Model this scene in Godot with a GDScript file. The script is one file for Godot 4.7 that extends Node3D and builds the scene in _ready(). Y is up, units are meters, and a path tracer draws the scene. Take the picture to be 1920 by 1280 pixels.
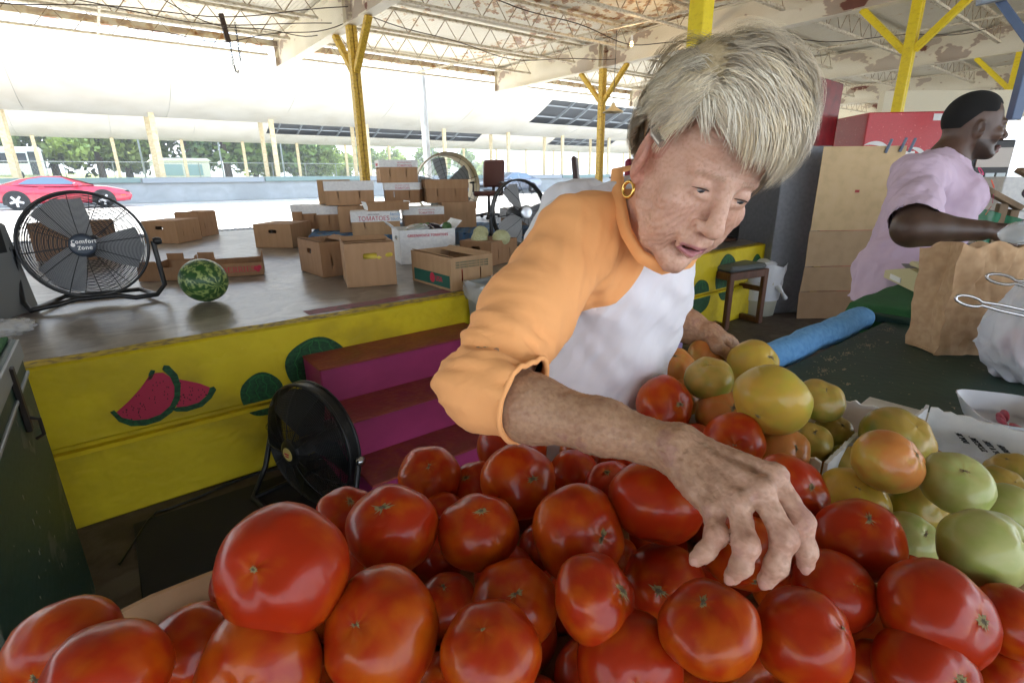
extends Node3D
# A covered farmers' market: the shed's frame runs along u (the counters and the platform wall) and v (outwards to the road).

var FR := Basis(Vector3.UP, 0.6599)
var rng := RandomNumberGenerator.new()
var used := {}
var MT := {}

func W(u: float, y: float, v: float) -> Vector3:
	return FR * Vector3(u, y, -v)

# ---------------------------------------------------------------- mesh collector
class MB:
	var v := PackedVector3Array()
	var n := PackedVector3Array()
	var c := PackedColorArray()
	var t := PackedVector2Array()
	var i := PackedInt32Array()
	var xf := Transform3D()
	var col := Color(1, 1, 1)
	func vert(p: Vector3, nn: Vector3, uv := Vector2.ZERO) -> int:
		v.append(xf * p); n.append((xf.basis * nn).normalized()); c.append(col); t.append(uv)
		return v.size() - 1
	func quad(a: Vector3, b: Vector3, cc: Vector3, d: Vector3) -> void:
		var nn := (cc - a).cross(b - a)
		if nn.length_squared() < 1e-18: nn = (d - a).cross(cc - a)
		nn = nn.normalized()
		var l := (b - a).length(); var h := (d - a).length()
		var k := v.size()
		vert(a, nn, Vector2(0, 0)); vert(b, nn, Vector2(l, 0)); vert(cc, nn, Vector2(l, h)); vert(d, nn, Vector2(0, h))
		i.append_array([k, k + 1, k + 2, k, k + 2, k + 3])
	func tri(a: Vector3, b: Vector3, cc: Vector3) -> void:
		var nn := (cc - a).cross(b - a).normalized()
		var k := v.size()
		vert(a, nn); vert(b, nn, Vector2(1, 0)); vert(cc, nn, Vector2(0, 1))
		i.append_array([k, k + 1, k + 2])
	# box with chamfered edges
	func box(ce: Vector3, s: Vector3, b := Basis(), bev := 0.0) -> void:
		var h := s * 0.5
		if bev <= 0.0:
			for ax in 3:
				for sg in [-1.0, 1.0]:
					var e := Vector3.ZERO; e[ax] = sg * h[ax]
					var f := Vector3.ZERO; f[(ax + 1) % 3] = h[(ax + 1) % 3]
					var g := Vector3.ZERO; g[(ax + 2) % 3] = h[(ax + 2) % 3]
					if sg > 0: quad(ce + b * (e - f - g), ce + b * (e - f + g), ce + b * (e + f + g), ce + b * (e + f - g))
					else: quad(ce + b * (e - f - g), ce + b * (e + f - g), ce + b * (e + f + g), ce + b * (e - f + g))
			return
		var q := h - Vector3.ONE * bev
		for ax in 3:
			var p1 := (ax + 1) % 3; var p2 := (ax + 2) % 3
			for sg in [-1.0, 1.0]:
				var pts := []
				for k in [[-1, -1], [1, -1], [1, 1], [-1, 1]]:
					var e := Vector3.ZERO; e[ax] = sg * h[ax]; e[p1] = k[0] * q[p1]; e[p2] = k[1] * q[p2]
					pts.append(ce + b * e)
				if sg > 0: quad(pts[0], pts[3], pts[2], pts[1])
				else: quad(pts[0], pts[1], pts[2], pts[3])
			for s1 in [-1.0, 1.0]:
				for s2 in [-1.0, 1.0]:
					var a := Vector3.ZERO; a[p1] = s1 * h[p1]; a[p2] = s2 * q[p2]
					var a2 := Vector3.ZERO; a2[p1] = s1 * q[p1]; a2[p2] = s2 * h[p2]
					var e := Vector3.ZERO; e[ax] = q[ax]
					if s1 * s2 > 0: quad(ce + b * (a - e), ce + b * (a + e), ce + b * (a2 + e), ce + b * (a2 - e))
					else: quad(ce + b * (a - e), ce + b * (a2 - e), ce + b * (a2 + e), ce + b * (a + e))
		for s0 in [-1.0, 1.0]:
			for s1 in [-1.0, 1.0]:
				for s2 in [-1.0, 1.0]:
					var a := Vector3(s0 * h.x, s1 * q.y, s2 * q.z); var a2 := Vector3(s0 * q.x, s1 * h.y, s2 * q.z); var a3 := Vector3(s0 * q.x, s1 * q.y, s2 * h.z)
					if s0 * s1 * s2 > 0: tri(ce + b * a, ce + b * a3, ce + b * a2)
					else: tri(ce + b * a, ce + b * a2, ce + b * a3)
	# a bar of rectangular section from a to b
	func bar(a: Vector3, b: Vector3, w: float, h: float, up := Vector3.UP, bev := 0.0) -> void:
		var d := (b - a); var l := d.length(); d /= l
		var x := up.cross(d)
		if x.length() < 1e-4: x = Vector3.RIGHT
		x = x.normalized(); var y := d.cross(x)
		box((a + b) * 0.5, Vector3(w, h, l), Basis(x, y, d), bev)
	# round tube along points, radius number or array
	func tube(p: Array, r, sides := 6, closed := false, caps := true) -> void:
		var m := p.size(); var base := v.size()
		var up := Vector3(0.13, 0.97, 0.21)
		var d0: Vector3 = (p[1] - p[0])
		if absf(d0.normalized().dot(up)) > 0.95: up = Vector3(0.95, 0.1, 0.3)
		var x := up.cross(d0).normalized()
		for k in m:
			var d: Vector3
			if closed: d = p[(k + 1) % m] - p[(k + m - 1) % m]
			else: d = p[mini(k + 1, m - 1)] - p[maxi(k - 1, 0)]
			d = d.normalized()
			x = (x - d * x.dot(d)).normalized()
			var y := d.cross(x)
			var rr: float = r[k] if r is Array else r
			for s in sides:
				var a := TAU * s / sides
				var o := x * cos(a) + y * sin(a)
				vert(p[k] + o * rr, o, Vector2(float(s) / sides, float(k) / m))
		for k in (m if closed else m - 1):
			for s in sides:
				var a := base + k * sides + s; var b := base + k * sides + (s + 1) % sides
				var cc := base + ((k + 1) % m) * sides + (s + 1) % sides; var d := base + ((k + 1) % m) * sides + s
				i.append_array([a, cc, b, a, d, cc])
		if caps and not closed:
			for e in [0, m - 1]:
				var cn: Vector3 = (p[0] - p[1]).normalized() if e == 0 else (p[m - 1] - p[m - 2]).normalized()
				var k0 := v.size()
				vert(p[e], cn)
				for s in sides:
					var q: int = base + e * sides + s
					v.append(v[q]); n.append((xf.basis * cn).normalized()); c.append(col); t.append(Vector2.ZERO)
				for s in sides:
					if e == 0: i.append_array([k0, k0 + 1 + s, k0 + 1 + (s + 1) % sides])
					else: i.append_array([k0, k0 + 1 + (s + 1) % sides, k0 + 1 + s])
	# lathe about y: profile of Vector2(radius, y)
	func lathe(pr: Array, seg := 24, o := Transform3D(), a0 := 0.0, a1 := TAU) -> void:
		var m := pr.size(); var base := v.size()
		for k in m:
			var d: Vector2 = pr[mini(k + 1, m - 1)] - pr[maxi(k - 1, 0)]
			var nn := Vector2(d.y, -d.x).normalized()
			for s in seg + 1:
				var a := a0 + (a1 - a0) * s / seg
				vert(o * Vector3(pr[k].x * cos(a), pr[k].y, pr[k].x * sin(a)), o.basis * Vector3(nn.x * cos(a), nn.y, nn.x * sin(a)), Vector2(float(s) / seg, float(k) / maxf(1, m - 1)))
		for k in m - 1:
			for s in seg:
				var a := base + k * (seg + 1) + s; var b := a + 1; var d := a + seg + 1; var e := d + 1
				i.append_array([a, e, d, a, b, e])
	func ell(ce: Vector3, r: Vector3, b := Basis(), seg := 16, rings := 10) -> void:
		var base := v.size()
		for k in rings + 1:
			var th := PI * k / rings
			for s in seg + 1:
				var a := TAU * s / seg
				var d := Vector3(sin(th) * cos(a), cos(th), sin(th) * sin(a))
				vert(ce + b * (d * r), b * (d / r), Vector2(float(s) / seg, float(k) / rings))
		for k in rings:
			for s in seg:
				var a := base + k * (seg + 1) + s; var e := a + 1; var d := a + seg + 1; var f := d + 1
				i.append_array([a, d, f, a, f, e])
	# a flat polygon of thickness th: points in the xy plane of frame o, facing +z
	func prism(poly: PackedVector2Array, th: float, o := Transform3D()) -> void:
		if Geometry2D.is_polygon_clockwise(poly): poly.reverse()
		var ix := Geometry2D.triangulate_polygon(poly)
		for sg in [1.0, -1.0]:
			var k := v.size()
			for p in poly: vert(o * Vector3(p.x, p.y, sg * th * 0.5), o.basis * Vector3(0, 0, sg), p)
			for j in range(0, ix.size(), 3):
				var cw := (poly[ix[j + 1]] - poly[ix[j]]).cross(poly[ix[j + 2]] - poly[ix[j]]) < 0.0
				if cw == (sg > 0): i.append_array([k + ix[j], k + ix[j + 1], k + ix[j + 2]])
				else: i.append_array([k + ix[j], k + ix[j + 2], k + ix[j + 1]])
		for j in poly.size():
			var a := poly[j]; var b := poly[(j + 1) % poly.size()]
			quad(o * Vector3(a.x, a.y, -th * 0.5), o * Vector3(a.x, a.y, th * 0.5), o * Vector3(b.x, b.y, th * 0.5), o * Vector3(b.x, b.y, -th * 0.5))
	# grid of points [rows][cols] as a smooth sheet
	func sheet(g: Array, uvs := 1.0) -> void:
		var R := g.size(); var Cn: int = g[0].size(); var base := v.size()
		for r in R:
			for q in Cn:
				var dx: Vector3 = g[r][mini(q + 1, Cn - 1)] - g[r][maxi(q - 1, 0)]
				var dy: Vector3 = g[mini(r + 1, R - 1)][q] - g[maxi(r - 1, 0)][q]
				vert(g[r][q], dx.cross(dy).normalized(), Vector2(q, r) * uvs)
		for r in R - 1:
			for q in Cn - 1:
				var a := base + r * Cn + q
				i.append_array([a, a + Cn + 1, a + 1, a, a + Cn, a + Cn + 1])
	func mesh() -> ArrayMesh:
		var arr := []; arr.resize(Mesh.ARRAY_MAX)
		arr[Mesh.ARRAY_VERTEX] = v; arr[Mesh.ARRAY_NORMAL] = n; arr[Mesh.ARRAY_COLOR] = c; arr[Mesh.ARRAY_TEX_UV] = t; arr[Mesh.ARRAY_INDEX] = i
		var m := ArrayMesh.new(); m.add_surface_from_arrays(Mesh.PRIMITIVE_TRIANGLES, arr)
		return m

# ---------------------------------------------------------------- nodes
func numbered(s: String) -> String:
	if not used.has(s):
		used[s] = 0
		return s
	used[s] += 1
	return "%s_%03d" % [s, used[s]]

func obj(called: String, mesh: Mesh, m: Material, parent: Node = self) -> MeshInstance3D:
	var o := MeshInstance3D.new()
	o.name = numbered(called) if parent == self else called
	o.mesh = mesh; o.material_override = m
	o.cast_shadow = GeometryInstance3D.SHADOW_CASTING_SETTING_ON
	parent.add_child(o, true)
	return o

func tag(o: Node, label: String, category: String, group := "") -> void:
	o.set_meta("label", label); o.set_meta("category", category)
	if group != "": o.set_meta("group", group)

func thing(called: String, label: String, category: String, at := Vector3.ZERO, b := Basis(), group := "") -> Node3D:
	var o := Node3D.new(); o.name = numbered(called); add_child(o)
	o.transform = Transform3D(b, at)
	tag(o, label, category, group)
	return o

func struct(called: String, mesh: Mesh, m: Material, label := "") -> MeshInstance3D:
	var o := obj(called, mesh, m); o.set_meta("kind", "structure")
	if label != "": o.set_meta("label", label)
	return o

func copy(o: Node3D, label: String, xf: Transform3D) -> Node3D:
	var r: Node3D = o.duplicate(); var nm := String(o.name); var ix := nm.rfind("_")
	if ix > 0 and nm.substr(ix + 1).is_valid_int(): nm = nm.substr(0, ix)
	r.name = numbered(nm); add_child(r); r.transform = xf; r.set_meta("label", label)
	return r

func text(s: String, size: float, m: Material, parent: Node, xf: Transform3D, called := "lettering", serif := false, bold := true) -> MeshInstance3D:
	var tm := TextMesh.new(); var f := SystemFont.new()
	f.font_names = PackedStringArray(["Droid Serif" if serif else "Droid Sans"]); f.font_weight = 700 if bold else 400
	tm.font = f; tm.text = s; tm.font_size = 64; tm.pixel_size = size / 46.0; tm.depth = 0.0012; tm.curve_step = 2.0
	var o := obj(called, tm, m, parent); o.transform = xf
	return o

# ---------------------------------------------------------------- materials
func noise_img(sd: int, freq: float, size: int, oct := 4, kind := 0, stretch := Vector2.ONE) -> Image:
	var f := FastNoiseLite.new(); f.seed = sd; f.frequency = freq; f.fractal_octaves = oct
	f.noise_type = FastNoiseLite.TYPE_SIMPLEX_SMOOTH if kind == 0 else FastNoiseLite.TYPE_CELLULAR
	var w := int(size / stretch.x); var h := int(size / stretch.y)
	var im := f.get_seamless_image(w, h)
	im.convert(Image.FORMAT_L8)
	if w != size or h != size: im.resize(size, size, Image.INTERPOLATE_CUBIC)
	return im

func ramp(im: Image, stops: Array, cols: Array) -> ImageTexture:
	var g := Gradient.new(); g.offsets = PackedFloat32Array(stops); g.colors = PackedColorArray(cols)
	var lut := PackedByteArray(); lut.resize(768)
	for k in 256:
		var q := g.sample(k / 255.0); lut[k * 3] = q.r8; lut[k * 3 + 1] = q.g8; lut[k * 3 + 2] = q.b8
	var src := im.get_data(); var out := PackedByteArray(); out.resize(src.size() * 3)
	for k in src.size():
		var a := src[k] * 3; var b := k * 3
		out[b] = lut[a]; out[b + 1] = lut[a + 1]; out[b + 2] = lut[a + 2]
	var r := Image.create_from_data(im.get_width(), im.get_height(), false, Image.FORMAT_RGB8, out)
	r.generate_mipmaps()
	return ImageTexture.create_from_image(r)

func bump(im: Image, amount: float) -> ImageTexture:
	var k: Image = im.duplicate(); k.convert(Image.FORMAT_RGBA8); k.bump_map_to_normal_map(amount); k.generate_mipmaps()
	return ImageTexture.create_from_image(k)

func mat(c: Color, rough := 0.7, metal := 0.0) -> StandardMaterial3D:
	var m := StandardMaterial3D.new(); m.albedo_color = c; m.roughness = rough; m.metallic = metal
	m.cull_mode = BaseMaterial3D.CULL_DISABLED
	return m

func vcol(rough := 0.6, metal := 0.0) -> StandardMaterial3D:
	var m := mat(Color.WHITE, rough, metal); m.vertex_color_use_as_albedo = true
	return m

# noise-coloured, in world space: scale in tiles per metre
func grainy(tex: Texture2D, scale: float, rough: float, nrm: Texture2D = null, nstr := 0.5, world := true) -> StandardMaterial3D:
	var m := mat(Color.WHITE, rough); m.albedo_texture = tex
	m.uv1_triplanar = true; m.uv1_world_triplanar = world; m.uv1_scale = Vector3.ONE * scale
	if nrm:
		m.normal_enabled = true; m.normal_texture = nrm; m.normal_scale = nstr
	return m

func rgb(r: float, g: float, b: float) -> Color:
	return Color(r / 255.0, g / 255.0, b / 255.0)

func glass(c: Color, a: float, rough := 0.05) -> StandardMaterial3D:
	var m := mat(Color(c.r, c.g, c.b, a), rough); m.transparency = BaseMaterial3D.TRANSPARENCY_ALPHA
	return m

# ---------------------------------------------------------------- distance-field mesher (surface nets over sparse blocks)
# a primitive: [kind, op, k, a, b, ra, rb]  kind 0 tapered capsule a-b, kind 1 ellipsoid (a centre, b radii, ra inverse basis);  op 0 smooth union, 1 smooth cut
class SDF:
	var P := []
	func cap(a: Vector3, b: Vector3, ra: float, rb: float, k := 0.02, op := 0) -> void:
		P.append([0, op, k, a, b - a, ra, rb, maxf((b - a).length_squared(), 1e-9)])
	func chain(pts: Array, rs: Array, k := 0.02) -> void:
		for j in pts.size() - 1: cap(pts[j], pts[j + 1], rs[j], rs[j + 1], k)
	func ell(c: Vector3, r: Vector3, k := 0.02, b := Basis(), op := 0) -> void:
		P.append([1, op, k, c, r, b.inverse(), minf(r.x, minf(r.y, r.z)), 0.0])
	func d1(q: Array, p: Vector3) -> float:
		if q[0] == 0:
			var pa: Vector3 = p - q[3]
			var h := clampf(pa.dot(q[4]) / q[7], 0.0, 1.0)
			return (pa - q[4] * h).length() - lerpf(q[5], q[6], h)
		var l: Vector3 = q[5] * (p - q[3])
		var k0: float = (l / q[4]).length()
		if k0 < 1e-5: return -q[6]
		var k1: float = (l / (q[4] * q[4])).length()
		return k0 * (k0 - 1.0) / k1
	func eval(L: Array, p: Vector3) -> float:
		var d := 10.0
		for q in L:
			var e := d1(q, p); var k: float = q[2]
			if q[1] == 0:
				var h := maxf(k - absf(d - e), 0.0) / k
				d = minf(d, e) - h * h * k * 0.25
			else:
				var h := maxf(k - absf(d + e), 0.0) / k
				d = maxf(d, -e) + h * h * k * 0.25
		return d
	# returns [verts, normals, indices]
	func net(lo: Vector3, hi: Vector3, cell: float) -> Array:
		var N := 4
		var bs := cell * N; var hd := bs * 0.87
		var nb := ((hi - lo) / bs).ceil()
		var cells := {}; var vs := PackedVector3Array(); var ix := PackedInt32Array()
		var nx := int(nb.x) * N + 2; var ny := int(nb.y) * N + 2
		var vals := PackedFloat32Array(); vals.resize(125)
		var quads := []
		var todo := []   # blocks near the surface, found through coarse blocks of 5 x 5 x 5
		var SB := 5; var shd := bs * SB * 0.87
		for sz in int(ceil(nb.z / SB)):
			for sy in int(ceil(nb.y / SB)):
				for sx in int(ceil(nb.x / SB)):
					var sc := lo + (Vector3(sx, sy, sz) + Vector3.ONE * 0.5) * bs * SB
					var sl := []; var near := false
					for q in P:
						var e := d1(q, sc)
						if e < shd + 0.05:
							sl.append(q)
							if q[1] == 0 and e < shd + 0.02: near = true
					if not near: continue
					for z in mini(SB, int(nb.z) - sz * SB):
						for y in mini(SB, int(nb.y) - sy * SB):
							for x in mini(SB, int(nb.x) - sx * SB): todo.append([sx * SB + x, sy * SB + y, sz * SB + z, sl])
		for blk in todo:
			if true:
				if true:
					var bx: int = blk[0]; var by: int = blk[1]; var bz: int = blk[2]; var SL: Array = blk[3]
					var o := lo + Vector3(bx, by, bz) * bs
					var ce := o + Vector3.ONE * bs * 0.5
					var ds := []; var dm := 10.0
					for q in SL:
						var e := d1(q, ce); ds.append(e)
						if q[1] == 0: dm = minf(dm, e)
					if dm > hd + 0.03: continue
					var L := []
					for j in SL.size():
						var q: Array = SL[j]
						if q[1] == 0:
							if ds[j] < dm + hd * 2.4 + q[2] + 0.012: L.append(q)
						elif ds[j] < hd * 1.3 + q[2] + 0.02: L.append(q)
					var d0 := eval(L, ce)
					if absf(d0) > hd * 3.0: continue
					var t := 0
					for z in 5:
						for y in 5:
							for x in 5:
								vals[t] = eval(L, o + Vector3(x, y, z) * cell); t += 1
					for z in 4:
						for y in 4:
							for x in 4:
								var b := x + y * 5 + z * 25
								var inside := 0; var sum := Vector3.ZERO; var cnt := 0
								for e in EDGES:
									var va := vals[b + e[0]]; var vb := vals[b + e[1]]
									if (va < 0.0) != (vb < 0.0):
										sum += e[2] + (e[3] - e[2]) * (va / (va - vb)); cnt += 1
								if cnt == 0: continue
								var gx := bx * N + x; var gy := by * N + y; var gz := bz * N + z
								cells[gx + nx * (gy + ny * gz)] = vs.size()
								vs.append(o + (Vector3(x, y, z) + sum / cnt) * cell)
								var v0 := vals[b] < 0.0
								if v0 != (vals[b + 1] < 0.0): quads.append([gx, gy, gz, 0, v0])
								if v0 != (vals[b + 5] < 0.0): quads.append([gx, gy, gz, 1, v0])
								if v0 != (vals[b + 25] < 0.0): quads.append([gx, gy, gz, 2, v0])
		var ST := [1, nx, nx * ny]
		for q in quads:
			var s0: int = q[0] + nx * (q[1] + ny * q[2])
			var a1: int = ST[(q[3] + 1) % 3]; var a2: int = ST[(q[3] + 2) % 3]
			var A = cells.get(s0); var Bq = cells.get(s0 - a1); var Cq = cells.get(s0 - a1 - a2); var D = cells.get(s0 - a2)
			if A == null or Bq == null or Cq == null or D == null: continue
			if q[4]: ix.append_array([A, Cq, Bq, A, D, Cq])
			else: ix.append_array([A, Bq, Cq, A, Cq, D])
		return [vs, SDF.normals(vs, ix), ix]
	static func normals(vs: PackedVector3Array, ix: PackedInt32Array) -> PackedVector3Array:
		var ns := PackedVector3Array(); ns.resize(vs.size())
		for j in range(0, ix.size(), 3):
			var nn := (vs[ix[j + 2]] - vs[ix[j]]).cross(vs[ix[j + 1]] - vs[ix[j]])
			ns[ix[j]] += nn; ns[ix[j + 1]] += nn; ns[ix[j + 2]] += nn
		for j in ns.size(): ns[j] = ns[j].normalized()
		return ns
	static var EDGES := [[0, 1, Vector3(0, 0, 0), Vector3(1, 0, 0)], [5, 6, Vector3(0, 1, 0), Vector3(1, 1, 0)], [25, 26, Vector3(0, 0, 1), Vector3(1, 0, 1)], [30, 31, Vector3(0, 1, 1), Vector3(1, 1, 1)],
		[0, 5, Vector3(0, 0, 0), Vector3(0, 1, 0)], [1, 6, Vector3(1, 0, 0), Vector3(1, 1, 0)], [25, 30, Vector3(0, 0, 1), Vector3(0, 1, 1)], [26, 31, Vector3(1, 0, 1), Vector3(1, 1, 1)],
		[0, 25, Vector3(0, 0, 0), Vector3(0, 0, 1)], [1, 26, Vector3(1, 0, 0), Vector3(1, 0, 1)], [5, 30, Vector3(0, 1, 0), Vector3(0, 1, 1)], [6, 31, Vector3(1, 1, 0), Vector3(1, 1, 1)]]

func add_net(mb: MB, r: Array, color_of: Callable) -> void:
	var k := mb.v.size()
	for j in r[0].size():
		mb.v.append(r[0][j]); mb.n.append(r[1][j]); mb.t.append(Vector2.ZERO); mb.c.append(color_of.call(r[0][j], r[1][j]))
	for j in r[2]: mb.i.append(j + k)

# ================================================================ build
func _ready() -> void:
	rng.seed = 4711
	var cam := Camera3D.new(); cam.name = "camera"; add_child(cam)
	cam.transform = Transform3D(Basis(Vector3.RIGHT, deg_to_rad(-17.6)) * Basis(Vector3.BACK, deg_to_rad(-0.7)), Vector3(0, 1.5, 0))
	cam.fov = 67.34; cam.near = 0.02; cam.far = 2000.0; cam.current = true
	var sky_mat := ProceduralSkyMaterial.new()
	sky_mat.sky_top_color = rgb(150, 178, 214); sky_mat.sky_horizon_color = rgb(226, 232, 238); sky_mat.sky_curve = 0.25
	sky_mat.ground_bottom_color = rgb(140, 138, 130); sky_mat.ground_horizon_color = rgb(215, 218, 220); sky_mat.sun_angle_max = 1.0
	sky_mat.energy_multiplier = 1.15
	var sky := Sky.new(); sky.sky_material = sky_mat
	var env := Environment.new(); env.background_mode = Environment.BG_SKY; env.sky = sky
	env.tonemap_mode = Environment.TONE_MAPPER_LINEAR; env.tonemap_exposure = 4.5
	env.sdfgi_enabled = true; env.ssao_enabled = true; env.ssil_enabled = true
	env.fog_enabled = true; env.fog_density = 0.0016; env.fog_light_color = rgb(236, 240, 242)
	var we := WorldEnvironment.new(); we.name = "environment"; we.environment = env; add_child(we)
	var sun := DirectionalLight3D.new(); sun.name = "sun"; add_child(sun)
	sun.light_energy = 1.25; sun.light_angular_distance = 0.6; sun.light_color = Color(1, 0.965, 0.91); sun.shadow_enabled = true
	sun.look_at_from_position(Vector3.ZERO, -(W(-0.32, 0.0, 0.22) + Vector3(0, 0.92, 0)).normalized(), Vector3.FORWARD)
	make_materials()
	build_ground()
	build_roof()
	build_docks()
	build_background()
	build_platform_things()
	build_fans()
	build_counter()
	build_tomatoes()
	build_right_side()
	build_woman()
	build_man()
	build_small_things()

func make_materials() -> void:
	var n1 := noise_img(3, 0.012, 512, 5); var n2 := noise_img(8, 0.05, 512, 4); var n3 := noise_img(21, 0.006, 512, 6)
	var fine := noise_img(33, 0.18, 256, 3)
	MT.n1 = n1; MT.n2 = n2; MT.fine = fine
	var fine_n := bump(fine, 2.0); var mid_n := bump(n2, 3.0)
	MT.fine_n = fine_n; MT.mid_n = mid_n
	MT.floor_up = grainy(ramp(n3, [0.0, 0.3, 0.42, 0.5, 0.6, 0.75, 1.0], [rgb(112, 103, 94), rgb(140, 132, 123), rgb(122, 113, 103), rgb(156, 149, 140), rgb(132, 124, 114), rgb(166, 160, 151), rgb(140, 132, 122)]), 0.33, 0.3, mid_n, 0.12)
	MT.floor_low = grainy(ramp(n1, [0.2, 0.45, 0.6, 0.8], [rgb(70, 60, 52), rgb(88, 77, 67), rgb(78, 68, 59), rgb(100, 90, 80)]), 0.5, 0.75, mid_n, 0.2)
	MT.road = grainy(ramp(n1, [0.2, 0.5, 0.8], [rgb(180, 178, 172), rgb(198, 196, 190), rgb(210, 208, 204)]), 0.15, 0.9)
	MT.dock = grainy(ramp(n3, [0.2, 0.45, 0.55, 0.8], [rgb(150, 152, 150), rgb(170, 173, 172), rgb(158, 160, 158), rgb(186, 188, 186)]), 0.1, 0.9)
	MT.grass = grainy(ramp(n2, [0.2, 0.5, 0.8], [rgb(104, 116, 62), rgb(128, 138, 78), rgb(150, 156, 96)]), 0.12, 0.95)
	MT.yellow_wall = grainy(ramp(n3, [0.0, 0.25, 0.33, 0.45, 0.7, 1.0], [rgb(132, 112, 24), rgb(190, 164, 14), rgb(212, 186, 12), rgb(226, 202, 14), rgb(220, 194, 12), rgb(232, 208, 26)]), 0.42, 0.6, fine_n, 0.25)
	MT.yellow_top = grainy(ramp(n2, [0.2, 0.42, 0.55, 0.8], [rgb(128, 112, 62), rgb(176, 152, 50), rgb(196, 170, 40), rgb(206, 182, 60)]), 0.6, 0.75, mid_n, 0.2)
	MT.pink_top = grainy(ramp(n2, [0.3, 0.5, 0.7], [rgb(120, 96, 92), rgb(158, 92, 108), rgb(142, 100, 104)]), 0.6, 0.7)
	MT.step_top = grainy(ramp(n1, [0.2, 0.45, 0.6, 0.8], [rgb(132, 62, 42), rgb(140, 52, 54), rgb(150, 70, 48), rgb(134, 44, 62)]), 0.6, 0.5, fine_n, 0.2)
	MT.step_side = grainy(ramp(n1, [0.3, 0.6], [rgb(150, 42, 94), rgb(166, 52, 106)]), 0.5, 0.5)
	MT.col_yellow = grainy(ramp(n2, [0.1, 0.3, 0.36, 0.7], [rgb(120, 84, 40), rgb(176, 138, 44), rgb(206, 168, 52), rgb(214, 178, 66)]), 0.7, 0.5)
	MT.col_bright = grainy(ramp(n2, [0.1, 0.3, 0.7], [rgb(206, 176, 14), rgb(232, 204, 14), rgb(238, 212, 20)]), 0.7, 0.4)
	MT.lilac = mat(rgb(164, 142, 192), 0.55)
	MT.beam = grainy(ramp(n3, [0.0, 0.2, 0.21, 0.222, 0.6, 1.0], [rgb(96, 52, 38), rgb(116, 66, 50), rgb(196, 170, 136), rgb(222, 212, 188), rgb(232, 224, 204), rgb(224, 214, 190)]), 0.27, 0.6)
	MT.joist = grainy(ramp(n2, [0.1, 0.35, 0.5, 0.8], [rgb(140, 108, 76), rgb(204, 190, 162), rgb(222, 212, 188), rgb(226, 218, 198)]), 0.5, 0.6)
	MT.rod = grainy(ramp(n2, [0.2, 0.5, 0.8], [rgb(120, 92, 62), rgb(176, 156, 124), rgb(206, 192, 164)]), 0.4, 0.6)
	MT.cream = mat(rgb(226, 212, 176), 0.7)
	MT.cream_col = grainy(ramp(n2, [0.2, 0.5, 0.8], [rgb(214, 190, 140), rgb(230, 212, 170), rgb(238, 224, 190)]), 0.2, 0.7)
	MT.soffit = grainy(ramp(n1, [0.2, 0.5, 0.8], [rgb(216, 208, 190), rgb(228, 221, 205), rgb(234, 228, 214)]), 0.05, 0.8)
	MT.dark_deck = mat(rgb(74, 76, 78), 0.9)
	MT.steel_grey = mat(rgb(150, 156, 160), 0.5, 0.3)
	MT.black = mat(rgb(26, 26, 27), 0.38); MT.black_matte = mat(rgb(34, 33, 33), 0.8)
	MT.chrome = mat(rgb(200, 200, 202), 0.22, 1.0); MT.wire = mat(rgb(58, 58, 60), 0.35, 0.6)
	MT.rubber = mat(rgb(30, 30, 30), 0.85)
	MT.white = mat(rgb(232, 232, 230), 0.6); MT.red_ink = mat(rgb(196, 40, 70), 0.7); MT.blue_ink = mat(rgb(86, 150, 200), 0.7); MT.green_ink = mat(rgb(36, 96, 80), 0.7); MT.black_ink = mat(rgb(28, 28, 28), 0.7)
	var cn := noise_img(55, 0.02, 512, 4, 0, Vector2(1, 8))
	MT.cards = []
	for q in [[166, 128, 92], [176, 138, 102], [156, 118, 84], [184, 148, 110]]:
		MT.cards.append(grainy(ramp(cn, [0.2, 0.5, 0.8], [rgb(q[0] - 4, q[1] - 4, q[2] - 4), rgb(q[0], q[1], q[2]), rgb(q[0] + 4, q[1] + 4, q[2] + 4)]), 1.6, 0.85, null, 0.5, false))
	MT.card_white = grainy(ramp(n2, [0.2, 0.8], [rgb(222, 222, 222), rgb(238, 238, 236)]), 1.0, 0.6)
	MT.card_dark = mat(rgb(70, 48, 32), 0.9)
	MT.blue_wood = grainy(ramp(cn, [0.2, 0.45, 0.6, 0.8], [rgb(96, 92, 86), rgb(52, 92, 134), rgb(66, 112, 158), rgb(110, 128, 140)]), 0.8, 0.75)
	MT.wood_brown = grainy(ramp(cn, [0.2, 0.5, 0.8], [rgb(70, 40, 26), rgb(96, 58, 38), rgb(110, 70, 48)]), 1.2, 0.45)
	MT.wood_grey = grainy(ramp(cn, [0.2, 0.5, 0.8], [rgb(104, 84, 62), rgb(136, 112, 86), rgb(154, 130, 104)]), 0.9, 0.7)
	MT.wood_pole = grainy(ramp(noise_img(61, 0.02, 512, 4, 0, Vector2(1, 8)), [0.2, 0.5, 0.8], [rgb(120, 116, 108), rgb(160, 158, 150), rgb(186, 184, 178)]), 0.4, 0.9)
	MT.green_dark = grainy(ramp(n3, [0.0, 0.2, 0.22, 0.5, 1.0], [rgb(150, 146, 130), rgb(96, 104, 92), rgb(28, 58, 48), rgb(36, 68, 56), rgb(30, 60, 52)]), 0.7, 0.5, fine_n, 0.1)
	MT.turf = grainy(ramp(fine, [0.2, 0.5, 0.8], [rgb(20, 62, 32), rgb(38, 98, 52), rgb(62, 128, 74)]), 6.0, 0.95, fine_n, 1.0)
	MT.foam_blue = grainy(ramp(n2, [0.2, 0.5, 0.8], [rgb(96, 158, 226), rgb(114, 178, 238), rgb(130, 190, 244)]), 2.0, 0.8, fine_n, 0.4)
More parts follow.
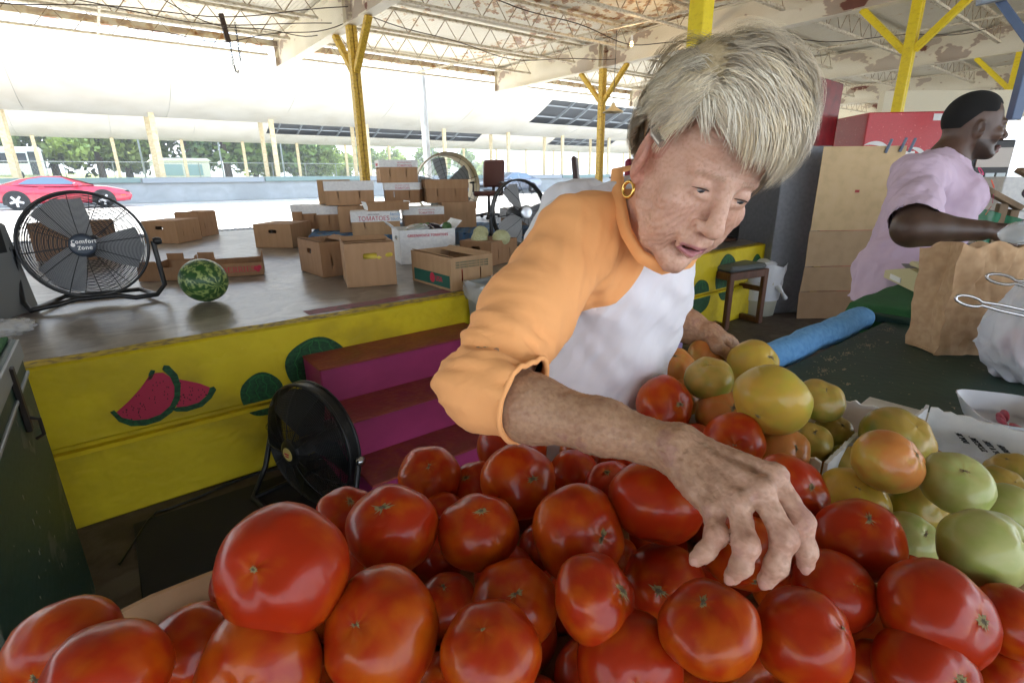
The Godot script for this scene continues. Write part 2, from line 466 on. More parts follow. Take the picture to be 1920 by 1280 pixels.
	MT.grey_panel = grainy(ramp(n2, [0.2, 0.8], [rgb(116, 118, 124), rgb(128, 130, 136)]), 0.6, 0.5)
	MT.bin_grey = mat(rgb(136, 138, 134), 0.5)
	MT.clear = glass(rgb(240, 242, 244), 0.32, 0.2)
	MT.bag_white = mat(rgb(232, 234, 240), 0.4); MT.bag_white.backlight = Color(0.5, 0.5, 0.52)

# ---------------------------------------------------------------- ground, platform, steps
func build_ground() -> void:
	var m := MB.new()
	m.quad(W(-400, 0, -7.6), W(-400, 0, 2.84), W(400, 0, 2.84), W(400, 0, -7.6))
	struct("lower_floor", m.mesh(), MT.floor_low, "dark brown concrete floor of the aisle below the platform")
	m = MB.new()
	m.quad(W(-400, -0.004, -400), W(-400, -0.004, -7.5), W(400, -0.004, -7.5), W(400, -0.004, -400))
	struct("yard", m.mesh(), MT.road, "pale concrete yard on the market's near side")
	m = MB.new()
	m.quad(W(-400, 0.5, 9.7), W(-400, 0.5, 34.2), W(400, 0.5, 34.2), W(400, 0.5, 9.7))
	struct("road", m.mesh(), MT.road, "sunlit pale concrete road between the market and the dock")
	m = MB.new()
	m.quad(W(-400, 0.7, 44.0), W(-400, 0.7, 66.0), W(400, 0.7, 66.0), W(400, 0.7, 44.0))
	struct("back_road", m.mesh(), MT.road, "pale concrete lane between the two loading docks")
	# grass slope behind the docks, rising to a wooded hill, out to the horizon
	m = MB.new(); m.xf = Transform3D(FR, Vector3.ZERO)
	var g := []
	var hill := FastNoiseLite.new(); hill.seed = 5; hill.frequency = 0.012
	for r in 20:
		var row := []
		var v := 64.5 + pow(r / 19.0, 2.2) * 900.0
		for q in 41:
			var u := -500.0 + q * 30.0
			var left := clampf((40.0 - u) / 60.0, 0.0, 1.0)
			var y := 1.1 + clampf((v - 62.0) / 60.0, 0.0, 1.0) * (0.4 + 2.9 * left) + hill.get_noise_2d(u, v) * 0.6 * clampf((v - 60) / 40.0, 0, 1)
			row.append(Vector3(u, y, -v))
		g.append(row)
	m.sheet(g)
	struct("grass_ground", m.mesh(), MT.grass, "sunny grass rising behind the loading docks")
	# platform slab with its painted front wall
	m = MB.new(); m.xf = Transform3D(FR, Vector3.ZERO)
	m.box(Vector3(10, 0.3835, -6.235), Vector3(100, 0.787, 6.67))
	var plat := struct("platform", m.mesh(), MT.floor_up, "raised worn concrete platform floor")
	m = MB.new(); m.xf = Transform3D(FR, Vector3.ZERO)
	m.box(Vector3(10, 0.5835, -2.85), Vector3(100, 0.387, 0.1), Basis(), 0.012)
	m.box(Vector3(10, 0.18, -2.828), Vector3(100, 0.37, 0.1), Basis(), 0.014)
	m.box(Vector3(10, 0.378, -2.868), Vector3(100, 0.05, 0.07))
	obj("front_wall", m.mesh(), MT.yellow_wall, plat)
	# painted strip along the platform's edge, ragged towards the concrete
	m = MB.new(); m.xf = Transform3D(FR, Vector3.ZERO)
	var e := FastNoiseLite.new(); e.seed = 9; e.frequency = 2.4; e.fractal_octaves = 4
	var top := []; var bot := []
	for k in 601:
		var u := -8.0 + k * 0.05
		var w := 0.105 + e.get_noise_1d(u) * 0.03
		bot.append(Vector3(u, 0.7785, -2.803)); top.append(Vector3(u, 0.7785, -2.803 - w))
	m.sheet([bot, top])
	obj("painted_edge", m.mesh(), MT.yellow_top, plat)
	m = MB.new(); m.xf = Transform3D(FR, Vector3.ZERO); top = []; bot = []
	for k in 41:
		var u := 0.82 + k * 0.031
		bot.append(Vector3(u, 0.7782, -2.93)); top.append(Vector3(u, 0.7782, -3.045 + e.get_noise_1d(u * 3.0) * 0.03))
	m.sheet([bot, top])
	obj("painted_patch", m.mesh(), MT.pink_top, plat)
	m = MB.new(); m.xf = Transform3D(FR, Vector3.ZERO)
	for k in 90:
		m.box(Vector3(-2.0 + k * 0.075, 0.7825, -9.36), Vector3(0.03, 0.012, 0.26))
	m.box(Vector3(1.37, 0.779, -9.36), Vector3(6.8, 0.004, 0.3))
	var gr := obj("drain_grate", m.mesh(), MT.wire); tag(gr, "long slotted metal drain grate along the platform's outer edge", "grate")
	# wall paintings: flat paint, slices and whole melons
	var o := Transform3D(FR, W(0, 0, 2.7985))
	var pink := vcol(0.6); var red := mat(rgb(186, 40, 74), 0.6); var rind := grainy(ramp(MT.n2, [0.25, 0.5, 0.75], [rgb(8, 50, 26), rgb(18, 76, 38), rgb(36, 98, 52)]), 1.8, 0.6); var line := mat(rgb(206, 196, 70), 0.6); var seed := mat(rgb(30, 14, 16), 0.6); var rindl := mat(rgb(40, 118, 58), 0.6)
	for q in SLICES:
		var pg := PackedVector2Array()
		for k in range(0, q[2].size(), 2): pg.append(Vector2(q[2][k], q[2][k + 1]))
		m = MB.new(); m.prism(pg, 0.0015, Transform3D(FR, W(0, 0, 2.7985 - q[1] * 0.0012)))
		var part := obj(["painted_slice", "painted_rind", "painted_pith"][q[0]], m.mesh(), [red, rind, line][q[0]], plat)
		if q[0] == 0:
			m = MB.new()
			for k in 40:
				var pt := pg[0].lerp(pg[pg.size() / 2], rng.randf()).lerp(pg[rng.randi() % pg.size()], rng.randf_range(0.1, 0.8))
				m.box(W(pt.x, pt.y, 2.7974 - q[1] * 0.0012), Vector3(0.0035, 0.007, 0.0008), FR)
			obj("painted_seed", m.mesh(), seed, part)
	for q in [[0.49, 0.43, 0.105, 0.118, 2.7965], [0.79, 0.53, 0.17, 0.15, 2.798], [5.0, 0.5, 0.19, 0.24, 2.797], [5.6, 0.48, 0.13, 0.2, 2.797], [4.55, 0.36, 0.16, 0.17, 2.7965]]:
		m = MB.new()
		var pl := PackedVector2Array()
		for k in 40:
			var a := TAU * k / 40; var rr := 1.0 + 0.02 * sin(a * 5.0 + q[0])
			pl.append(Vector2(q[0] + cos(a) * q[2] * rr, q[1] + sin(a) * q[3] * rr))
		var hi := PackedVector2Array(); var lo := PackedVector2Array()   # above and below the wall's ledge
		for part in Geometry2D.intersect_polygons(pl, PackedVector2Array([Vector2(-9, 0.392), Vector2(9, 0.392), Vector2(9, 2), Vector2(-9, 2)])): hi = part
		for part in Geometry2D.intersect_polygons(pl, PackedVector2Array([Vector2(-9, -1), Vector2(9, -1), Vector2(9, 0.352), Vector2(-9, 0.352)])): lo = part
		m.prism(hi, 0.002, Transform3D(FR, W(0, 0, q[4])))
		if lo.size() > 2: m.prism(lo, 0.002, Transform3D(FR, W(0, 0, 2.7765)))
		var whole := obj("painted_melon", m.mesh(), rind, plat)
		m = MB.new()
		for s in 4:
			var pts := []
			for k in 15:
				var a := -PI / 2 + PI * k / 14
				if q[1] + sin(a) * q[3] * 0.92 > 0.4: pts.append(W(q[0] + q[2] * 0.9 * cos(a) * (s - 1.5) / 2.0 + 0.008 * sin(k * 2.1 + s), q[1] + sin(a) * q[3] * 0.92, q[4] - 0.001))
			if pts.size() > 2: m.tube(pts, 0.003, 4)
		obj("painted_stripe", m.mesh(), rindl, whole)
	m = MB.new()
	m.prism(PackedVector2Array([Vector2(5.1, 0.2), Vector2(5.22, 0.06), Vector2(5.34, 0.2), Vector2(5.3, 0.3), Vector2(5.16, 0.3)]), 0.002, Transform3D(FR, W(0, 0, 2.7945)))
	obj("painted_slice", m.mesh(), red, plat)
	# steps
	var st := thing("painted_steps", "magenta painted concrete steps with worn red treads against the yellow wall", "steps", W(0.72, 0, 2.8), FR)
	for k in 3:
		m = MB.new()
		var y := 0.585 - k * 0.195; var z := 0.28 * k
		m.box(Vector3(0.525, y * 0.5, 0.14 + z), Vector3(1.05, y - 0.004, 0.28), Basis(), 0.006)
		var sp := obj("step", m.mesh(), MT.step_side, st)
		m = MB.new(); m.box(Vector3(0.525, y + 0.001, 0.14 + z + 0.003), Vector3(1.056, 0.012, 0.29), Basis(), 0.004)
		obj("tread", m.mesh(), MT.step_top, sp)
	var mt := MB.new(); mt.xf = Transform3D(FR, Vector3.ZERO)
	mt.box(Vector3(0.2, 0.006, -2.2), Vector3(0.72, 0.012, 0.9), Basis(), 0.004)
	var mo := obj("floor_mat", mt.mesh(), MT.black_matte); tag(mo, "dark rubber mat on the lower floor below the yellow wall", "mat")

var SLICES := [[0, 0, [0.120, 0.613, 0.177, 0.583, 0.224, 0.557, 0.261, 0.527, 0.243, 0.492, 0.201, 0.463, 0.150, 0.458, 0.111, 0.464, 0.102, 0.475, 0.108, 0.530]], [1, 1, [0.261, 0.527, 0.278, 0.528, 0.286, 0.509, 0.258, 0.470, 0.211, 0.437, 0.145, 0.431, 0.103, 0.443, 0.088, 0.456, 0.107, 0.465, 0.150, 0.458, 0.201, 0.463, 0.241, 0.489]], [0, 2, [-0.130, 0.500, -0.067, 0.546, -0.013, 0.595, 0.029, 0.645, 0.056, 0.655, 0.086, 0.650, 0.109, 0.622, 0.120, 0.576, 0.113, 0.522, 0.082, 0.475, 0.038, 0.446, -0.014, 0.440, -0.066, 0.451, -0.102, 0.470]], [1, 3, [-0.142, 0.515, -0.126, 0.520, -0.105, 0.476, -0.066, 0.451, -0.014, 0.440, 0.039, 0.449, 0.083, 0.480, 0.108, 0.523, 0.117, 0.571, 0.109, 0.622, 0.085, 0.666, 0.095, 0.685, 0.115, 0.678, 0.140, 0.626, 0.143, 0.570, 0.127, 0.501, 0.086, 0.446, 0.033, 0.417, -0.028, 0.411, -0.081, 0.425, -0.120, 0.460]], [1, 2, [0.031, 0.658, 0.022, 0.625, 0.037, 0.630, 0.051, 0.653, 0.058, 0.667, 0.042, 0.674]]]

# ---------------------------------------------------------------- roof: corrugated sheets, open-web joists, plated beams
func build_roof() -> void:
	var roof := Node3D.new(); roof.name = "roof"; add_child(roof)
	roof.set_meta("kind", "structure"); roof.set_meta("label", "rust-stained corrugated metal shed roof on open-web joists")
	roof.transform = Transform3D(FR, Vector3.ZERO)
	var sheet_mats := []
	var rn := noise_img(77, 0.016, 512, 6); var rn2 := noise_img(91, 0.02, 512, 5, 0, Vector2(1, 6))
	for q in [-0.1, 0.04, 0.16]:
		var im: Image = rn.duplicate()
		var d := im.get_data(); var d2 := rn2.get_data()
		for k in d.size(): d[k] = int(d[k] * 0.62 + d2[k] * 0.38)
		im = Image.create_from_data(512, 512, false, Image.FORMAT_L8, d)
		var t0: float = 0.24 + q
		var mm := grainy(ramp(im, [0.0, t0 - 0.05, t0, t0 + 0.03, t0 + 0.09, 0.75, 1.0], [rgb(112, 66, 34), rgb(150, 96, 50), rgb(186, 138, 82), rgb(212, 188, 146), rgb(226, 218, 198), rgb(230, 224, 208), rgb(222, 214, 196)]), 0.36, 0.55)
		mm.uv1_triplanar = true; mm.uv1_world_triplanar = true
		sheet_mats.append(mm)
	var pm := MB.new()
	var g := [[], []]
	for k in 53:
		var x := k / 52.0
		var y := 0.011 * sin(x * TAU * 13.0)
		g[0].append(Vector3(x * 1.012, y, 0.0)); g[1].append(Vector3(x * 1.012, y, -4.4))
	pm.sheet(g); pm.xf = Transform3D(Basis(), Vector3(0, 0.004, 0)); g.reverse(); pm.sheet(g)
	var pmesh := pm.mesh()
	for r in range(-1, 4):
		for k in 60:
			var u := -20.0 + k; var v := -4.0 + r * 4.33
			var rust := 0
			var nn := sin(u * 1.7 + r * 2.1) + sin(u * 0.61 + r)
			if nn > 0.35: rust = 1
			if nn > 1.25: rust = 2
			if u >= 4 and u <= 10 and r >= 1 and r <= 2: rust = 2 if nn > -0.6 else 1
			if u >= 0 and u < 4 and r == 2: rust = maxi(rust, 1)
			if u < 0 and r == 3: rust = 0
			if u > 11: rust = 0
			var o := obj("roof_panel", pmesh, sheet_mats[rust], roof)
			o.position = Vector3(u, 4.5 + 0.012 * r, -v)
	# joist, 5.8 m
	var jm := MB.new()
	for s in [-0.02, 0.02]:
		jm.bar(Vector3(0.06, 0.36, s), Vector3(5.94, 0.36, s), 0.03, 0.05)
		jm.bar(Vector3(0.3, 0.0, s), Vector3(5.7, 0.0, s), 0.03, 0.04)
	var jr := MB.new()
	for k in 21:
		var a := Vector3(0.3 + k * 0.27, 0.0 if k % 2 == 0 else 0.35, 0); var b := Vector3(0.3 + (k + 1) * 0.27, 0.35 if k % 2 == 0 else 0.0, 0)
		if k < 20: jr.tube([a, b], 0.0085, 5, false, false)
	var jmesh := jm.mesh(); var jrod := jr.mesh()
	var bm := MB.new()
	bm.box(Vector3(0, 4.19, -2.5), Vector3(0.02, 0.5, 21.6)); bm.box(Vector3(0, 3.912, -2.5), Vector3(0.2, 0.024, 21.6)); bm.box(Vector3(0, 4.452, -2.5), Vector3(0.2, 0.024, 21.6))
	for v in [9.0, 9.15, 2.5, 2.7, 13.2]:
		for s in [-0.05, 0.05]: bm.box(Vector3(s, 4.18, -v), Vector3(0.078, 0.51, 0.012))
	var bmesh := bm.mesh()
	for k in range(-3, 6):
		var u := 3.8 + 6.0 * k
		var o := obj("roof_beam", bmesh, MT.beam, roof); o.position = Vector3(u, 0, 0)
		for j in 11:
			var v := 12.95 - j * 1.62
			if k < -2 and j > 4: continue
			var q := obj("roof_joist", jmesh, MT.joist, roof); q.position = Vector3(u, 4.1, -v)
			obj("web_rods", jrod, MT.rod, q)
	# lengthwise braces and the rusty eaves angle
	var em := MB.new()
	em.bar(Vector3(-20, 4.4, -13.28), Vector3(40, 4.4, -13.28), 0.012, 0.15); em.bar(Vector3(-20, 4.33, -13.22), Vector3(40, 4.33, -13.22), 0.1, 0.012)
	obj("eaves_angle", em.mesh(), sheet_mats[2], roof)
	for q in [[0.6, 0], [7.0, 1], [13.0, 0], [-5.0, 1], [19.0, 0]]:
		em = MB.new()
		em.bar(Vector3(q[0], 4.1, -12.9), Vector3(q[0] + (2.0 if q[1] else 0.0), 4.1, -2.0), 0.035, 0.035)
		obj("cross_brace", em.mesh(), MT.joist, roof)
	# columns
	var first: Node3D = null
	var spots := [[3.8, 9.07, "yellow steel column with forked braces behind the tomato cartons"], [9.8, 9.07, "yellow forked steel column beyond the black stand fan"], [9.8, 3.05, "yellow forked steel column rising behind the red vending machine"], [15.8, 2.9, "far yellow roof column with braces right of the man's head"], [21.8, 2.9, "farthest yellow roof column at the right edge"]]
	for s in spots:
		var base := 0.78 if s[1] > 5 else 0.0
		var cl := thing("roof_column", s[2], "column", W(s[0], base, s[1]), FR, "yellow columns carrying the roof")
		var m := MB.new(); var top: float = 3.9 - base; var jy: float = 3.22 - base
		for q in [-0.04, 0.04]: m.box(Vector3(q, top * 0.5, 0), Vector3(0.065, top, 0.13), Basis(), 0.006)
		obj("post", m.mesh(), MT.col_yellow if s[1] > 5 else MT.col_bright, cl)
		for q in [-1.0, 1.0]:
			m = MB.new(); m.bar(Vector3(0.0, jy, q * 0.06), Vector3(0.0, top, q * 0.72), 0.09, 0.1, Vector3.RIGHT, 0.005)
			obj("brace", m.mesh(), MT.col_yellow if s[1] > 5 else MT.col_bright, cl)
	var cl := thing("roof_post", "bright yellow square post with a lilac lower part above the woman's head", "column", W(3.8, 0, 2.56), FR)
	var m := MB.new(); m.box(Vector3(0, 3.1, 0), Vector3(0.13, 1.6, 0.13), Basis(), 0.006); obj("post", m.mesh(), MT.col_bright, cl)
	m = MB.new(); m.box(Vector3(0, 1.15, 0), Vector3(0.132, 2.3, 0.132), Basis(), 0.006); obj("painted_base", m.mesh(), MT.lilac, cl)

# ---------------------------------------------------------------- far loading docks under butterfly canopies
func build_docks() -> void:
	var m := MB.new(); m.xf = Transform3D(FR, Vector3.ZERO)
	m.box(Vector3(60, 1.15, -39.1), Vector3(340, 1.3, 10), Basis(), 0.03)
	var d := obj("loading_dock", m.mesh(), MT.dock); tag(d, "long pale concrete loading dock wall behind the parked cars", "dock")
	var n := 0
	var guard := mat(rgb(126, 146, 140), 0.8)
	for k in 16:
		m = MB.new(); m.xf = Transform3D(FR, Vector3.ZERO)
		var u0 := -4.0 + k * 6.02
		m.box(Vector3(u0 + 3, 1.66 - 0.03 * (k % 2), -34.02), Vector3(5.95, 0.26, 0.14), Basis(), 0.02)
		obj("bumper_board", m.mesh(), guard if k % 2 == 0 else MT.steel_grey, d)
	m = MB.new(); m.xf = Transform3D(FR, Vector3.ZERO)
	m.box(Vector3(60, 1.2, -60), Vector3(340, 1.0, 8), Basis(), 0.03)
	var d2 := obj("loading_dock", m.mesh(), MT.dock); tag(d2, "second farther concrete loading dock in the distance", "dock")
	canopy(37.0, 6.2, 5.05, 30.0, 41.5, "near white butterfly canopy over the loading dock", [[30.5, 40.5], [58.0, 70.0]], -14.0, 130.0)
	canopy(59.5, 6.2, 5.25, 49.5, 60.0, "far white butterfly canopy with torn soffit", [[11.0, 27.0], [28.8, 36.0], [50.0, 62.0]], -40.0, 170.0)
	var ids := 0
	for row in [[36.0, -2.95, 6.15, 14, "near canopy's front row", 0.26], [38.4, -3.0, 6.15, 12, "near canopy's rear row", 0.24], [58.6, -3.15, 5.15, 16, "far canopy's row", 0.26]]:
		for k in row[3]:
			m = MB.new()
			m.box(Vector3(0, 1.8, 0), Vector3(row[5], 3.6, row[5] * 0.7), Basis(), 0.01)
			var pos := W(row[1] + k * row[2], 1.7, row[0])
			var o := obj("canopy_column", m.mesh(), MT.cream_col); o.transform = Transform3D(FR, pos)
			tag(o, "cream canopy column, %s from the left in the %s" % [["first", "second", "third", "fourth", "fifth", "sixth", "seventh", "eighth", "ninth", "tenth", "eleventh", "twelfth", "thirteenth", "fourteenth", "fifteenth", "sixteenth"][k], row[4]], "column", "cream columns under the far canopies")

func canopy(vc: float, reach: float, y0: float, ua: float, ub: float, label: String, holes: Array, u0: float, u1: float) -> void:
	var t := thing("dock_canopy", label, "canopy", W(0, 0, vc), FR)
	var prof := func(s: float) -> Vector2:   # s 0 trough .. 1 outer edge
		return Vector2(s * reach, y0 + 0.25 * s + 1.75 * s * s)
	var u := u0
	while u < u1 - 0.1:
		var w := 6.0
		var gap := false
		for h in holes:
			if u + w * 0.5 > h[0] and u + w * 0.5 < h[1]: gap = true
		for side in [1.0, -1.0]:
			var m := MB.new(); var g := []
			var s0 := 0.0; var s1 := 1.0
			if gap and side > 0: s1 = 0.55
			for r in 9:
				var p: Vector2 = prof.call(lerpf(s0, s1, r / 8.0))
				var row := []
				for q in 5: row.append(Vector3(u + w * q / 4.0 - 0.012 * (1 if q == 4 else 0), p.y + 0.01 * sin(q * 2.0 + r), p.x * side))
				g.append(row)
			m.sheet(g)
			obj("soffit_panel", m.mesh(), MT.soffit, t)
		u += w
	# roof deck above the soffit with its framing
	var m := MB.new(); var g := []
	for r in 9:
		var s := -1.0 + r / 4.0
		var p: Vector2 = prof.call(absf(s)); g.append([Vector3(u0, p.y + 0.75 - 0.35 * absf(s), p.x * signf(s)), Vector3(u1, p.y + 0.75 - 0.35 * absf(s), p.x * signf(s))])
	m.sheet(g); obj("roof_deck", m.mesh(), MT.dark_deck, t)
	m = MB.new()
	var p1: Vector2 = prof.call(1.0)
	m.bar(Vector3(u0, p1.y + 0.2, p1.x), Vector3(u1, p1.y + 0.2, p1.x), 0.04, 0.42); m.bar(Vector3(u0, p1.y + 0.2, -p1.x), Vector3(u1, p1.y + 0.2, -p1.x), 0.04, 0.42)
	obj("fascia", m.mesh(), MT.soffit, t)
	for h in holes:
		for s in [0.4, 0.62, 0.84]:
			var p: Vector2 = prof.call(s); m = MB.new(); m.bar(Vector3(h[0] - 3, p.y + 0.3, p.x), Vector3(h[1] + 3, p.y + 0.3, p.x), 0.08, 0.1); obj("purlin", m.mesh(), MT.steel_grey, t)
		var q: float = h[0]
		while q < h[1]:
			m = MB.new()
			for j in 4:
				var a: Vector2 = prof.call(0.25 + j * 0.19); var b: Vector2 = prof.call(0.25 + (j + 1) * 0.19)
				m.bar(Vector3(q, a.y + 0.2, a.x), Vector3(q, b.y + 0.2, b.x), 0.08, 0.2)
			obj("rafter", m.mesh(), MT.steel_grey, t); q += 2.0


# ---------------------------------------------------------------- cars, bus, trees, shed, fence
func wheel_mesh_parts(parent: Node3D, at: Vector3, r: float, side: float) -> void:
	var o := Transform3D(Basis(Vector3.RIGHT, PI / 2 * side), at)   # lathe axis y -> car's z
	var m := MB.new(); var w := 0.11
	m.lathe([Vector2(r * 0.66, -w), Vector2(r * 0.93, -w), Vector2(r, -w * 0.6), Vector2(r, w * 0.6), Vector2(r * 0.93, w), Vector2(r * 0.66, w * 0.95)], 24, o)
	var t := obj("wheel", m.mesh(), MT.rubber, parent)
	m = MB.new()
	m.lathe([Vector2(r * 0.6, w * 0.72), Vector2(r * 0.67, w * 1.0), Vector2(r * 0.63, w * 0.5), Vector2(r * 0.3, w * 0.2), Vector2(0.001, w * 0.2)], 24, o)
	obj("rim", m.mesh(), mat(rgb(60, 60, 64), 0.5, 0.5), t)
	m = MB.new()
	for k in 5:
		var a := TAU * k / 5.0 + 0.3; var d := Vector3(cos(a), 0, sin(a)); var pp := Vector3(-sin(a), 0, cos(a))
		m.xf = o
		m.quad(d * r * 0.1 + pp * r * 0.13 + Vector3(0, w * 0.95, 0), d * r * 0.63 + pp * r * 0.1 + Vector3(0, w * 0.9, 0), d * r * 0.63 - pp * r * 0.1 + Vector3(0, w * 0.9, 0), d * r * 0.1 - pp * r * 0.13 + Vector3(0, w * 0.95, 0))
	m.xf = Transform3D()
	m.lathe([Vector2(r * 0.18, w * 0.7), Vector2(r * 0.16, w * 0.97), Vector2(0.001, w * 1.0)], 12, o)
	obj("spokes", m.mesh(), mat(rgb(206, 208, 212), 0.3, 0.6), t)

# x runs from tail (0) to nose; y up; z to the car's left/right
func car(called: String, label: String, at: Vector3, b: Basis, paint: Material, S: Array, cab: Array, wheels: Array, wr: float, hw: float, glassm: Material, coupe: bool) -> Node3D:
	var t := thing(called, label, "car", at, b)
	var g := []
	for s in S:   # [x, y low, y belt/top, width factor]
		var w: float = hw * s[3]
		var row := []
		for q in [[0.0, s[1]], [0.86, s[1]], [0.97, s[1] + 0.08], [1.0, lerpf(s[1], s[2], 0.45)], [0.985, lerpf(s[1], s[2], 0.72)], [0.93, s[2] - 0.06], [0.84, s[2] - 0.005], [0.45, s[2] + 0.03], [0.0, s[2] + 0.04]]: row.append(Vector3(s[0], q[1], w * q[0]))
		for k in range(7, -1, -1):
			var p: Vector3 = row[k]; row.append(Vector3(p.x, p.y, -p.z))
		g.append(row)
	var m := MB.new(); m.sheet(g)
	for e in [0, g.size() - 1]:
		var r: Array = g[e]
		for k in range(1, 8): m.quad(r[k], r[k + 1], r[15 - k], r[16 - k])
	obj("body", m.mesh(), paint, t)
	# cabin: [x, y base, y roof, half width base, half width roof]
	g = []
	for s in cab:
		var row := []
		for q in [[s[3], s[1]], [lerpf(s[3], s[4], 0.5), lerpf(s[1], s[2], 0.55)], [s[4], s[2] - 0.03], [s[4] * 0.85, s[2]], [0.0, s[2] + 0.025]]: row.append(Vector3(s[0], q[1], q[0]))
		for k in range(3, -1, -1):
			var p: Vector3 = row[k]; row.append(Vector3(p.x, p.y, -p.z))
		g.append(row)
	m = MB.new(); m.sheet(g); obj("roof", m.mesh(), paint, t)
	return t

func side_pane(parent: Node3D, pts: Array, m: Material, called := "side_window") -> void:
	for sg in [1.0, -1.0]:
		var b := MB.new(); var q := []
		for p in pts: q.append(Vector3(p.x, p.y, p.z * sg))
		for k in range(1, q.size() - 1): b.tri(q[0], q[k], q[k + 1])
		obj(called, b.mesh(), m, parent)

func lump(m: MB, pts: Array, th: float) -> void:
	for k in range(1, pts.size() - 1): m.tri(pts[0], pts[k], pts[k + 1])

func build_background() -> void:
	var red := mat(rgb(196, 24, 58), 0.22); red.clearcoat_enabled = true; red.clearcoat = 1.0; red.clearcoat_roughness = 0.05
	var silver := mat(rgb(134, 140, 152), 0.3, 0.35); silver.clearcoat_enabled = true; silver.clearcoat = 0.8
	var tint := mat(rgb(92, 112, 128), 0.06); tint.clearcoat_enabled = true
	var head := mat(rgb(210, 214, 220), 0.1, 0.3)
	# low red coupe, nose to the right
	var xb := Basis(FR.x, Vector3.UP, FR.z)
	var c := car("red_coupe", "red low sports coupe parked along the dock on the left", W(-3.55, 0.5, 30.4), xb, red,
		[[0.0, 0.5, 0.86, 0.84], [0.12, 0.36, 1.0, 0.93], [0.7, 0.26, 1.02, 0.99], [1.4, 0.24, 0.95, 1.0], [2.4, 0.22, 0.92, 0.97], [3.2, 0.22, 0.95, 0.97], [4.0, 0.24, 0.9, 1.0], [4.5, 0.26, 0.78, 0.97], [4.75, 0.3, 0.7, 0.88], [4.84, 0.4, 0.6, 0.76]],
		[[0.55, 0.99, 1.01, 0.8, 0.72], [1.15, 0.97, 1.22, 0.84, 0.64], [1.8, 0.93, 1.34, 0.88, 0.62], [2.5, 0.92, 1.34, 0.88, 0.62], [3.05, 0.93, 1.16, 0.86, 0.66], [3.55, 0.95, 0.98, 0.82, 0.76]], [], 0.36, 0.95, tint, true)
	side_pane(c, [Vector3(1.12, 1.02, 0.845), Vector3(3.0, 1.0, 0.865), Vector3(2.55, 1.27, 0.71), Vector3(1.95, 1.3, 0.69), Vector3(1.45, 1.22, 0.72)], tint)
	var m := MB.new(); m.quad(Vector3(2.52, 1.345, 0.6), Vector3(2.52, 1.345, -0.6), Vector3(3.56, 0.985, -0.74), Vector3(3.56, 0.985, 0.74)); obj("windscreen", m.mesh(), tint, c)
	for sg in [1.0, -1.0]:
		for x in [0.95, 3.8]:
			wheel_mesh_parts(c, Vector3(x, 0.36, 0.86 * sg), 0.36, sg)
			m = MB.new()
			var pl := PackedVector2Array()
			for k in 17: pl.append(Vector2(x + cos(PI * k / 16) * 0.42, 0.36 + sin(PI * k / 16) * 0.42))
			pl.append(Vector2(x - 0.42, 0.22)); pl.append(Vector2(x + 0.42, 0.22))
			m.prism(pl, 0.02, Transform3D(Basis(), Vector3(0, 0, 0.945 * sg))); obj("wheel_arch", m.mesh(), MT.black_matte, c)
		m = MB.new(); m.box(Vector3(4.62, 0.68, 0.66 * sg), Vector3(0.28, 0.1, 0.3), Basis(), 0.03); obj("headlight", m.mesh(), MT.black, c)
		m = MB.new(); m.box(Vector3(4.5, 0.52, 0.9 * sg), Vector3(0.2, 0.05, 0.05), Basis(), 0.01); obj("marker_lamp", m.mesh(), mat(rgb(236, 90, 40), 0.3), c)
		m = MB.new(); m.ell(Vector3(2.95, 1.0, 1.0 * sg), Vector3(0.1, 0.075, 0.09)); obj("mirror", m.mesh(), red, c)
		m = MB.new(); m.bar(Vector3(1.72, 0.9, 0.948 * sg), Vector3(1.92, 0.9, 0.948 * sg), 0.02, 0.03); obj("door_handle", m.mesh(), red, c)
		m = MB.new(); m.bar(Vector3(1.55, 0.3, 0.953 * sg), Vector3(1.55, 0.95, 0.925 * sg), 0.006, 0.008, Vector3.RIGHT); m.bar(Vector3(3.1, 0.3, 0.93 * sg), Vector3(3.1, 0.95, 0.9 * sg), 0.006, 0.008, Vector3.RIGHT); obj("door_gap", m.mesh(), MT.black_matte, c)
	# silver sedan, nose to the left
	var sb := Basis(-FR.x, Vector3.UP, -FR.z)
	c = car("silver_sedan", "silver grey four-door sedan parked by the dock behind the fans", W(26.6, 0.5, 31.2), sb, silver,
		[[0.0, 0.5, 0.9, 0.84], [0.15, 0.34, 1.02, 0.93], [0.8, 0.26, 1.04, 0.99], [1.6, 0.24, 0.99, 1.0], [3.0, 0.24, 0.97, 1.0], [3.9, 0.25, 0.93, 1.0], [4.5, 0.28, 0.82, 0.96], [4.8, 0.34, 0.66, 0.82]],
		[[0.5, 1.02, 1.04, 0.8, 0.72], [1.2, 1.0, 1.36, 0.86, 0.64], [1.9, 0.98, 1.46, 0.88, 0.62], [2.6, 0.97, 1.45, 0.88, 0.62], [3.1, 0.97, 1.26, 0.87, 0.66], [3.75, 0.96, 0.99, 0.83, 0.76]], [], 0.33, 0.92, tint, false)
	side_pane(c, [Vector3(0.95, 1.06, 0.83), Vector3(2.15, 1.04, 0.865), Vector3(2.15, 1.38, 0.68), Vector3(1.35, 1.34, 0.7)], tint)
	side_pane(c, [Vector3(2.22, 1.04, 0.868), Vector3(3.35, 1.02, 0.855), Vector3(2.72, 1.36, 0.69), Vector3(2.22, 1.38, 0.68)], tint)
	m = MB.new(); m.quad(Vector3(2.65, 1.46, 0.6), Vector3(2.65, 1.46, -0.6), Vector3(3.76, 1.0, -0.74), Vector3(3.76, 1.0, 0.74)); obj("windscreen", m.mesh(), tint, c)
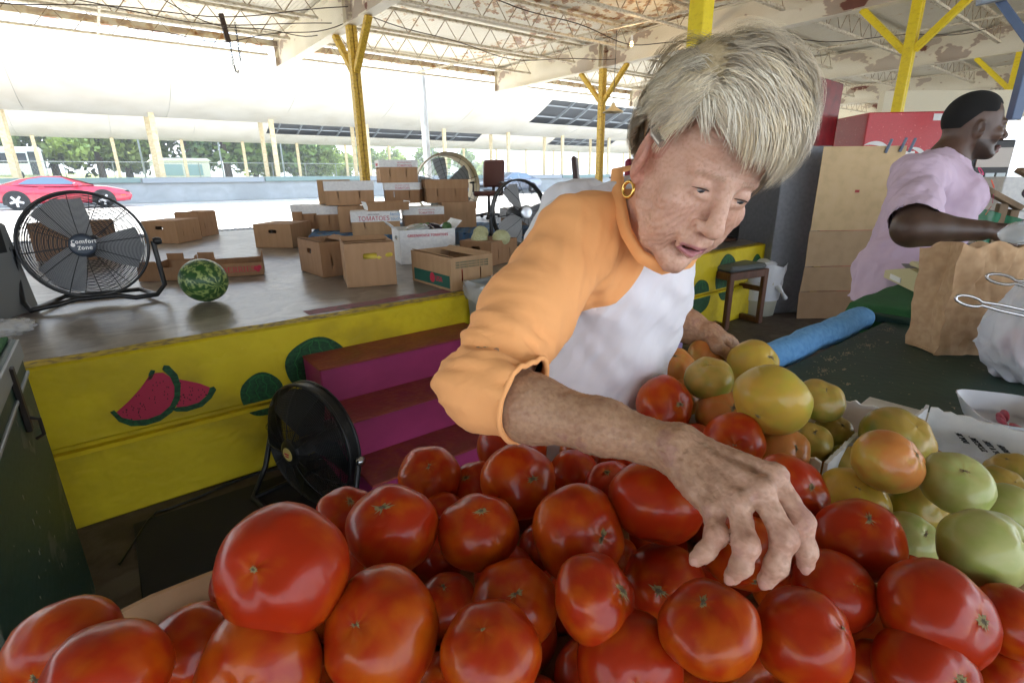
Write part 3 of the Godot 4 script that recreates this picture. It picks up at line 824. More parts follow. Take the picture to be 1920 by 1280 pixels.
	for sg in [1.0, -1.0]:
		for x in [0.98, 3.8]:
			wheel_mesh_parts(c, Vector3(x, 0.34, 0.85 * sg), 0.34, sg)
			m = MB.new()
			var pl := PackedVector2Array()
			for k in 17: pl.append(Vector2(x + cos(PI * k / 16) * 0.39, 0.34 + sin(PI * k / 16) * 0.39))
			pl.append(Vector2(x - 0.39, 0.22)); pl.append(Vector2(x + 0.39, 0.22))
			m.prism(pl, 0.02, Transform3D(Basis(), Vector3(0, 0, 0.912 * sg))); obj("wheel_arch", m.mesh(), MT.black_matte, c)
		m = MB.new(); m.box(Vector3(4.6, 0.72, 0.62 * sg), Vector3(0.3, 0.13, 0.34), Basis(), 0.03); obj("headlight", m.mesh(), head, c)
		m = MB.new(); m.ell(Vector3(3.1, 1.03, 0.98 * sg), Vector3(0.09, 0.075, 0.09)); obj("mirror", m.mesh(), silver, c)
		m = MB.new()
		for x in [1.25, 2.18, 3.25]: m.bar(Vector3(x, 0.32, 0.925 * sg), Vector3(x, 0.98, 0.89 * sg), 0.006, 0.008, Vector3.RIGHT)
		obj("door_gap", m.mesh(), MT.black_matte, c)
	m = MB.new(); m.box(Vector3(4.78, 0.5, 0), Vector3(0.06, 0.2, 1.0), Basis(), 0.02); obj("grille", m.mesh(), MT.black_matte, c)
	# coach
	var bus := thing("coach_bus", "white coach bus with dark windows parked beyond the docks", "bus", W(-9.6, 2.0, 76), FR)
	m = MB.new(); m.box(Vector3(0, 1.75, 0), Vector3(12, 2.9, 2.5), Basis(), 0.18); obj("body", m.mesh(), MT.white, bus)
	for k in 7:
		m = MB.new(); m.box(Vector3(-5.0 + k * 1.5, 2.1, 1.26), Vector3(1.42, 1.0, 0.03), Basis(), 0.01); obj("window", m.mesh(), mat(rgb(44, 54, 66), 0.1), bus)
	m = MB.new(); m.box(Vector3(5.98, 2.0, 0), Vector3(0.08, 1.7, 2.2), Basis(), 0.03); obj("windscreen", m.mesh(), mat(rgb(40, 48, 56), 0.1), bus)
	m = MB.new(); m.box(Vector3(5.3, 1.6, 1.27), Vector3(0.9, 2.3, 0.03), Basis(), 0.01); obj("door", m.mesh(), mat(rgb(50, 60, 66), 0.15), bus)
	for x in [-3.6, 3.7]: wheel_mesh_parts(bus, Vector3(x, 0.5, 1.16), 0.5, 1.0)
	# small white building
	var sh := thing("white_shed", "small white building with pale blue windows beyond the docks", "building", W(8.4, 1.7, 74), FR)
	m = MB.new(); m.box(Vector3(0, 1.1, 0), Vector3(5.6, 2.2, 4), Basis(), 0.05); obj("wall", m.mesh(), MT.white, sh)
	m = MB.new(); m.box(Vector3(-2.2, 2.5, 0), Vector3(1.0, 0.8, 2)); obj("roof_vent", m.mesh(), MT.white, sh)
	m = MB.new(); m.prism(PackedVector2Array([Vector2(-3.0, 2.2), Vector2(3.0, 2.2), Vector2(2.6, 2.5), Vector2(-2.6, 2.5)]), 4.4); obj("roof", m.mesh(), MT.white, sh)
	for k in 2:
		m = MB.new(); m.box(Vector3(-0.9 + k * 2.0, 1.2, 2.02), Vector3(1.8, 1.2, 0.04)); obj("window", m.mesh(), mat(rgb(150, 182, 196), 0.2), sh)
	# lamp poles, utility pole
	var ln := ["tall thin lamp pole left of the white shed", "thin lamp pole right of the white shed", "thin grey pole among the far columns", "distant thin pole before the right-hand trees"]
	var k2 := 0
	for q in [[4.6, 70.0], [12.5, 72.0], [20.0, 74.0], [40.0, 70.0]]:
		var lp := thing("lamp_pole", ln[k2], "lamp pole", W(q[0], 1.6, q[1]), FR, "thin poles beyond the docks"); k2 += 1
		m = MB.new(); m.tube([Vector3.ZERO, Vector3(0, 7, 0)], [0.11, 0.07], 7); obj("pole", m.mesh(), MT.steel_grey, lp)
		m = MB.new(); m.box(Vector3(0.35, 7.05, 0), Vector3(0.9, 0.14, 0.25), Basis(), 0.03); obj("lamp_head", m.mesh(), MT.steel_grey, lp)
	m = MB.new(); m.tube([W(11.3, 0.4, 20.2), W(11.25, 4, 20.2), W(11.2, 10.5, 20.2)], [0.16, 0.15, 0.12], 12)
	var up := obj("utility_pole", m.mesh(), MT.wood_pole); tag(up, "weathered grey wooden utility pole standing on the road behind the cartons", "utility pole")
	# chain-link fence
	var fe := thing("chain_link_fence", "grey chain-link fence on the grass beyond the docks", "fence", W(0, 0, 71.5), FR)
	for k in 26:
		m = MB.new(); m.tube([Vector3(-46 + k * 4.0, 1.3, 0), Vector3(-46 + k * 4.0, 3.75, 0)], 0.05, 6); obj("post", m.mesh(), MT.steel_grey, fe)
	m = MB.new(); m.tube([Vector3(-46, 3.7, 0), Vector3(54, 3.7, 0)], 0.035, 5); obj("top_rail", m.mesh(), MT.steel_grey, fe)
	m = MB.new()
	for k in 400:
		var x := -46 + k * 0.25
		m.tube([Vector3(x, 1.6, 0), Vector3(x + 1.1, 3.7, 0)], 0.006, 3, false, false); m.tube([Vector3(x + 1.1, 1.6, 0.01), Vector3(x, 3.7, 0.01)], 0.006, 3, false, false)
	var cm := obj("wire_mesh", m.mesh(), MT.steel_grey, fe)
	# trees beyond the grass
	var bark := grainy(ramp(MT.n2, [0.2, 0.8], [rgb(62, 50, 40), rgb(94, 80, 66)]), 0.5, 0.95)
	var kinds := []
	for t in 3:
		kinds.append([leaf_crown(100 + t, 5200, [Vector3(3.6, 4.2, 3.6), Vector3(4.2, 3.4, 4.0), Vector3(3.0, 4.8, 3.0)][t]), [rgb(126, 152, 84), rgb(150, 170, 88), rgb(106, 138, 88)][t]])
	var lmats := []
	for t in 3:
		var lm := vcol(0.7); lm.albedo_color = kinds[t][1]; lm.backlight = Color(0.35, 0.4, 0.2); lmats.append(lm)
	var tm := MB.new(); tm.tube([Vector3(0, -0.5, 0), Vector3(0.1, 2, 0), Vector3(0, 4.5, 0.1)], [0.34, 0.26, 0.16], 8)
	for a in [0.3, 2.2, 4.1, 5.4]: tm.tube([Vector3(0, 2.6, 0), Vector3(cos(a) * 1.0, 4.4, sin(a) * 1.0), Vector3(cos(a) * 1.9, 6.0, sin(a) * 1.9)], [0.16, 0.1, 0.04], 6)
	var trunk := tm.mesh()
	var words := ["mid green", "yellow-green", "dark blue-green"]
	var where := ["at the far left behind the coach", "left behind the coach", "above the coach's windscreen", "between the coach and the shed", "left of the lamp pole", "behind the lamp pole", "just left of the white shed", "behind the white shed", "just right of the white shed", "behind the torn canopy's left end", "under the torn canopy", "left of the yellow forked column", "behind the yellow forked column", "low behind the round drum fan", "low behind the silver sedan's left", "low behind the silver sedan", "low right of the silver sedan", "low by the far right canopy columns", "low at the far end of the docks", "last and lowest by the woman's shoulder"]
	for k in 20:
		var kd := [0, 2, 0, 0, 1, 2, 0, 2, 0, 2, 1, 0, 1, 1, 0, 1, 0, 1, 0, 1][k] as int
		var u := -13.0 + k * 3.5 + rng.randf_range(-0.8, 0.8); var v := 83.0 + rng.randf_range(-3, 6)
		if k > 12: u = 34.0 + (k - 13) * 10.0 + rng.randf_range(-2, 2); v = 96.0 + (k - 13) * 7.0
		var sc := rng.randf_range(1.15, 1.5) * (0.62 if k > 11 else (0.85 if k > 8 else 1.0))
		var t := thing("leafy_tree", "%s leafy tree %s" % [words[kd], where[k]], "tree", W(u, 2.4 if k < 10 else 1.3, v), Basis(Vector3.UP, k * 1.3).scaled(Vector3.ONE * sc), "trees beyond the grass")
		obj("trunk", trunk, bark, t)
		obj("crown", kinds[kd][0], lmats[kd], t)

func leaf_crown(sd: int, n: int, r: Vector3) -> ArrayMesh:
	var q := RandomNumberGenerator.new(); q.seed = sd
	var m := MB.new(); var cl := []
	for k in 44:
		var d := Vector3(q.randfn(), q.randfn(), q.randfn()).normalized() * pow(q.randf(), 0.4)
		cl.append([Vector3(0, 1.2 + r.y * 0.85, 0) + d * r, q.randf_range(0.75, 1.5), q.randf_range(0.55, 1.1)])
	for k in n:
		var c: Array = cl[k % cl.size()]
		var d := Vector3(q.randfn(), q.randfn(), q.randfn()).normalized() * pow(q.randf(), 0.45)
		var p: Vector3 = c[0] + d * c[1]
		var b := Basis(Vector3(q.randfn(), q.randfn(), q.randfn()).normalized(), q.randf() * TAU)
		var s := q.randf_range(0.13, 0.28); var t: float = c[2] * q.randf_range(0.7, 1.2)
		m.col = Color(t, t, t * 0.95)
		m.quad(p + b * Vector3(-s, -s * 0.6, 0), p + b * Vector3(s, -s * 0.6, s * 0.2), p + b * Vector3(s, s * 0.6, 0), p + b * Vector3(-s, s * 0.6, -s * 0.2))
	return m.mesh()

# ---------------------------------------------------------------- cartons, pallets and produce on the platform
# a sheet of card in the xy plane (centre 0) with real holes [x, y, w, h]
func card(m: MB, w: float, h: float, holes: Array, o: Transform3D, th := 0.005) -> void:
	var xs := [-w / 2, w / 2]; var ys := [-h / 2, h / 2]
	for q in holes:
		xs.append_array([q[0] - q[2] / 2, q[0] + q[2] / 2]); ys.append_array([q[1] - q[3] / 2, q[1] + q[3] / 2])
	xs.sort(); ys.sort()
	for a in xs.size() - 1:
		for b in ys.size() - 1:
			var cx: float = (xs[a] + xs[a + 1]) / 2; var cy: float = (ys[b] + ys[b + 1]) / 2
			var open := false
			for q in holes:
				if absf(cx - q[0]) < q[2] / 2 and absf(cy - q[1]) < q[3] / 2: open = true
			if open or xs[a + 1] - xs[a] < 1e-5 or ys[b + 1] - ys[b] < 1e-5: continue
			var p := [Vector2(xs[a], ys[b]), Vector2(xs[a], ys[b + 1]), Vector2(xs[a + 1], ys[b + 1]), Vector2(xs[a + 1], ys[b])]
			var f := []; var k := []
			for q in p: f.append(o * Vector3(q.x, q.y, th / 2)); k.append(o * Vector3(q.x, q.y, -th / 2))
			m.quad(f[0], f[1], f[2], f[3]); m.quad(k[0], k[3], k[2], k[1])
	for q in holes:   # the cut edges
		m.box(o * Vector3(q[0], q[1] + q[3] / 2, 0), Vector3(q[2], 0.0006, th), o.basis); m.box(o * Vector3(q[0], q[1] - q[3] / 2, 0), Vector3(q[2], 0.0006, th), o.basis)
	m.box(o * Vector3(0, h / 2, 0), Vector3(w, 0.0006, th), o.basis); m.box(o * Vector3(-w / 2, 0, 0), Vector3(0.0006, h, th), o.basis); m.box(o * Vector3(w / 2, 0, 0), Vector3(0.0006, h, th), o.basis)

# style: closed, open, lid;  L along x, H, D along z
func carton(called: String, label: String, at: Vector3, b: Basis, L: float, H: float, D: float, style: String, tone := 0, hole_end := true, lid_h := 0.08, lid_m: Material = null) -> Node3D:
	var t := thing(called, label, "box", at, b, "cardboard cartons on the platform")
	var cm: Material = MT.cards[tone % 4]
	var slots := [[-L * 0.24, -H * 0.05, 0.012, 0.085], [L * 0.2, -H * 0.05, 0.012, 0.085]]
	var hole := [[0.0, H * 0.2, 0.095, 0.034], [0.0, H * 0.2 + 0.0, 0.075, 0.042]] if hole_end else []
	for s in [1.0, -1.0]:
		var m := MB.new(); card(m, L, H, slots, Transform3D(Basis(Vector3.UP, 0.0 if s > 0 else PI), Vector3(0, H / 2, s * (D / 2 - 0.0025)))); obj("side_panel", m.mesh(), cm, t)
		m = MB.new(); card(m, D - 0.012, H, hole, Transform3D(Basis(Vector3.UP, PI / 2 * s), Vector3(s * (L / 2 - 0.003), H / 2, 0))); obj("end_panel", m.mesh(), cm, t)
	var m := MB.new(); m.box(Vector3(0, 0.005, 0), Vector3(L - 0.012, 0.006, D - 0.012)); obj("bottom", m.mesh(), cm, t)
	if style == "closed":
		m = MB.new(); m.box(Vector3(-L / 4 + 0.001, H + 0.002, 0), Vector3(L / 2 - 0.004, 0.005, D)); m.box(Vector3(L / 4 - 0.001, H + 0.0025, 0), Vector3(L / 2 - 0.004, 0.005, D)); obj("top_flap", m.mesh(), cm, t)
	elif style == "lid":
		var lm: Material = lid_m if lid_m else MT.card_white
		m = MB.new(); m.box(Vector3(0, H + 0.006, 0), Vector3(L + 0.016, 0.005, D + 0.016))
		for s in [1.0, -1.0]:
			m.box(Vector3(0, H + 0.003 - lid_h / 2, s * (D / 2 + 0.0055)), Vector3(L + 0.016, lid_h, 0.005)); m.box(Vector3(s * (L / 2 + 0.0055), H + 0.003 - lid_h / 2, 0), Vector3(0.005, lid_h, D + 0.006))
		obj("lid", m.mesh(), lm, t)
	elif style == "open":
		for s in [1.0, -1.0]:   # inner top flange folded in
			m = MB.new(); m.box(Vector3(s * (L / 2 - 0.045), H - 0.004, 0), Vector3(0.08, 0.004, D - 0.014), Basis(Vector3.BACK, s * 0.35)); obj("end_flap", m.mesh(), cm, t)
	return t

func ang(deg: float) -> Basis:   # turn within the shed's frame
	return FR * Basis(Vector3.UP, deg_to_rad(deg))

func pallet(label: String, at: Vector3, b: Basis, L: float, D: float) -> void:
	var t := thing("blue_pallet", label, "pallet", at, b, "blue wooden pallets")
	for k in 8:
		var m := MB.new(); m.box(Vector3(0, 0.129, -D / 2 + 0.05 + k * (D - 0.1) / 7.0), Vector3(L, 0.02, 0.1), Basis(), 0.003); obj("deck_board", m.mesh(), MT.blue_wood, t)
	for k in 3:
		var m := MB.new(); m.box(Vector3(-L / 2 + 0.06 + k * (L - 0.12) / 2.0, 0.07, 0), Vector3(0.1, 0.096, D), Basis(), 0.003); obj("stringer", m.mesh(), MT.blue_wood, t)
		m = MB.new(); m.box(Vector3(0, 0.011, -D / 2 + 0.06 + k * (D - 0.12) / 2.0), Vector3(L, 0.02, 0.1), Basis(), 0.003); obj("bottom_board", m.mesh(), MT.blue_wood, t)

func build_platform_things() -> void:
	var Y := 0.781
	carton("carton", "plain carton with hand hole standing before another near the road edge", W(0.69, Y, 8.0), ang(52), 0.5, 0.27, 0.42, "closed", 0)
	carton("carton", "open-topped carton half hidden behind the plain one by the road edge", W(1.05, Y, 8.6), ang(50), 0.4, 0.33, 0.34, "open", 2)
	carton("carton", "closed plain carton alone on the floor left of the blue pallet", W(1.66, Y, 6.5), ang(47), 0.5, 0.26, 0.44, "closed", 0)
	carton("carton", "open carton turned corner-on before the pallet, left of the pale one", W(1.42, Y, 4.28), ang(3), 0.32, 0.27, 0.48, "open", 2)
	var b := carton("carton", "pale open carton facing the front with yellow squash behind its hand hole", W(1.5, Y, 3.68), ang(73), 0.45, 0.305, 0.345, "open", 1)
	b = carton("carton", "open carton with green and red printed base band by the platform edge", W(1.93, Y, 3.2), ang(0), 0.34, 0.225, 0.56, "open", 3, false)
	var m := MB.new(); m.box(Vector3(-0.1725, 0.06, 0.01), Vector3(0.0015, 0.085, 0.5)); obj("printed_band", m.mesh(), MT.green_ink, b)
	m = MB.new(); m.lathe([Vector2(0.001, 0.0), Vector2(0.035, 0.0), Vector2(0.035, 0.0015), Vector2(0.001, 0.0015)], 16, Transform3D(Basis(Vector3.BACK, PI / 2), Vector3(-0.1734, 0.065, 0.03))); obj("printed_fruit", m.mesh(), MT.red_ink, b)
	text("USA", 0.035, MT.red_ink, b, Transform3D(Basis(Vector3.UP, -PI / 2), Vector3(-0.1738, 0.065, 0.12)))
	for k in 3: text("VINE RIPENED PRODUCE OF THE FARM", 0.011, MT.green_ink, b, Transform3D(Basis(), Vector3(0.0, 0.19 - k * 0.017, 0.2812)), "lettering", false, false)
	# squash behind the hole of the pale box, seen through it
	var sq := MB.new(); sq.ell(Vector3.ZERO, Vector3(0.06, 0.045, 0.11), Basis(Vector3.UP, 0.4)); sq.tube([Vector3(0.04, 0.01, 0.09), Vector3(0.055, 0.02, 0.15)], [0.02, 0.012], 8)
	var so := obj("yellow_squash", sq.mesh(), mat(rgb(214, 190, 64), 0.4)); so.transform = Transform3D(ang(20), W(1.47, Y + 0.2, 3.53)); tag(so, "yellow squash inside the pale open carton", "squash")
	# the strawberry trays
	for q in [[0.42, 4.95, 62.0, "left shallow strawberry tray lying behind the watermelon"], [0.76, 4.78, -14.0, "right strawberry tray with berry print lying by the watermelon"]]:
		var t := thing("fruit_tray", q[3], "tray", W(q[0], Y, q[1]), ang(q[2]), "shallow strawberry trays")
		for s in [1.0, -1.0]:
			m = MB.new(); card(m, 0.5, 0.1, [], Transform3D(Basis(Vector3.RIGHT, -0.08 * s) , Vector3(0, 0.05, s * 0.19))); obj("side_panel", m.mesh(), MT.cards[2], t)
			m = MB.new(); card(m, 0.38, 0.1, [], Transform3D(Basis(Vector3.UP, PI / 2), Vector3(s * 0.248, 0.05, 0))); m.box(Vector3(s * 0.248, 0.125, 0.12), Vector3(0.006, 0.05, 0.13)); m.box(Vector3(s * 0.248, 0.125, -0.12), Vector3(0.006, 0.05, 0.13)); obj("end_panel", m.mesh(), MT.cards[2], t)
		m = MB.new(); m.box(Vector3(0, 0.004, 0), Vector3(0.49, 0.005, 0.375)); obj("bottom", m.mesh(), MT.cards[1], t)
		if q[2] < 0:
			text("STRAWBERRIES", 0.042, MT.red_ink, t, Transform3D(Basis(Vector3.RIGHT, -0.08), Vector3(-0.03, 0.052, 0.1935)), "lettering", true, false)
			m = MB.new()
			for p in [Vector2(0.2, 0.055), Vector2(0.225, 0.06), Vector2(0.212, 0.04)]: m.ell(Vector3(p.x, p.y, 0.194), Vector3(0.016, 0.018, 0.0015))
			obj("printed_berry", m.mesh(), MT.red_ink, t)
	# watermelon
	var wm := watermelon_mesh()
	var wo := obj("watermelon", wm, vcol(0.35)); wo.transform = Transform3D(FR * Basis(Vector3.UP, 0.35) * Basis(Vector3.RIGHT, PI / 2 + 0.12), W(0.43, Y + 0.133, 3.72)); tag(wo, "striped green watermelon on the platform by the fan", "watermelon")
	# pallet with stacked cartons: local x along e1, d along e2
	var PB := ang(-22)
	var P0 := W(2.12, Y, 5.62); var e1 := PB.x; var e2 := -PB.z
	pallet("worn blue pallet under the stacked tomato cartons", P0 + e1 * 0.4 + e2 * 0.83, PB, 1.7, 1.7)
	pallet("worn blue pallet with bare deck right of the stack", W(3.75, Y, 5.55), ang(10), 1.2, 1.1)
	var y1 := Y + 0.141
	var at := func(x: float, d: float, y: float) -> Vector3: return Vector3(0, y, 0) + Vector3(P0.x, 0, P0.z) + e1 * x + e2 * d
	var tc := carton("carton", "carton with white lid printed TOMATOES in large letters, front of the stack", at.call(0.29, 0.2, y1), PB, 0.52, 0.245, 0.38, "lid", 3, true, 0.105)
	text("TOMATOES", 0.048, MT.red_ink, tc, Transform3D(Basis(), Vector3(-0.02, 0.178, 0.1995)), "lettering", false, false)
	text("SIMPLY RIPENED", 0.011, MT.black_ink, tc, Transform3D(Basis(), Vector3(-0.02, 0.222, 0.1995)))
	text("family\ntouch", 0.03, MT.blue_ink, tc, Transform3D(Basis(), Vector3(0.215, 0.195, 0.1995)), "lettering", false, false)
	m = MB.new(); m.ell(Vector3(-0.272, 0.2, 0.1), Vector3(0.0015, 0.028, 0.022)); obj("printed_fruit", m.mesh(), MT.red_ink, tc)
	carton("carton", "plain tall carton directly left behind the TOMATOES lid", at.call(0.13, 0.56, y1), PB, 0.5, 0.29, 0.29, "closed", 1)
	carton("carton", "white-lidded carton end, third from the left in the pallet's side row", at.call(-0.12, 0.88, y1), PB, 0.5, 0.28, 0.28, "lid", 0, true, 0.09)
	carton("carton", "white-lidded carton end, second from the left in the pallet's side row", at.call(-0.31, 1.19, y1), PB, 0.5, 0.28, 0.28, "lid", 2, true, 0.09)
	carton("carton", "white-lidded carton end, leftmost in the pallet's side row", at.call(-0.48, 1.5, y1), PB, 0.5, 0.28, 0.28, "lid", 0, true, 0.08)
	var t2 := carton("carton", "white-lidded carton behind the TOMATOES lid, low in the stack", at.call(0.85, 0.42, y1), PB, 0.46, 0.27, 0.36, "lid", 2, true, 0.085)
	text("TOMATOES", 0.026, MT.red_ink, t2, Transform3D(Basis(), Vector3(0.03, 0.21, 0.1895)), "lettering", false, false); text("VINE RIPENED TOMATOES", 0.012, MT.red_ink, t2, Transform3D(Basis(), Vector3(0.03, 0.245, 0.1895)), "lettering", false, false)
	carton("carton", "brown carton with brown lid at the stack's lower right corner", at.call(1.33, 0.72, y1), PB, 0.42, 0.3, 0.36, "lid", 1, true, 0.07, MT.cards[1])
	var y2 := y1 + 0.3
	carton("carton", "wide white-lidded carton on the stack's left, upper layer", at.call(0.03, 0.86, y2), PB, 0.56, 0.27, 0.42, "lid", 1, true, 0.105)
	carton("carton", "brown carton end peeping out left of the wide white lid", at.call(-0.16, 1.32, y2), PB, 0.4, 0.29, 0.34, "closed", 3)
	var t3 := carton("carton", "tomato carton in the middle of the upper layer below the topmost one", at.call(0.66, 0.95, y2), PB, 0.42, 0.24, 0.4, "lid", 2, true, 0.08)
	text("TOMATOES", 0.026, MT.red_ink, t3, Transform3D(Basis(), Vector3(0.0, 0.185, 0.2095)), "lettering", false, false); text("VINE RIPENED TOMATOES", 0.011, MT.red_ink, t3, Transform3D(Basis(), Vector3(0.0, 0.218, 0.2095)), "lettering", false, false)
	carton("carton", "white-lidded carton squeezed behind the middle of the upper layer", at.call(0.98, 1.3, y2), PB, 0.4, 0.24, 0.34, "lid", 2, true, 0.08)
	carton("carton", "brown carton with brown lid on the upper layer's right", at.call(1.2, 0.82, y2 + 0.004), PB, 0.52, 0.27, 0.42, "lid", 2, true, 0.1, MT.cards[0])
	var t4 := carton("carton", "topmost tomato carton of the stack with white printed lid", at.call(0.62, 0.97, y2 + 0.25), PB * Basis(Vector3.UP, 0.1), 0.46, 0.26, 0.36, "lid", 1, true, 0.08)
	text("TOMATOES", 0.026, MT.red_ink, t4, Transform3D(Basis(), Vector3(0.07, 0.2, 0.1895)), "lettering", false, false); text("VINE RIPENED TOMATOES", 0.011, MT.red_ink, t4, Transform3D(Basis(), Vector3(0.07, 0.235, 0.1895)), "lettering", false, false); text("TOMATOES", 0.03, MT.red_ink, t4, Transform3D(Basis(Vector3.UP, -PI / 2), Vector3(-0.2395, 0.215, 0.0)), "lettering", false, false)
	# loose lid lying upside down on the front carton
	var ll := thing("open_carton", "loose white and brown carton lid lying inside-up on the stack's front carton", "box", at.call(0.42, 0.24, y1 + 0.2535), PB * Basis(Vector3.UP, 0.15))
	m = MB.new(); m.box(Vector3(0, 0.004, 0), Vector3(0.46, 0.005, 0.32)); obj("bottom", m.mesh(), MT.cards[0], ll)
	for s in [1.0, -1.0]:
		m = MB.new(); m.box(Vector3(0, 0.05, s * 0.16), Vector3(0.46, 0.09, 0.005), Basis(Vector3.RIGHT, s * 0.2)); obj("side_panel", m.mesh(), MT.cards[0], ll)
		m = MB.new(); m.box(Vector3(s * 0.232, 0.05, 0), Vector3(0.005, 0.1, 0.3), Basis(Vector3.BACK, -s * 0.3)); obj("end_panel", m.mesh(), MT.card_white, ll)
	# white open crate of vegetables
	var vb := thing("vegetable_crate", "white open carton of eggplants and squash before the pallet", "box", W(2.32, Y, 4.32), ang(-16), "cardboard cartons on the platform")
	for s in [1.0, -1.0]:
		m = MB.new(); card(m, 0.5, 0.3, [], Transform3D(Basis(Vector3.RIGHT, s * 0.06), Vector3(0, 0.15, s * 0.2))); obj("side_panel", m.mesh(), MT.card_white, vb)
		m = MB.new(); card(m, 0.39, 0.3, [[0.0, 0.07, 0.09, 0.035]], Transform3D(Basis(Vector3.UP, s * PI / 2), Vector3(s * 0.248, 0.15, 0))); obj("end_panel", m.mesh(), MT.card_white, vb)
		m = MB.new(); m.box(Vector3(s * 0.29, 0.33, 0), Vector3(0.1, 0.005, 0.38), Basis(Vector3.BACK, s * 0.75)); obj("flap", m.mesh(), MT.card_white, vb)
	m = MB.new(); m.box(Vector3(0, 0.01, 0), Vector3(0.49, 0.01, 0.38)); obj("bottom", m.mesh(), MT.cards[1], vb)
	m = MB.new(); m.box(Vector3(0, 0.19, 0), Vector3(0.484, 0.006, 0.376)); obj("inner_tray", m.mesh(), MT.cards[1], vb)
	text("GREENHOUSE TOMATOES", 0.022, MT.red_ink, vb, Transform3D(Basis(Vector3.RIGHT, 0.06), Vector3(0.0, 0.25, 0.211)), "lettering", false, true)
	var egg := mat(rgb(34, 16, 38), 0.18); var leaf := mat(rgb(70, 104, 52), 0.6)
	for q in [[0.02, 0.28, 0.04, 0.5, "shiny dark eggplant with green cap in the middle of the white carton"], [0.13, 0.27, -0.08, -0.4, "dark eggplant lying behind the others in the white carton"], [0.2, 0.285, 0.06, 1.6, "dark eggplant poking out of the white carton's right side"]]:
		var t := thing("eggplant", q[4], "eggplant", vb.transform * Vector3(q[0], q[1], q[2]), vb.basis * Basis(Vector3.UP, q[3]) * Basis(Vector3.BACK, 1.2), "eggplants in the white carton")
		m = MB.new(); m.lathe([Vector2(0.001, -0.11), Vector2(0.035, -0.1), Vector2(0.056, -0.06), Vector2(0.06, -0.02), Vector2(0.05, 0.04), Vector2(0.035, 0.08), Vector2(0.02, 0.1), Vector2(0.001, 0.105)], 16); obj("fruit", m.mesh(), egg, t)
		m = MB.new(); m.lathe([Vector2(0.047, 0.062), Vector2(0.04, 0.085), Vector2(0.024, 0.104), Vector2(0.01, 0.112), Vector2(0.008, 0.15), Vector2(0.001, 0.152)], 10); obj("cap", m.mesh(), leaf, t)
	var pale := mat(rgb(196, 190, 140), 0.5); var yel := mat(rgb(224, 176, 48), 0.4)
	for q in [[-0.13, 0.25, 0.05, pale, "pale squash left of the clear bag in the white carton"], [-0.04, 0.27, -0.12, yel, "yellow pepper at the back of the white carton"]]:
		m = MB.new(); m.ell(Vector3.ZERO, Vector3(0.075, 0.05, 0.065), Basis(), 18, 12)
		var o := obj("squash", m.mesh(), q[3]); o.transform = vb.transform * Transform3D(Basis(), Vector3(q[0], q[1], q[2])); tag(o, q[4], "squash")
	m = MB.new(); crumple(m, Vector3(0.13, 0.05, 0.1), 6); var pb := obj("plastic_bag", m.mesh(), MT.clear); pb.transform = vb.transform * Transform3D(Basis(), Vector3(-0.06, 0.3, 0.08)); tag(pb, "crumpled clear plastic bag on the vegetables in the white carton", "plastic bag")
	var k := 0
	for q in [[2.62, 3.83, 0.075, "pale green melon behind the printed open carton, leftmost"], [2.78, 3.72, 0.082, "pale green melon behind the printed open carton, nearest"], [2.74, 3.98, 0.07, "pale green melon on the others behind the open carton"]]:
		m = MB.new(); bumpy(m, q[2], k + 3)
		var o := obj("pale_melon", m.mesh(), grainy(ramp(MT.n2, [0.2, 0.5, 0.8], [rgb(150, 158, 104), rgb(196, 196, 150), rgb(214, 212, 176)]), 3.0, 0.55)); o.position = W(q[0], 1.0 + (0.03 if k == 2 else 0.0), q[1]); tag(o, q[3], "melon"); k += 1
	carton("carton", "low brown carton carrying the pale melons", W(2.72, Y, 3.83), ang(20), 0.42, 0.2, 0.34, "closed", 2)
	# red onions or tomatoes glimpsed inside the printed carton
	m = MB.new(); m.ell(Vector3.ZERO, Vector3(0.05, 0.045, 0.05)); var rt := obj("loose_tomato", m.mesh(), mat(rgb(196, 60, 30), 0.3)); rt.position = W(1.98, Y + 0.06, 3.12); tag(rt, "orange-red tomato lying in the printed open carton", "tomato")
	# carton printed upside down beside the right-hand fan
	var ud := carton("carton", "upside-down TOMATOES carton behind the black stand fan", W(4.55, Y, 5.6), ang(24), 0.5, 0.34, 0.4, "lid", 0, false, 0.12)
	text("TOMATOES", 0.05, MT.black_ink, ud, Transform3D(Basis(Vector3.BACK, PI), Vector3(-0.08, 0.285, 0.2095)))
	# big beige drum fan lying against the column
	var df := thing("drum_fan", "large round beige drum fan standing behind the carton stack", "fan", W(5.15, Y, 8.6), ang(-14))
	var beige := mat(rgb(196, 178, 138), 0.5)
	var ax := Transform3D(Basis(Vector3.RIGHT, PI / 2), Vector3(0, 0.6, 0))
	m = MB.new(); m.lathe([Vector2(0.53, -0.2), Vector2(0.55, -0.2), Vector2(0.56, 0.0), Vector2(0.6, 0.22), Vector2(0.585, 0.222), Vector2(0.54, 0.0), Vector2(0.53, -0.2)], 40, ax); obj("housing", m.mesh(), beige, df)
	for q in 5:
		m = MB.new(); var a := TAU * q / 5.0 + 0.2; m.xf = Transform3D(Basis(Vector3.BACK, a), Vector3(0, 0.6, 0))
		m.sheet([[Vector3(-0.06, 0.05, 0.02), Vector3(0.0, 0.05, 0.0), Vector3(0.06, 0.05, -0.02)], [Vector3(-0.12, 0.28, 0.05), Vector3(0.0, 0.3, 0.0), Vector3(0.12, 0.28, -0.05)], [Vector3(-0.15, 0.5, 0.06), Vector3(0.0, 0.52, 0.0), Vector3(0.13, 0.5, -0.06)]]); obj("blade", m.mesh(), MT.steel_grey, df)
	m = MB.new(); m.lathe([Vector2(0.001, 0.1), Vector2(0.09, 0.1), Vector2(0.1, 0.0), Vector2(0.09, -0.12), Vector2(0.001, -0.12)], 16, ax); obj("motor", m.mesh(), MT.black_matte, df)
	m = MB.new()
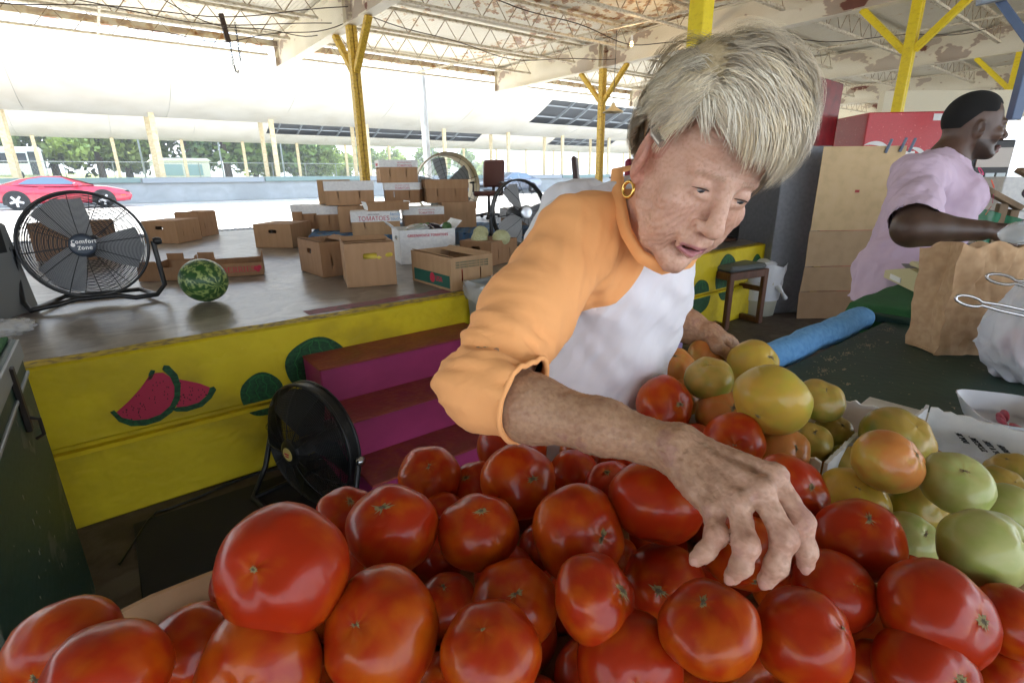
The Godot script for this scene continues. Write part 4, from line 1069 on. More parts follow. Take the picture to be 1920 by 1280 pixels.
	for q in 7:
		var r := 0.09 + q * 0.075; var pts := []
		for a in 36: pts.append(Vector3(cos(TAU * a / 36) * r, 0.6 + sin(TAU * a / 36) * r, 0.2))
		m.tube(pts, 0.003, 4, true)
	for q in 4: var a := PI * q / 4.0 + 0.3; m.tube([Vector3(cos(a) * 0.58, 0.6 + sin(a) * 0.58, 0.2), Vector3(-cos(a) * 0.58, 0.6 - sin(a) * 0.58, 0.2)], 0.004, 4)
	obj("guard", m.mesh(), MT.wire, df)
	for s in [-1.0, 1.0]:
		m = MB.new(); m.tube([Vector3(s * 0.4, 0.0, 0.2), Vector3(s * 0.4, 0.12, 0.0), Vector3(s * 0.4, 0.0, -0.2)], 0.02, 6); obj("foot", m.mesh(), MT.black, df)
	office_chair("brown office chair with black arms beside the drum fan", W(5.85, Y, 8.2), ang(-60), mat(rgb(92, 50, 44), 0.5))
	office_chair("dark brown office chair seen over the woman's shoulder", W(6.6, Y, 6.3), ang(40), mat(rgb(66, 40, 36), 0.5))
	# bar table with a dark top behind the shoulder
	var bt := thing("pedestal_table", "small dark pedestal table behind the woman's shoulder", "table", W(8.8, Y, 7.2), FR)
	m = MB.new(); m.box(Vector3(0, 0.72, 0), Vector3(0.9, 0.03, 0.5), Basis(), 0.008); obj("tabletop", m.mesh(), MT.black_matte, bt)
	m = MB.new(); m.tube([Vector3(0, 0, 0), Vector3(0, 0.7, 0)], 0.04, 8); obj("stem", m.mesh(), MT.wood_grey, bt)
	m = MB.new(); m.box(Vector3(0, 0.02, 0), Vector3(0.4, 0.03, 0.4), Basis(), 0.008); obj("base", m.mesh(), MT.black_matte, bt)
	var rc := thing("red_chair", "dark red chair back with black padded arm behind the woman's shoulder", "chair", W(5.9, Y, 4.9), ang(-30))
	m = MB.new(); m.box(Vector3(0.2, 0.72, -0.15), Vector3(0.42, 0.5, 0.09), Basis(), 0.035); obj("backrest", m.mesh(), mat(rgb(140, 24, 50), 0.6), rc)
	m = MB.new(); m.box(Vector3(-0.1, 0.62, 0.05), Vector3(0.34, 0.08, 0.1), Basis(), 0.03); obj("armrest", m.mesh(), MT.black_matte, rc)
	m = MB.new(); m.box(Vector3(0.2, 0.44, 0.1), Vector3(0.5, 0.1, 0.5), Basis(), 0.04); obj("seat", m.mesh(), mat(rgb(140, 24, 50), 0.6), rc)
	for s in [[0.0, -0.1], [0.4, -0.1], [0.0, 0.3], [0.4, 0.3]]:
		m = MB.new(); m.tube([Vector3(s[0], 0, s[1]), Vector3(s[0], 0.42, s[1])], 0.015, 6); obj("leg", m.mesh(), MT.black, rc)

func crumple(m: MB, r: Vector3, sd: int, seg := 26, rings := 16, amp := 0.35) -> void:
	var f := FastNoiseLite.new(); f.seed = sd; f.frequency = 1.6; f.noise_type = FastNoiseLite.TYPE_CELLULAR; f.fractal_octaves = 2
	var g := []
	for k in rings + 1:
		var row := []; var th := PI * k / rings
		for s in seg + 1:
			var a := TAU * (s % seg) / seg; var d := Vector3(sin(th) * cos(a), cos(th), sin(th) * sin(a))
			row.append(d * r * (1.0 + amp * f.get_noise_3dv(d * 1.4)))
		g.append(row)
	g.reverse(); m.sheet(g)

func bumpy(m: MB, r: float, sd: int) -> void:
	var f := FastNoiseLite.new(); f.seed = sd; f.frequency = 1.2
	var g := []
	for k in 17:
		var row := []; var th := PI * k / 16
		for s in 25:
			var a := TAU * (s % 24) / 24; var d := Vector3(sin(th) * cos(a), cos(th) * 0.85, sin(th) * sin(a))
			row.append(d * r * (1.0 + 0.1 * f.get_noise_3dv(d * 1.5)))
		g.append(row)
	g.reverse(); m.sheet(g)

func watermelon_mesh() -> ArrayMesh:
	var m := MB.new(); var f := FastNoiseLite.new(); f.seed = 12; f.frequency = 3.0; f.fractal_octaves = 4
	var base := 0; var R := 64; var S := 144
	for k in R + 1:
		var th := PI * k / R
		for s in S + 1:
			var a := TAU * s / S; var d := Vector3(sin(th) * cos(a), cos(th), sin(th) * sin(a))
			var w := f.get_noise_3d(d.x * 1.2, d.y * 1.6, d.z * 1.2)
			var st := sin(a * 10.0 + w * 5.0) + w * 1.2 + 0.5 * f.get_noise_3d(d.x * 5, d.y * 6, d.z * 5)
			var t := smoothstep(0.25, 0.75, st)
			m.col = Color(0.022, 0.085, 0.018).lerp(Color(0.36, 0.45, 0.14), t * 0.85)
			m.vert(Vector3(d.x * 0.133, d.y * 0.155, d.z * 0.133), d)
	for k in R:
		for s in S:
			var a := k * (S + 1) + s; var e := a + 1; var d := a + S + 1; var g := d + 1
			m.i.append_array([a, d, g, a, g, e])
	return m.mesh()

func office_chair(label: String, at: Vector3, b: Basis, pad: Material) -> void:
	var t := thing("office_chair", label, "chair", at, b, "office chairs")
	var m := MB.new(); m.box(Vector3(0, 0.46, 0), Vector3(0.48, 0.09, 0.48), Basis(), 0.04); obj("seat", m.mesh(), pad, t)
	m = MB.new(); m.box(Vector3(0, 0.82, -0.25), Vector3(0.44, 0.5, 0.08), Basis(Vector3.RIGHT, -0.12), 0.035); obj("backrest", m.mesh(), pad, t)
	m = MB.new(); m.bar(Vector3(0, 0.42, -0.2), Vector3(0, 0.7, -0.27), 0.06, 0.02); obj("back_bracket", m.mesh(), MT.black, t)
	for s in [-1.0, 1.0]:
		m = MB.new(); m.tube([Vector3(s * 0.24, 0.42, 0.05), Vector3(s * 0.3, 0.5, 0.05), Vector3(s * 0.3, 0.64, 0.03)], 0.018, 6); m.box(Vector3(s * 0.3, 0.66, 0.02), Vector3(0.06, 0.035, 0.26), Basis(), 0.012); obj("armrest", m.mesh(), MT.black, t)
	m = MB.new(); m.tube([Vector3(0, 0.08, 0), Vector3(0, 0.42, 0)], [0.035, 0.025], 8); obj("gas_column", m.mesh(), MT.black, t)
	for k in 5:
		var a := TAU * k / 5.0; var e := Vector3(cos(a) * 0.29, 0.06, sin(a) * 0.29)
		m = MB.new(); m.tube([Vector3(0, 0.1, 0), e], [0.03, 0.02], 6); var l := obj("base_arm", m.mesh(), MT.black, t)
		m = MB.new(); m.lathe([Vector2(0.001, -0.02), Vector2(0.028, -0.02), Vector2(0.028, 0.02), Vector2(0.001, 0.02)], 10, Transform3D(Basis(Vector3.RIGHT, PI / 2), Vector3(e.x, 0.029, e.z))); obj("castor", m.mesh(), MT.rubber, l)

# ---------------------------------------------------------------- floor fans
func wire_guard(m: MB, R: float, front: float, rings: int, hub: float, spokes: int, wire := 0.0016) -> void:
	for k in rings:
		var s := hub / R + (1.0 - hub / R) * (k + 0.5) / rings
		var r := R * s; var z := front * (1.0 - pow(s, 3.0)); var pts := []
		for a in 48: pts.append(Vector3(cos(TAU * a / 48) * r, sin(TAU * a / 48) * r, z))
		m.tube(pts, wire, 4, true)
	for k in spokes:
		var a := TAU * k / spokes + 0.1; var pts := []
		for q in 7:
			var s := hub / R * 0.8 + (1.0 - hub / R * 0.8) * q / 6.0
			pts.append(Vector3(cos(a) * R * s, sin(a) * R * s, front * (1.0 - pow(s, 3.0)) + wire * (1.0 if front > 0 else -1.0)))
		m.tube(pts, wire * 1.5, 4)

func fan_head(t: Node3D, R: float, blade_m: Material, guard_m: Material, ring_m: Material, badge: Material, tilt: float, cy: float, rings: int) -> Node3D:
	var o := Transform3D(Basis(Vector3.RIGHT, tilt), Vector3(0, cy, 0))
	var m := MB.new(); m.xf = o
	m.lathe([Vector2(R * 0.985, -0.022), Vector2(R, -0.026), Vector2(R * 1.012, -0.015), Vector2(R * 1.012, 0.015), Vector2(R, 0.026), Vector2(R * 0.985, 0.022), Vector2(R * 0.98, 0.0), Vector2(R * 0.985, -0.022)], 56, Transform3D(Basis(Vector3.RIGHT, PI / 2), Vector3.ZERO))
	obj("drum", m.mesh(), ring_m, t)
	m = MB.new(); m.xf = o
	for s in [1.0, -1.0]:
		var pts := []
		for a in 56: pts.append(Vector3(cos(TAU * a / 56) * R * 1.008, sin(TAU * a / 56) * R * 1.008, s * 0.026))
		m.tube(pts, 0.008, 6, true)
	obj("rim", m.mesh(), ring_m, t)
	m = MB.new(); m.xf = o * Transform3D(Basis(), Vector3(0, 0, 0.03)); wire_guard(m, R, 0.09, rings, R * 0.2, 12)
	var g := obj("front_guard", m.mesh(), guard_m, t)
	m = MB.new(); m.xf = o * Transform3D(Basis(), Vector3(0, 0, -0.03)); wire_guard(m, R, -0.07, int(rings * 0.6), R * 0.3, 10)
	obj("rear_guard", m.mesh(), guard_m, t)
	for k in 3:
		m = MB.new(); m.xf = o * Transform3D(Basis(Vector3.BACK, TAU * k / 3.0 + 0.35), Vector3.ZERO)
		m.sheet([[Vector3(-0.03, 0.04, 0.03), Vector3(0.03, 0.045, 0.0), Vector3(0.06, 0.04, -0.03)], [Vector3(-0.1, R * 0.5, 0.05), Vector3(0.0, R * 0.55, 0.0), Vector3(0.1, R * 0.5, -0.05)], [Vector3(-0.14, R * 0.8, 0.06), Vector3(-0.01, R * 0.94, 0.01), Vector3(0.12, R * 0.82, -0.05)]])
		obj("blade", m.mesh(), blade_m, t)
	m = MB.new(); m.xf = o; m.lathe([Vector2(0.001, -0.16), Vector2(0.06, -0.155), Vector2(0.075, -0.12), Vector2(0.075, -0.03), Vector2(0.04, 0.0), Vector2(0.04, 0.05), Vector2(0.001, 0.055)], 20, Transform3D(Basis(Vector3.RIGHT, PI / 2), Vector3.ZERO)); obj("motor", m.mesh(), MT.black, t)
	m = MB.new(); m.xf = o; m.lathe([Vector2(R * 0.22, 0.112), Vector2(R * 0.2, 0.124), Vector2(R * 0.15, 0.128), Vector2(0.001, 0.13)], 28, Transform3D(Basis(Vector3.RIGHT, PI / 2), Vector3.ZERO)); var bd := obj("badge", m.mesh(), badge, t)
	return bd

func build_fans() -> void:
	var navy := mat(rgb(48, 58, 72), 0.35); var alu := mat(rgb(204, 206, 208), 0.35, 0.1); var dark_alu := mat(rgb(84, 88, 92), 0.35, 0.6)
	# large floor fan on the platform
	var t := thing("floor_fan", "large black floor fan with silver guard standing on the platform left", "fan", W(-0.11, 0.781, 4.14), ang(-6), "black floor fans")
	var R := 0.315
	var bd := fan_head(t, R, alu, MT.wire, MT.black, navy, -0.1, 0.36, 38)
	text("Comfort\nZone", 0.022, MT.white, bd, Transform3D(Basis(Vector3.RIGHT, -0.1), Vector3(0.012, 0.375, 0.134)), "lettering", false, true)
	var m := MB.new(); m.lathe([Vector2(0.011, 0.0), Vector2(0.011, 0.002), Vector2(0.001, 0.002)], 14, Transform3D(Basis(Vector3.RIGHT, PI / 2 - 0.1), Vector3(-0.042, 0.376, 0.132))); obj("logo", m.mesh(), MT.white, bd)
	m = MB.new()
	m.tube([Vector3(-0.345, 0.36, 0), Vector3(-0.35, 0.2, 0.02), Vector3(-0.34, 0.06, 0.1), Vector3(-0.3, 0.025, 0.18), Vector3(-0.18, 0.04, 0.16), Vector3(-0.1, 0.05, 0.1), Vector3(0.1, 0.05, 0.1), Vector3(0.2, 0.03, 0.14), Vector3(0.31, 0.03, 0.1), Vector3(0.36, 0.08, 0.05), Vector3(0.345, 0.36, 0)], 0.0155, 8); obj("stand", m.mesh(), MT.black, t)
	m = MB.new(); m.tube([Vector3(-0.3, 0.025, 0.18), Vector3(-0.24, 0.025, -0.05), Vector3(-0.2, 0.025, -0.2), Vector3(0.2, 0.025, -0.2), Vector3(0.31, 0.03, 0.1)], 0.0145, 8); obj("stand", m.mesh(), MT.black, t)
	for s in [-1.0, 1.0]:
		m = MB.new(); m.lathe([Vector2(0.001, 0.0), Vector2(0.02, 0.0), Vector2(0.026, 0.02), Vector2(0.02, 0.045), Vector2(0.001, 0.05)], 12, Transform3D(Basis(Vector3.BACK, -s * PI / 2), Vector3(s * 0.345, 0.36, 0))); obj("knob", m.mesh(), MT.black, t)
	# fan on the lower floor, tipped up
	t = thing("floor_fan", "black floor fan on the lower floor before the magenta steps", "fan", W(0.57, 0.0, 2.26), ang(-70), "black floor fans")
	bd = fan_head(t, 0.285, MT.black, MT.black, MT.black, MT.black, -0.05, 0.34, 34)
	m = MB.new(); m.ell(Vector3(0, 0.343, 0.132), Vector3(0.032, 0.032, 0.003)); var lb := obj("label", m.mesh(), mat(rgb(214, 196, 120), 0.5), bd)
	m = MB.new(); m.box(Vector3(0, 0.346, 0.136), Vector3(0.03, 0.007, 0.001)); m.box(Vector3(0, 0.334, 0.136), Vector3(0.024, 0.006, 0.001)); obj("lettering", m.mesh(), MT.red_ink, bd)
	m = MB.new(); m.tube([Vector3(-0.31, 0.34, 0), Vector3(-0.32, 0.15, 0.06), Vector3(-0.3, 0.03, 0.16), Vector3(0.0, 0.02, 0.2), Vector3(0.3, 0.03, 0.16), Vector3(0.32, 0.15, 0.06), Vector3(0.31, 0.34, 0)], 0.013, 8); obj("stand", m.mesh(), MT.black, t)
	for s in [-1.0, 1.0]:
		m = MB.new(); m.tube([Vector3(s * 0.3, 0.03, 0.16), Vector3(s * 0.26, 0.02, -0.2)], 0.012, 8); obj("foot", m.mesh(), MT.black, t)
		m = MB.new(); m.lathe([Vector2(0.001, 0.0), Vector2(0.018, 0.0), Vector2(0.022, 0.03), Vector2(0.001, 0.035)], 12, Transform3D(Basis(Vector3.BACK, -s * PI / 2), Vector3(s * 0.3, 0.34, 0))); obj("knob", m.mesh(), MT.chrome, t)
	# stand fan behind the woman
	t = thing("floor_fan", "tall black floor fan with bright blades behind the woman's arm", "fan", W(3.22, 0.781, 4.0), ang(-4), "black floor fans")
	bd = fan_head(t, 0.31, alu, MT.black, MT.black, mat(rgb(220, 224, 228), 0.2, 0.5), -0.12, 0.4, 26)
	m = MB.new(); m.tube([Vector3(-0.335, 0.4, 0), Vector3(-0.33, 0.2, 0.0), Vector3(-0.28, 0.02, 0.16), Vector3(0.28, 0.02, 0.16), Vector3(0.33, 0.2, 0), Vector3(0.335, 0.4, 0)], 0.016, 8); obj("stand", m.mesh(), MT.black, t)
	m = MB.new(); m.tube([Vector3(-0.33, 0.2, 0), Vector3(-0.28, 0.02, -0.16), Vector3(0.28, 0.02, -0.16), Vector3(0.33, 0.2, 0)], 0.014, 8); obj("stand", m.mesh(), MT.black, t)
	for s in [-1.0, 1.0]:
		m = MB.new(); m.lathe([Vector2(0.001, 0.0), Vector2(0.018, 0.0), Vector2(0.024, 0.03), Vector2(0.001, 0.035)], 12, Transform3D(Basis(Vector3.BACK, -s * PI / 2), Vector3(s * 0.335, 0.4, 0))); obj("knob", m.mesh(), MT.black, t)

# ---------------------------------------------------------------- counter, trays
func build_counter() -> void:
	var t := thing("market_counter", "long dark green painted display counter with scuffed top", "counter", W(0, 0, 0), FR)
	var m := MB.new(); m.box(Vector3(0.85, 0.955, 0.05), Vector3(2.85, 0.05, 1.3), Basis(), 0.006); obj("tabletop", m.mesh(), MT.green_dark, t)
	m = MB.new(); m.box(Vector3(0.85, 0.88, -0.56), Vector3(2.8, 0.1, 0.03), Basis(), 0.004); obj("apron", m.mesh(), MT.green_dark, t)
	for x in [-0.5, 0.8, 2.2]:
		for z in [-0.54, 0.62]:
			m = MB.new(); m.box(Vector3(x, 0.465, z), Vector3(0.08, 0.93, 0.08), Basis(), 0.005); obj("leg", m.mesh(), MT.green_dark, t)
	# bare wood where the paint chipped off
	m = MB.new()
	var q := RandomNumberGenerator.new(); q.seed = 31
	for k in 9:
		var c := [Vector2(1.62, 0.55), Vector2(1.72, 0.54), Vector2(1.85, 0.53), Vector2(1.5, 0.52), Vector2(1.56, 0.49), Vector2(2.12, 0.55), Vector2(1.45, 0.44), Vector2(1.93, 0.5), Vector2(1.38, 0.53)][k] as Vector2
		var pl := PackedVector2Array()
		for a in 14:
			var r := q.randf_range(0.35, 1.0)
			pl.append(c + Vector2(cos(TAU * a / 14) * 0.014 * r, sin(TAU * a / 14) * 0.006 * r))
		m.prism(pl, 0.0008, Transform3D(Basis(Vector3.RIGHT, -PI / 2), Vector3(0, 0.9806, 0)))
	for k in 220:   # crumbs of paint gone round the worn spots
		var w0 := [Vector2(1.62, 0.55), Vector2(1.72, 0.54), Vector2(1.85, 0.53), Vector2(1.5, 0.52), Vector2(2.1, 0.55)][k % 5] as Vector2
		m.box(Vector3(w0.x + q.randfn() * 0.022, 0.9804, -w0.y + q.randfn() * 0.011), Vector3(q.randf_range(0.001, 0.007), 0.0006, q.randf_range(0.001, 0.003)), Basis(Vector3.UP, q.randf() * 0.6))
	for k in 160:
		var p := Vector3(q.randf_range(1.1, 2.2), 0.9805, -q.randf_range(0.2, 0.6)); var s := q.randf_range(0.0006, 0.0022)
		m.box(p, Vector3(s * q.randf_range(1, 4), 0.0006, s), Basis(Vector3.UP, q.randf() * 3.0))
	var ch := obj("paint_chips", m.mesh(), grainy(ramp(MT.fine, [0.3, 0.6], [rgb(120, 110, 92), rgb(176, 164, 142)]), 5.0, 0.8), t); ch.set_meta("kind", "stuff")
	# blue foam tube over the counter's rear edge
	m = MB.new(); var pts := []; var rs := []
	for k in 24:
		pts.append(W(1.33 + k * 0.0385, 0.985 + 0.002 * sin(k * 1.3), 0.662 + 0.004 * sin(k * 0.7))); rs.append(0.044 + 0.0015 * sin(k * 2.1))
	rs[23] = 0.034; m.tube(pts, rs, 20)
	var o := obj("foam_tube", m.mesh(), MT.foam_blue); tag(o, "bright blue foam tube padding the counter's edge", "foam tube")
	# turf-covered counter beyond
	t = thing("turf_counter", "second counter covered with green artificial turf before the man", "counter", W(3.05, 0, 0.02), FR)
	var g := []
	for r in 12:
		var row := []
		for k in 40:
			var x := -0.86 + 1.7 * k / 39.0; var z := -0.72 + 1.3 * (r - 2) / 9.0; var y := 1.02
			if r < 2: z = -0.72 - 0.004; y = 1.02 - 0.1 * (2 - r)
			if k < 2: x = -0.83 - 0.006 * (2 - k); y -= 0.05 * (2 - k)
			row.append(Vector3(x, y + 0.003 * sin(k * 1.1 + r), z))
		g.append(row)
	g.reverse(); m = MB.new(); m.sheet(g); obj("turf_cover", m.mesh(), MT.turf, t)
	m = MB.new(); m.box(Vector3(0, 0.5, -0.06), Vector3(1.66, 1.0, 1.28), Basis(), 0.005); obj("cabinet", m.mesh(), MT.green_dark, t)
	tray("cardboard tray edge holding the red tomatoes", W(0.115, 0.981, 0.245), FR, 1.22, 0.085, 0.72, MT.cards[3], MT.cards[3])
	tray("white dashed cardboard tray of yellow tomatoes", W(0.885, 0.981, 0.435), ang(3), 0.27, 0.12, 0.38, MT.card_white, MT.cards[3])
	tray("white cardboard tray of green tomatoes at the right edge", W(0.98, 0.981, 0.02), ang(0), 0.5, 0.075, 0.42, MT.card_white, MT.cards[3])

func tray(label: String, at: Vector3, b: Basis, L: float, H: float, D: float, outer: Material, inner: Material) -> void:
	var t := thing("cardboard_tray", label, "tray", at, b, "cardboard trays of tomatoes")
	var m := MB.new(); m.box(Vector3(0, 0.003, 0), Vector3(L - 0.01, 0.005, D - 0.01)); obj("bottom", m.mesh(), inner, t)
	var n := FastNoiseLite.new(); n.seed = int(L * 100); n.frequency = 9.0
	for s in [1.0, -1.0]:
		for e in 2:
			var ln := L if e == 0 else D - 0.012
			var pl := PackedVector2Array([Vector2(-ln / 2, 0), Vector2(ln / 2, 0)])
			for k in 41: pl.append(Vector2(ln / 2 - ln * k / 40.0, H + n.get_noise_1d(k * 0.07 + e * 7.0 + s) * 0.006 + (0.002 if k % 3 == 0 else 0.0)))
			m = MB.new(); m.prism(pl, 0.0055, Transform3D(Basis(Vector3.UP, 0.0 if e == 0 else PI / 2), Vector3(0, 0, s * D / 2) if e == 0 else Vector3(s * L / 2, 0, 0)))
			obj("side_panel" if e == 0 else "end_panel", m.mesh(), outer, t)

# ---------------------------------------------------------------- tomatoes
func tomato_mesh(sd: int, kind: int, flat: float) -> ArrayMesh:
	var q := RandomNumberGenerator.new(); q.seed = sd
	var f := FastNoiseLite.new(); f.seed = sd; f.frequency = 0.9; f.fractal_octaves = 3
	var fc := FastNoiseLite.new(); fc.seed = sd + 50; fc.frequency = 1.6; fc.fractal_octaves = 4
	var ripe := q.randf_range(-0.35, 0.4); var lobes := q.randi_range(4, 6); var ph := q.randf() * TAU; var amp := q.randf_range(0.008, 0.035)
	var m := MB.new(); var R := 34; var S := 52
	var pts := []
	for k in R + 1:
		var th := PI * k / R; var row := []
		for s in S + 1:
			var a := TAU * (s % S) / S; var d := Vector3(sin(th) * cos(a), cos(th), sin(th) * sin(a))
			var rr := 1.0 + amp * cos(a * lobes + ph) * pow(sin(th), 1.2) * (0.4 + 0.9 * clampf(d.y + 0.35, 0.0, 1.0)) + 0.05 * f.get_noise_3dv(d) + 0.02 * cos(a * 2.0 + ph * 2.0)
			var top := exp(-pow(th / 0.3, 2.0)) * 0.13   # the hollow round the stem
			var bot := exp(-pow((PI - th) / 0.3, 2.0)) * 0.04
			row.append(Vector3(d.x * rr, (d.y * rr - top * 0.75 + bot) * flat, d.z * rr))
		pts.append(row)
	for k in R + 1:
		for s in S + 1:
			var p: Vector3 = pts[k][s]; var a := pts[maxi(k - 1, 0)][s] as Vector3; var b := pts[mini(k + 1, R)][s] as Vector3
			var c := pts[k][(s + 1) % S] as Vector3; var e := pts[k][(s + S - 1) % S] as Vector3
			var n := (b - a).cross(c - e)
			if k == 0: n = Vector3.UP
			elif k == R: n = Vector3.DOWN
			n = n.normalized()
			if n.dot(p) < 0: n = -n
			var w := fc.get_noise_3dv(p); var up := clampf(p.y / flat, -1, 1); var th := PI * k / R
			var col: Color
			match kind:
				0: col = Color(0.36, 0.026, 0.004).lerp(Color(0.46, 0.085, 0.006), clampf(0.35 + ripe + w * 1.3 - up * 0.25, 0, 1))
				1: col = Color(0.56, 0.20, 0.05).lerp(Color(0.50, 0.36, 0.06), clampf(0.5 - up * 0.75 + w * 0.9, 0, 1))
				2: col = Color(0.55, 0.36, 0.055).lerp(Color(0.42, 0.37, 0.05), clampf(0.45 - up * 0.5 + w * 1.0, 0, 1))
				3: col = Color(0.42, 0.28, 0.06).lerp(Color(0.20, 0.24, 0.03), clampf(0.55 - up * 0.6 + w * 0.9, 0, 1))
				_: col = Color(0.44, 0.46, 0.17).lerp(Color(0.31, 0.39, 0.08), clampf(0.5 - up * 0.5 + w * 0.9, 0, 1))
			if kind > 0:   # faint ribs running from the stem
				col = col.lerp(Color(0.5, 0.3, 0.1), 0.18 * maxf(0.0, cos(a.x * 9.0 + lobes * atan2(p.z, p.x))))
			if th < 0.22: col = col.lerp(Color(0.5, 0.16, 0.02) if kind == 0 else Color(0.4, 0.28, 0.06), 0.22 * maxf(0.0, sin(atan2(p.z, p.x) * 7.0 + w * 6.0)))
			m.col = col; m.vert(p, n)
	for k in R:
		for s in S:
			var a := k * (S + 1) + s; var e := a + 1; var d := a + S + 1; var g := d + 1
			m.i.append_array([a, d, g, a, g, e])
	return m.mesh()

func scar_mesh(sd: int) -> ArrayMesh:
	var q := RandomNumberGenerator.new(); q.seed = sd; var m := MB.new()
	var n := 26; var long := q.randf_range(1.0, 2.2); var c0 := Vector3(0, 0.006, 0)
	var ring := []
	for k in n:
		var r := q.randf_range(0.05, 0.1) if k % 2 == 0 else q.randf_range(0.08, 0.17)
		var a := TAU * k / n; ring.append(Vector3(cos(a) * r * long * 0.8, 0.0, sin(a) * r * 0.8))
	for k in n:
		m.col = Color(0.11, 0.085, 0.05)
		var a: Vector3 = ring[k]; var b: Vector3 = ring[(k + 1) % n]
		m.tri(c0 + Vector3(0, 0.02, 0), b * 0.45 + Vector3(0, 0.012, 0), a * 0.45 + Vector3(0, 0.012, 0))
		m.col = Color(0.26, 0.2, 0.09)
		m.quad(a * 0.45 + Vector3(0, 0.012, 0), b * 0.45 + Vector3(0, 0.012, 0), b + Vector3(0, 0.002, 0), a + Vector3(0, 0.002, 0))
	return m.mesh()

func build_tomatoes() -> void:
	var skins := []
	for k in 2:
		var s := vcol(0.3); s.metallic_specular = 0.32; s.clearcoat_enabled = true; s.clearcoat = 0.18; s.clearcoat_roughness = 0.1
		s.normal_enabled = true; s.normal_texture = MT.mid_n; s.normal_scale = 0.06; s.uv1_triplanar = true; s.uv1_scale = Vector3.ONE * 0.35
		skins.append(s)
	skins[0].subsurf_scatter_enabled = true; skins[0].subsurf_scatter_strength = 0.12
	var scar_m := vcol(0.9)
	var reds := []; var scars := []
	for k in 9: reds.append(tomato_mesh(200 + k, 0, [0.86, 0.92, 0.8, 0.95, 0.84, 0.9, 0.78, 0.97, 0.88][k]))
	for k in 6: scars.append(scar_mesh(300 + k))
	var greens := []
	for kd in 4:
		var l := []
		for k in 3: l.append(tomato_mesh(400 + kd * 10 + k, kd + 1, [0.86, 0.8, 0.92][k]))
		greens.append(l)
	var n := 0
	for e in RED:
		place_tomato("red_tomato", e[3], e[0], e[1] * 1.03, e[2], reds[n % 9], skins[0], scars[n % 6], scar_m, "red tomatoes in the tray"); n += 1
	for e in GREEN:
		place_tomato("green_tomato" if e[3] > 1 else "yellow_tomato", e[4], e[0], e[1] * 1.03, e[2], greens[e[3]][n % 3], skins[1], scars[n % 6], scar_m, "unripe tomatoes in the trays"); n += 1
	# the covered bottom layer
	var q := RandomNumberGenerator.new(); q.seed = 77
	for a in 14:
		for b in 8:
			var u := -0.44 + a * 0.083 + (0.04 if b % 2 else 0.0); var v := -0.07 + b * 0.083
			if u > 0.67: continue
			var p := W(u + q.randf_range(-0.006, 0.006), 1.024, v + q.randf_range(-0.006, 0.006))
			var clash := false
			for e in RED:
				if (e[0] - p).length() < e[1] + 0.028: clash = true
			if clash: continue
			place_tomato("red_tomato", "red tomato of the pile's covered bottom layer, mostly hidden by others", p, 0.0405, Vector3(q.randfn() * 0.5, 1, q.randfn() * 0.5).normalized(), reds[n % 9], skins[0], scars[n % 6], scar_m, "red tomatoes of the covered bottom layer"); n += 1
	for a in 5:
		for b in 3:
			var p := W(0.8 + a * 0.08, 1.02, -0.1 + b * 0.09); var clash := false
			for e in GREEN:
				if (e[0] - p).length() < e[1] + 0.026: clash = true
			if clash: continue
			place_tomato("green_tomato", "green tomato of the covered bottom layer in the right-hand tray", p, 0.037, Vector3(q.randfn() * 0.5, 1, q.randfn() * 0.5).normalized(), greens[2][n % 3], skins[1], scars[n % 6], scar_m, "green tomatoes of the covered bottom layer"); n += 1
	for a in 3:
		for b in 4:
			var p := W(0.8 + a * 0.085, 1.03, 0.3 + b * 0.085); var clash := false
			for e in GREEN:
				if (e[0] - p).length() < e[1] + 0.026: clash = true
			if clash: continue
			place_tomato("yellow_tomato", "yellow tomato of the covered bottom layer in the middle tray", p, 0.038, Vector3(q.randfn() * 0.5, 1, q.randfn() * 0.5).normalized(), greens[0][n % 3], skins[1], scars[n % 6], scar_m, "yellow tomatoes of the covered bottom layer"); n += 1

func place_tomato(called: String, label: String, at: Vector3, r: float, up: Vector3, mesh: Mesh, skin: Material, scar: Mesh, scar_m: Material, group: String) -> void:
	var y := up.normalized(); var x := y.cross(Vector3(0.3, 0.1, 0.9)).normalized()
	var b := Basis(x, y, x.cross(y)) * Basis(Vector3.UP, at.x * 40.0 + at.z * 17.0)
	var t := thing(called, label, "tomato", at, b.scaled_local(Vector3(r * (1.0 + 0.05 * sin(at.x * 90.0)), r, r * (1.0 + 0.05 * sin(at.z * 70.0)))), group)
	obj("fruit", mesh, skin, t)
	var s := obj("stem_scar", scar, scar_m, t); s.position = Vector3(0, _top(mesh) + 0.004, 0); s.scale = Vector3.ONE * (0.95 + 0.55 * sin(at.x * 130.0 + at.z * 57.0))

func _top(mesh: Mesh) -> float:
	var v: PackedVector3Array = (mesh as ArrayMesh).surface_get_arrays(0)[Mesh.ARRAY_VERTEX]
	return v[0].y

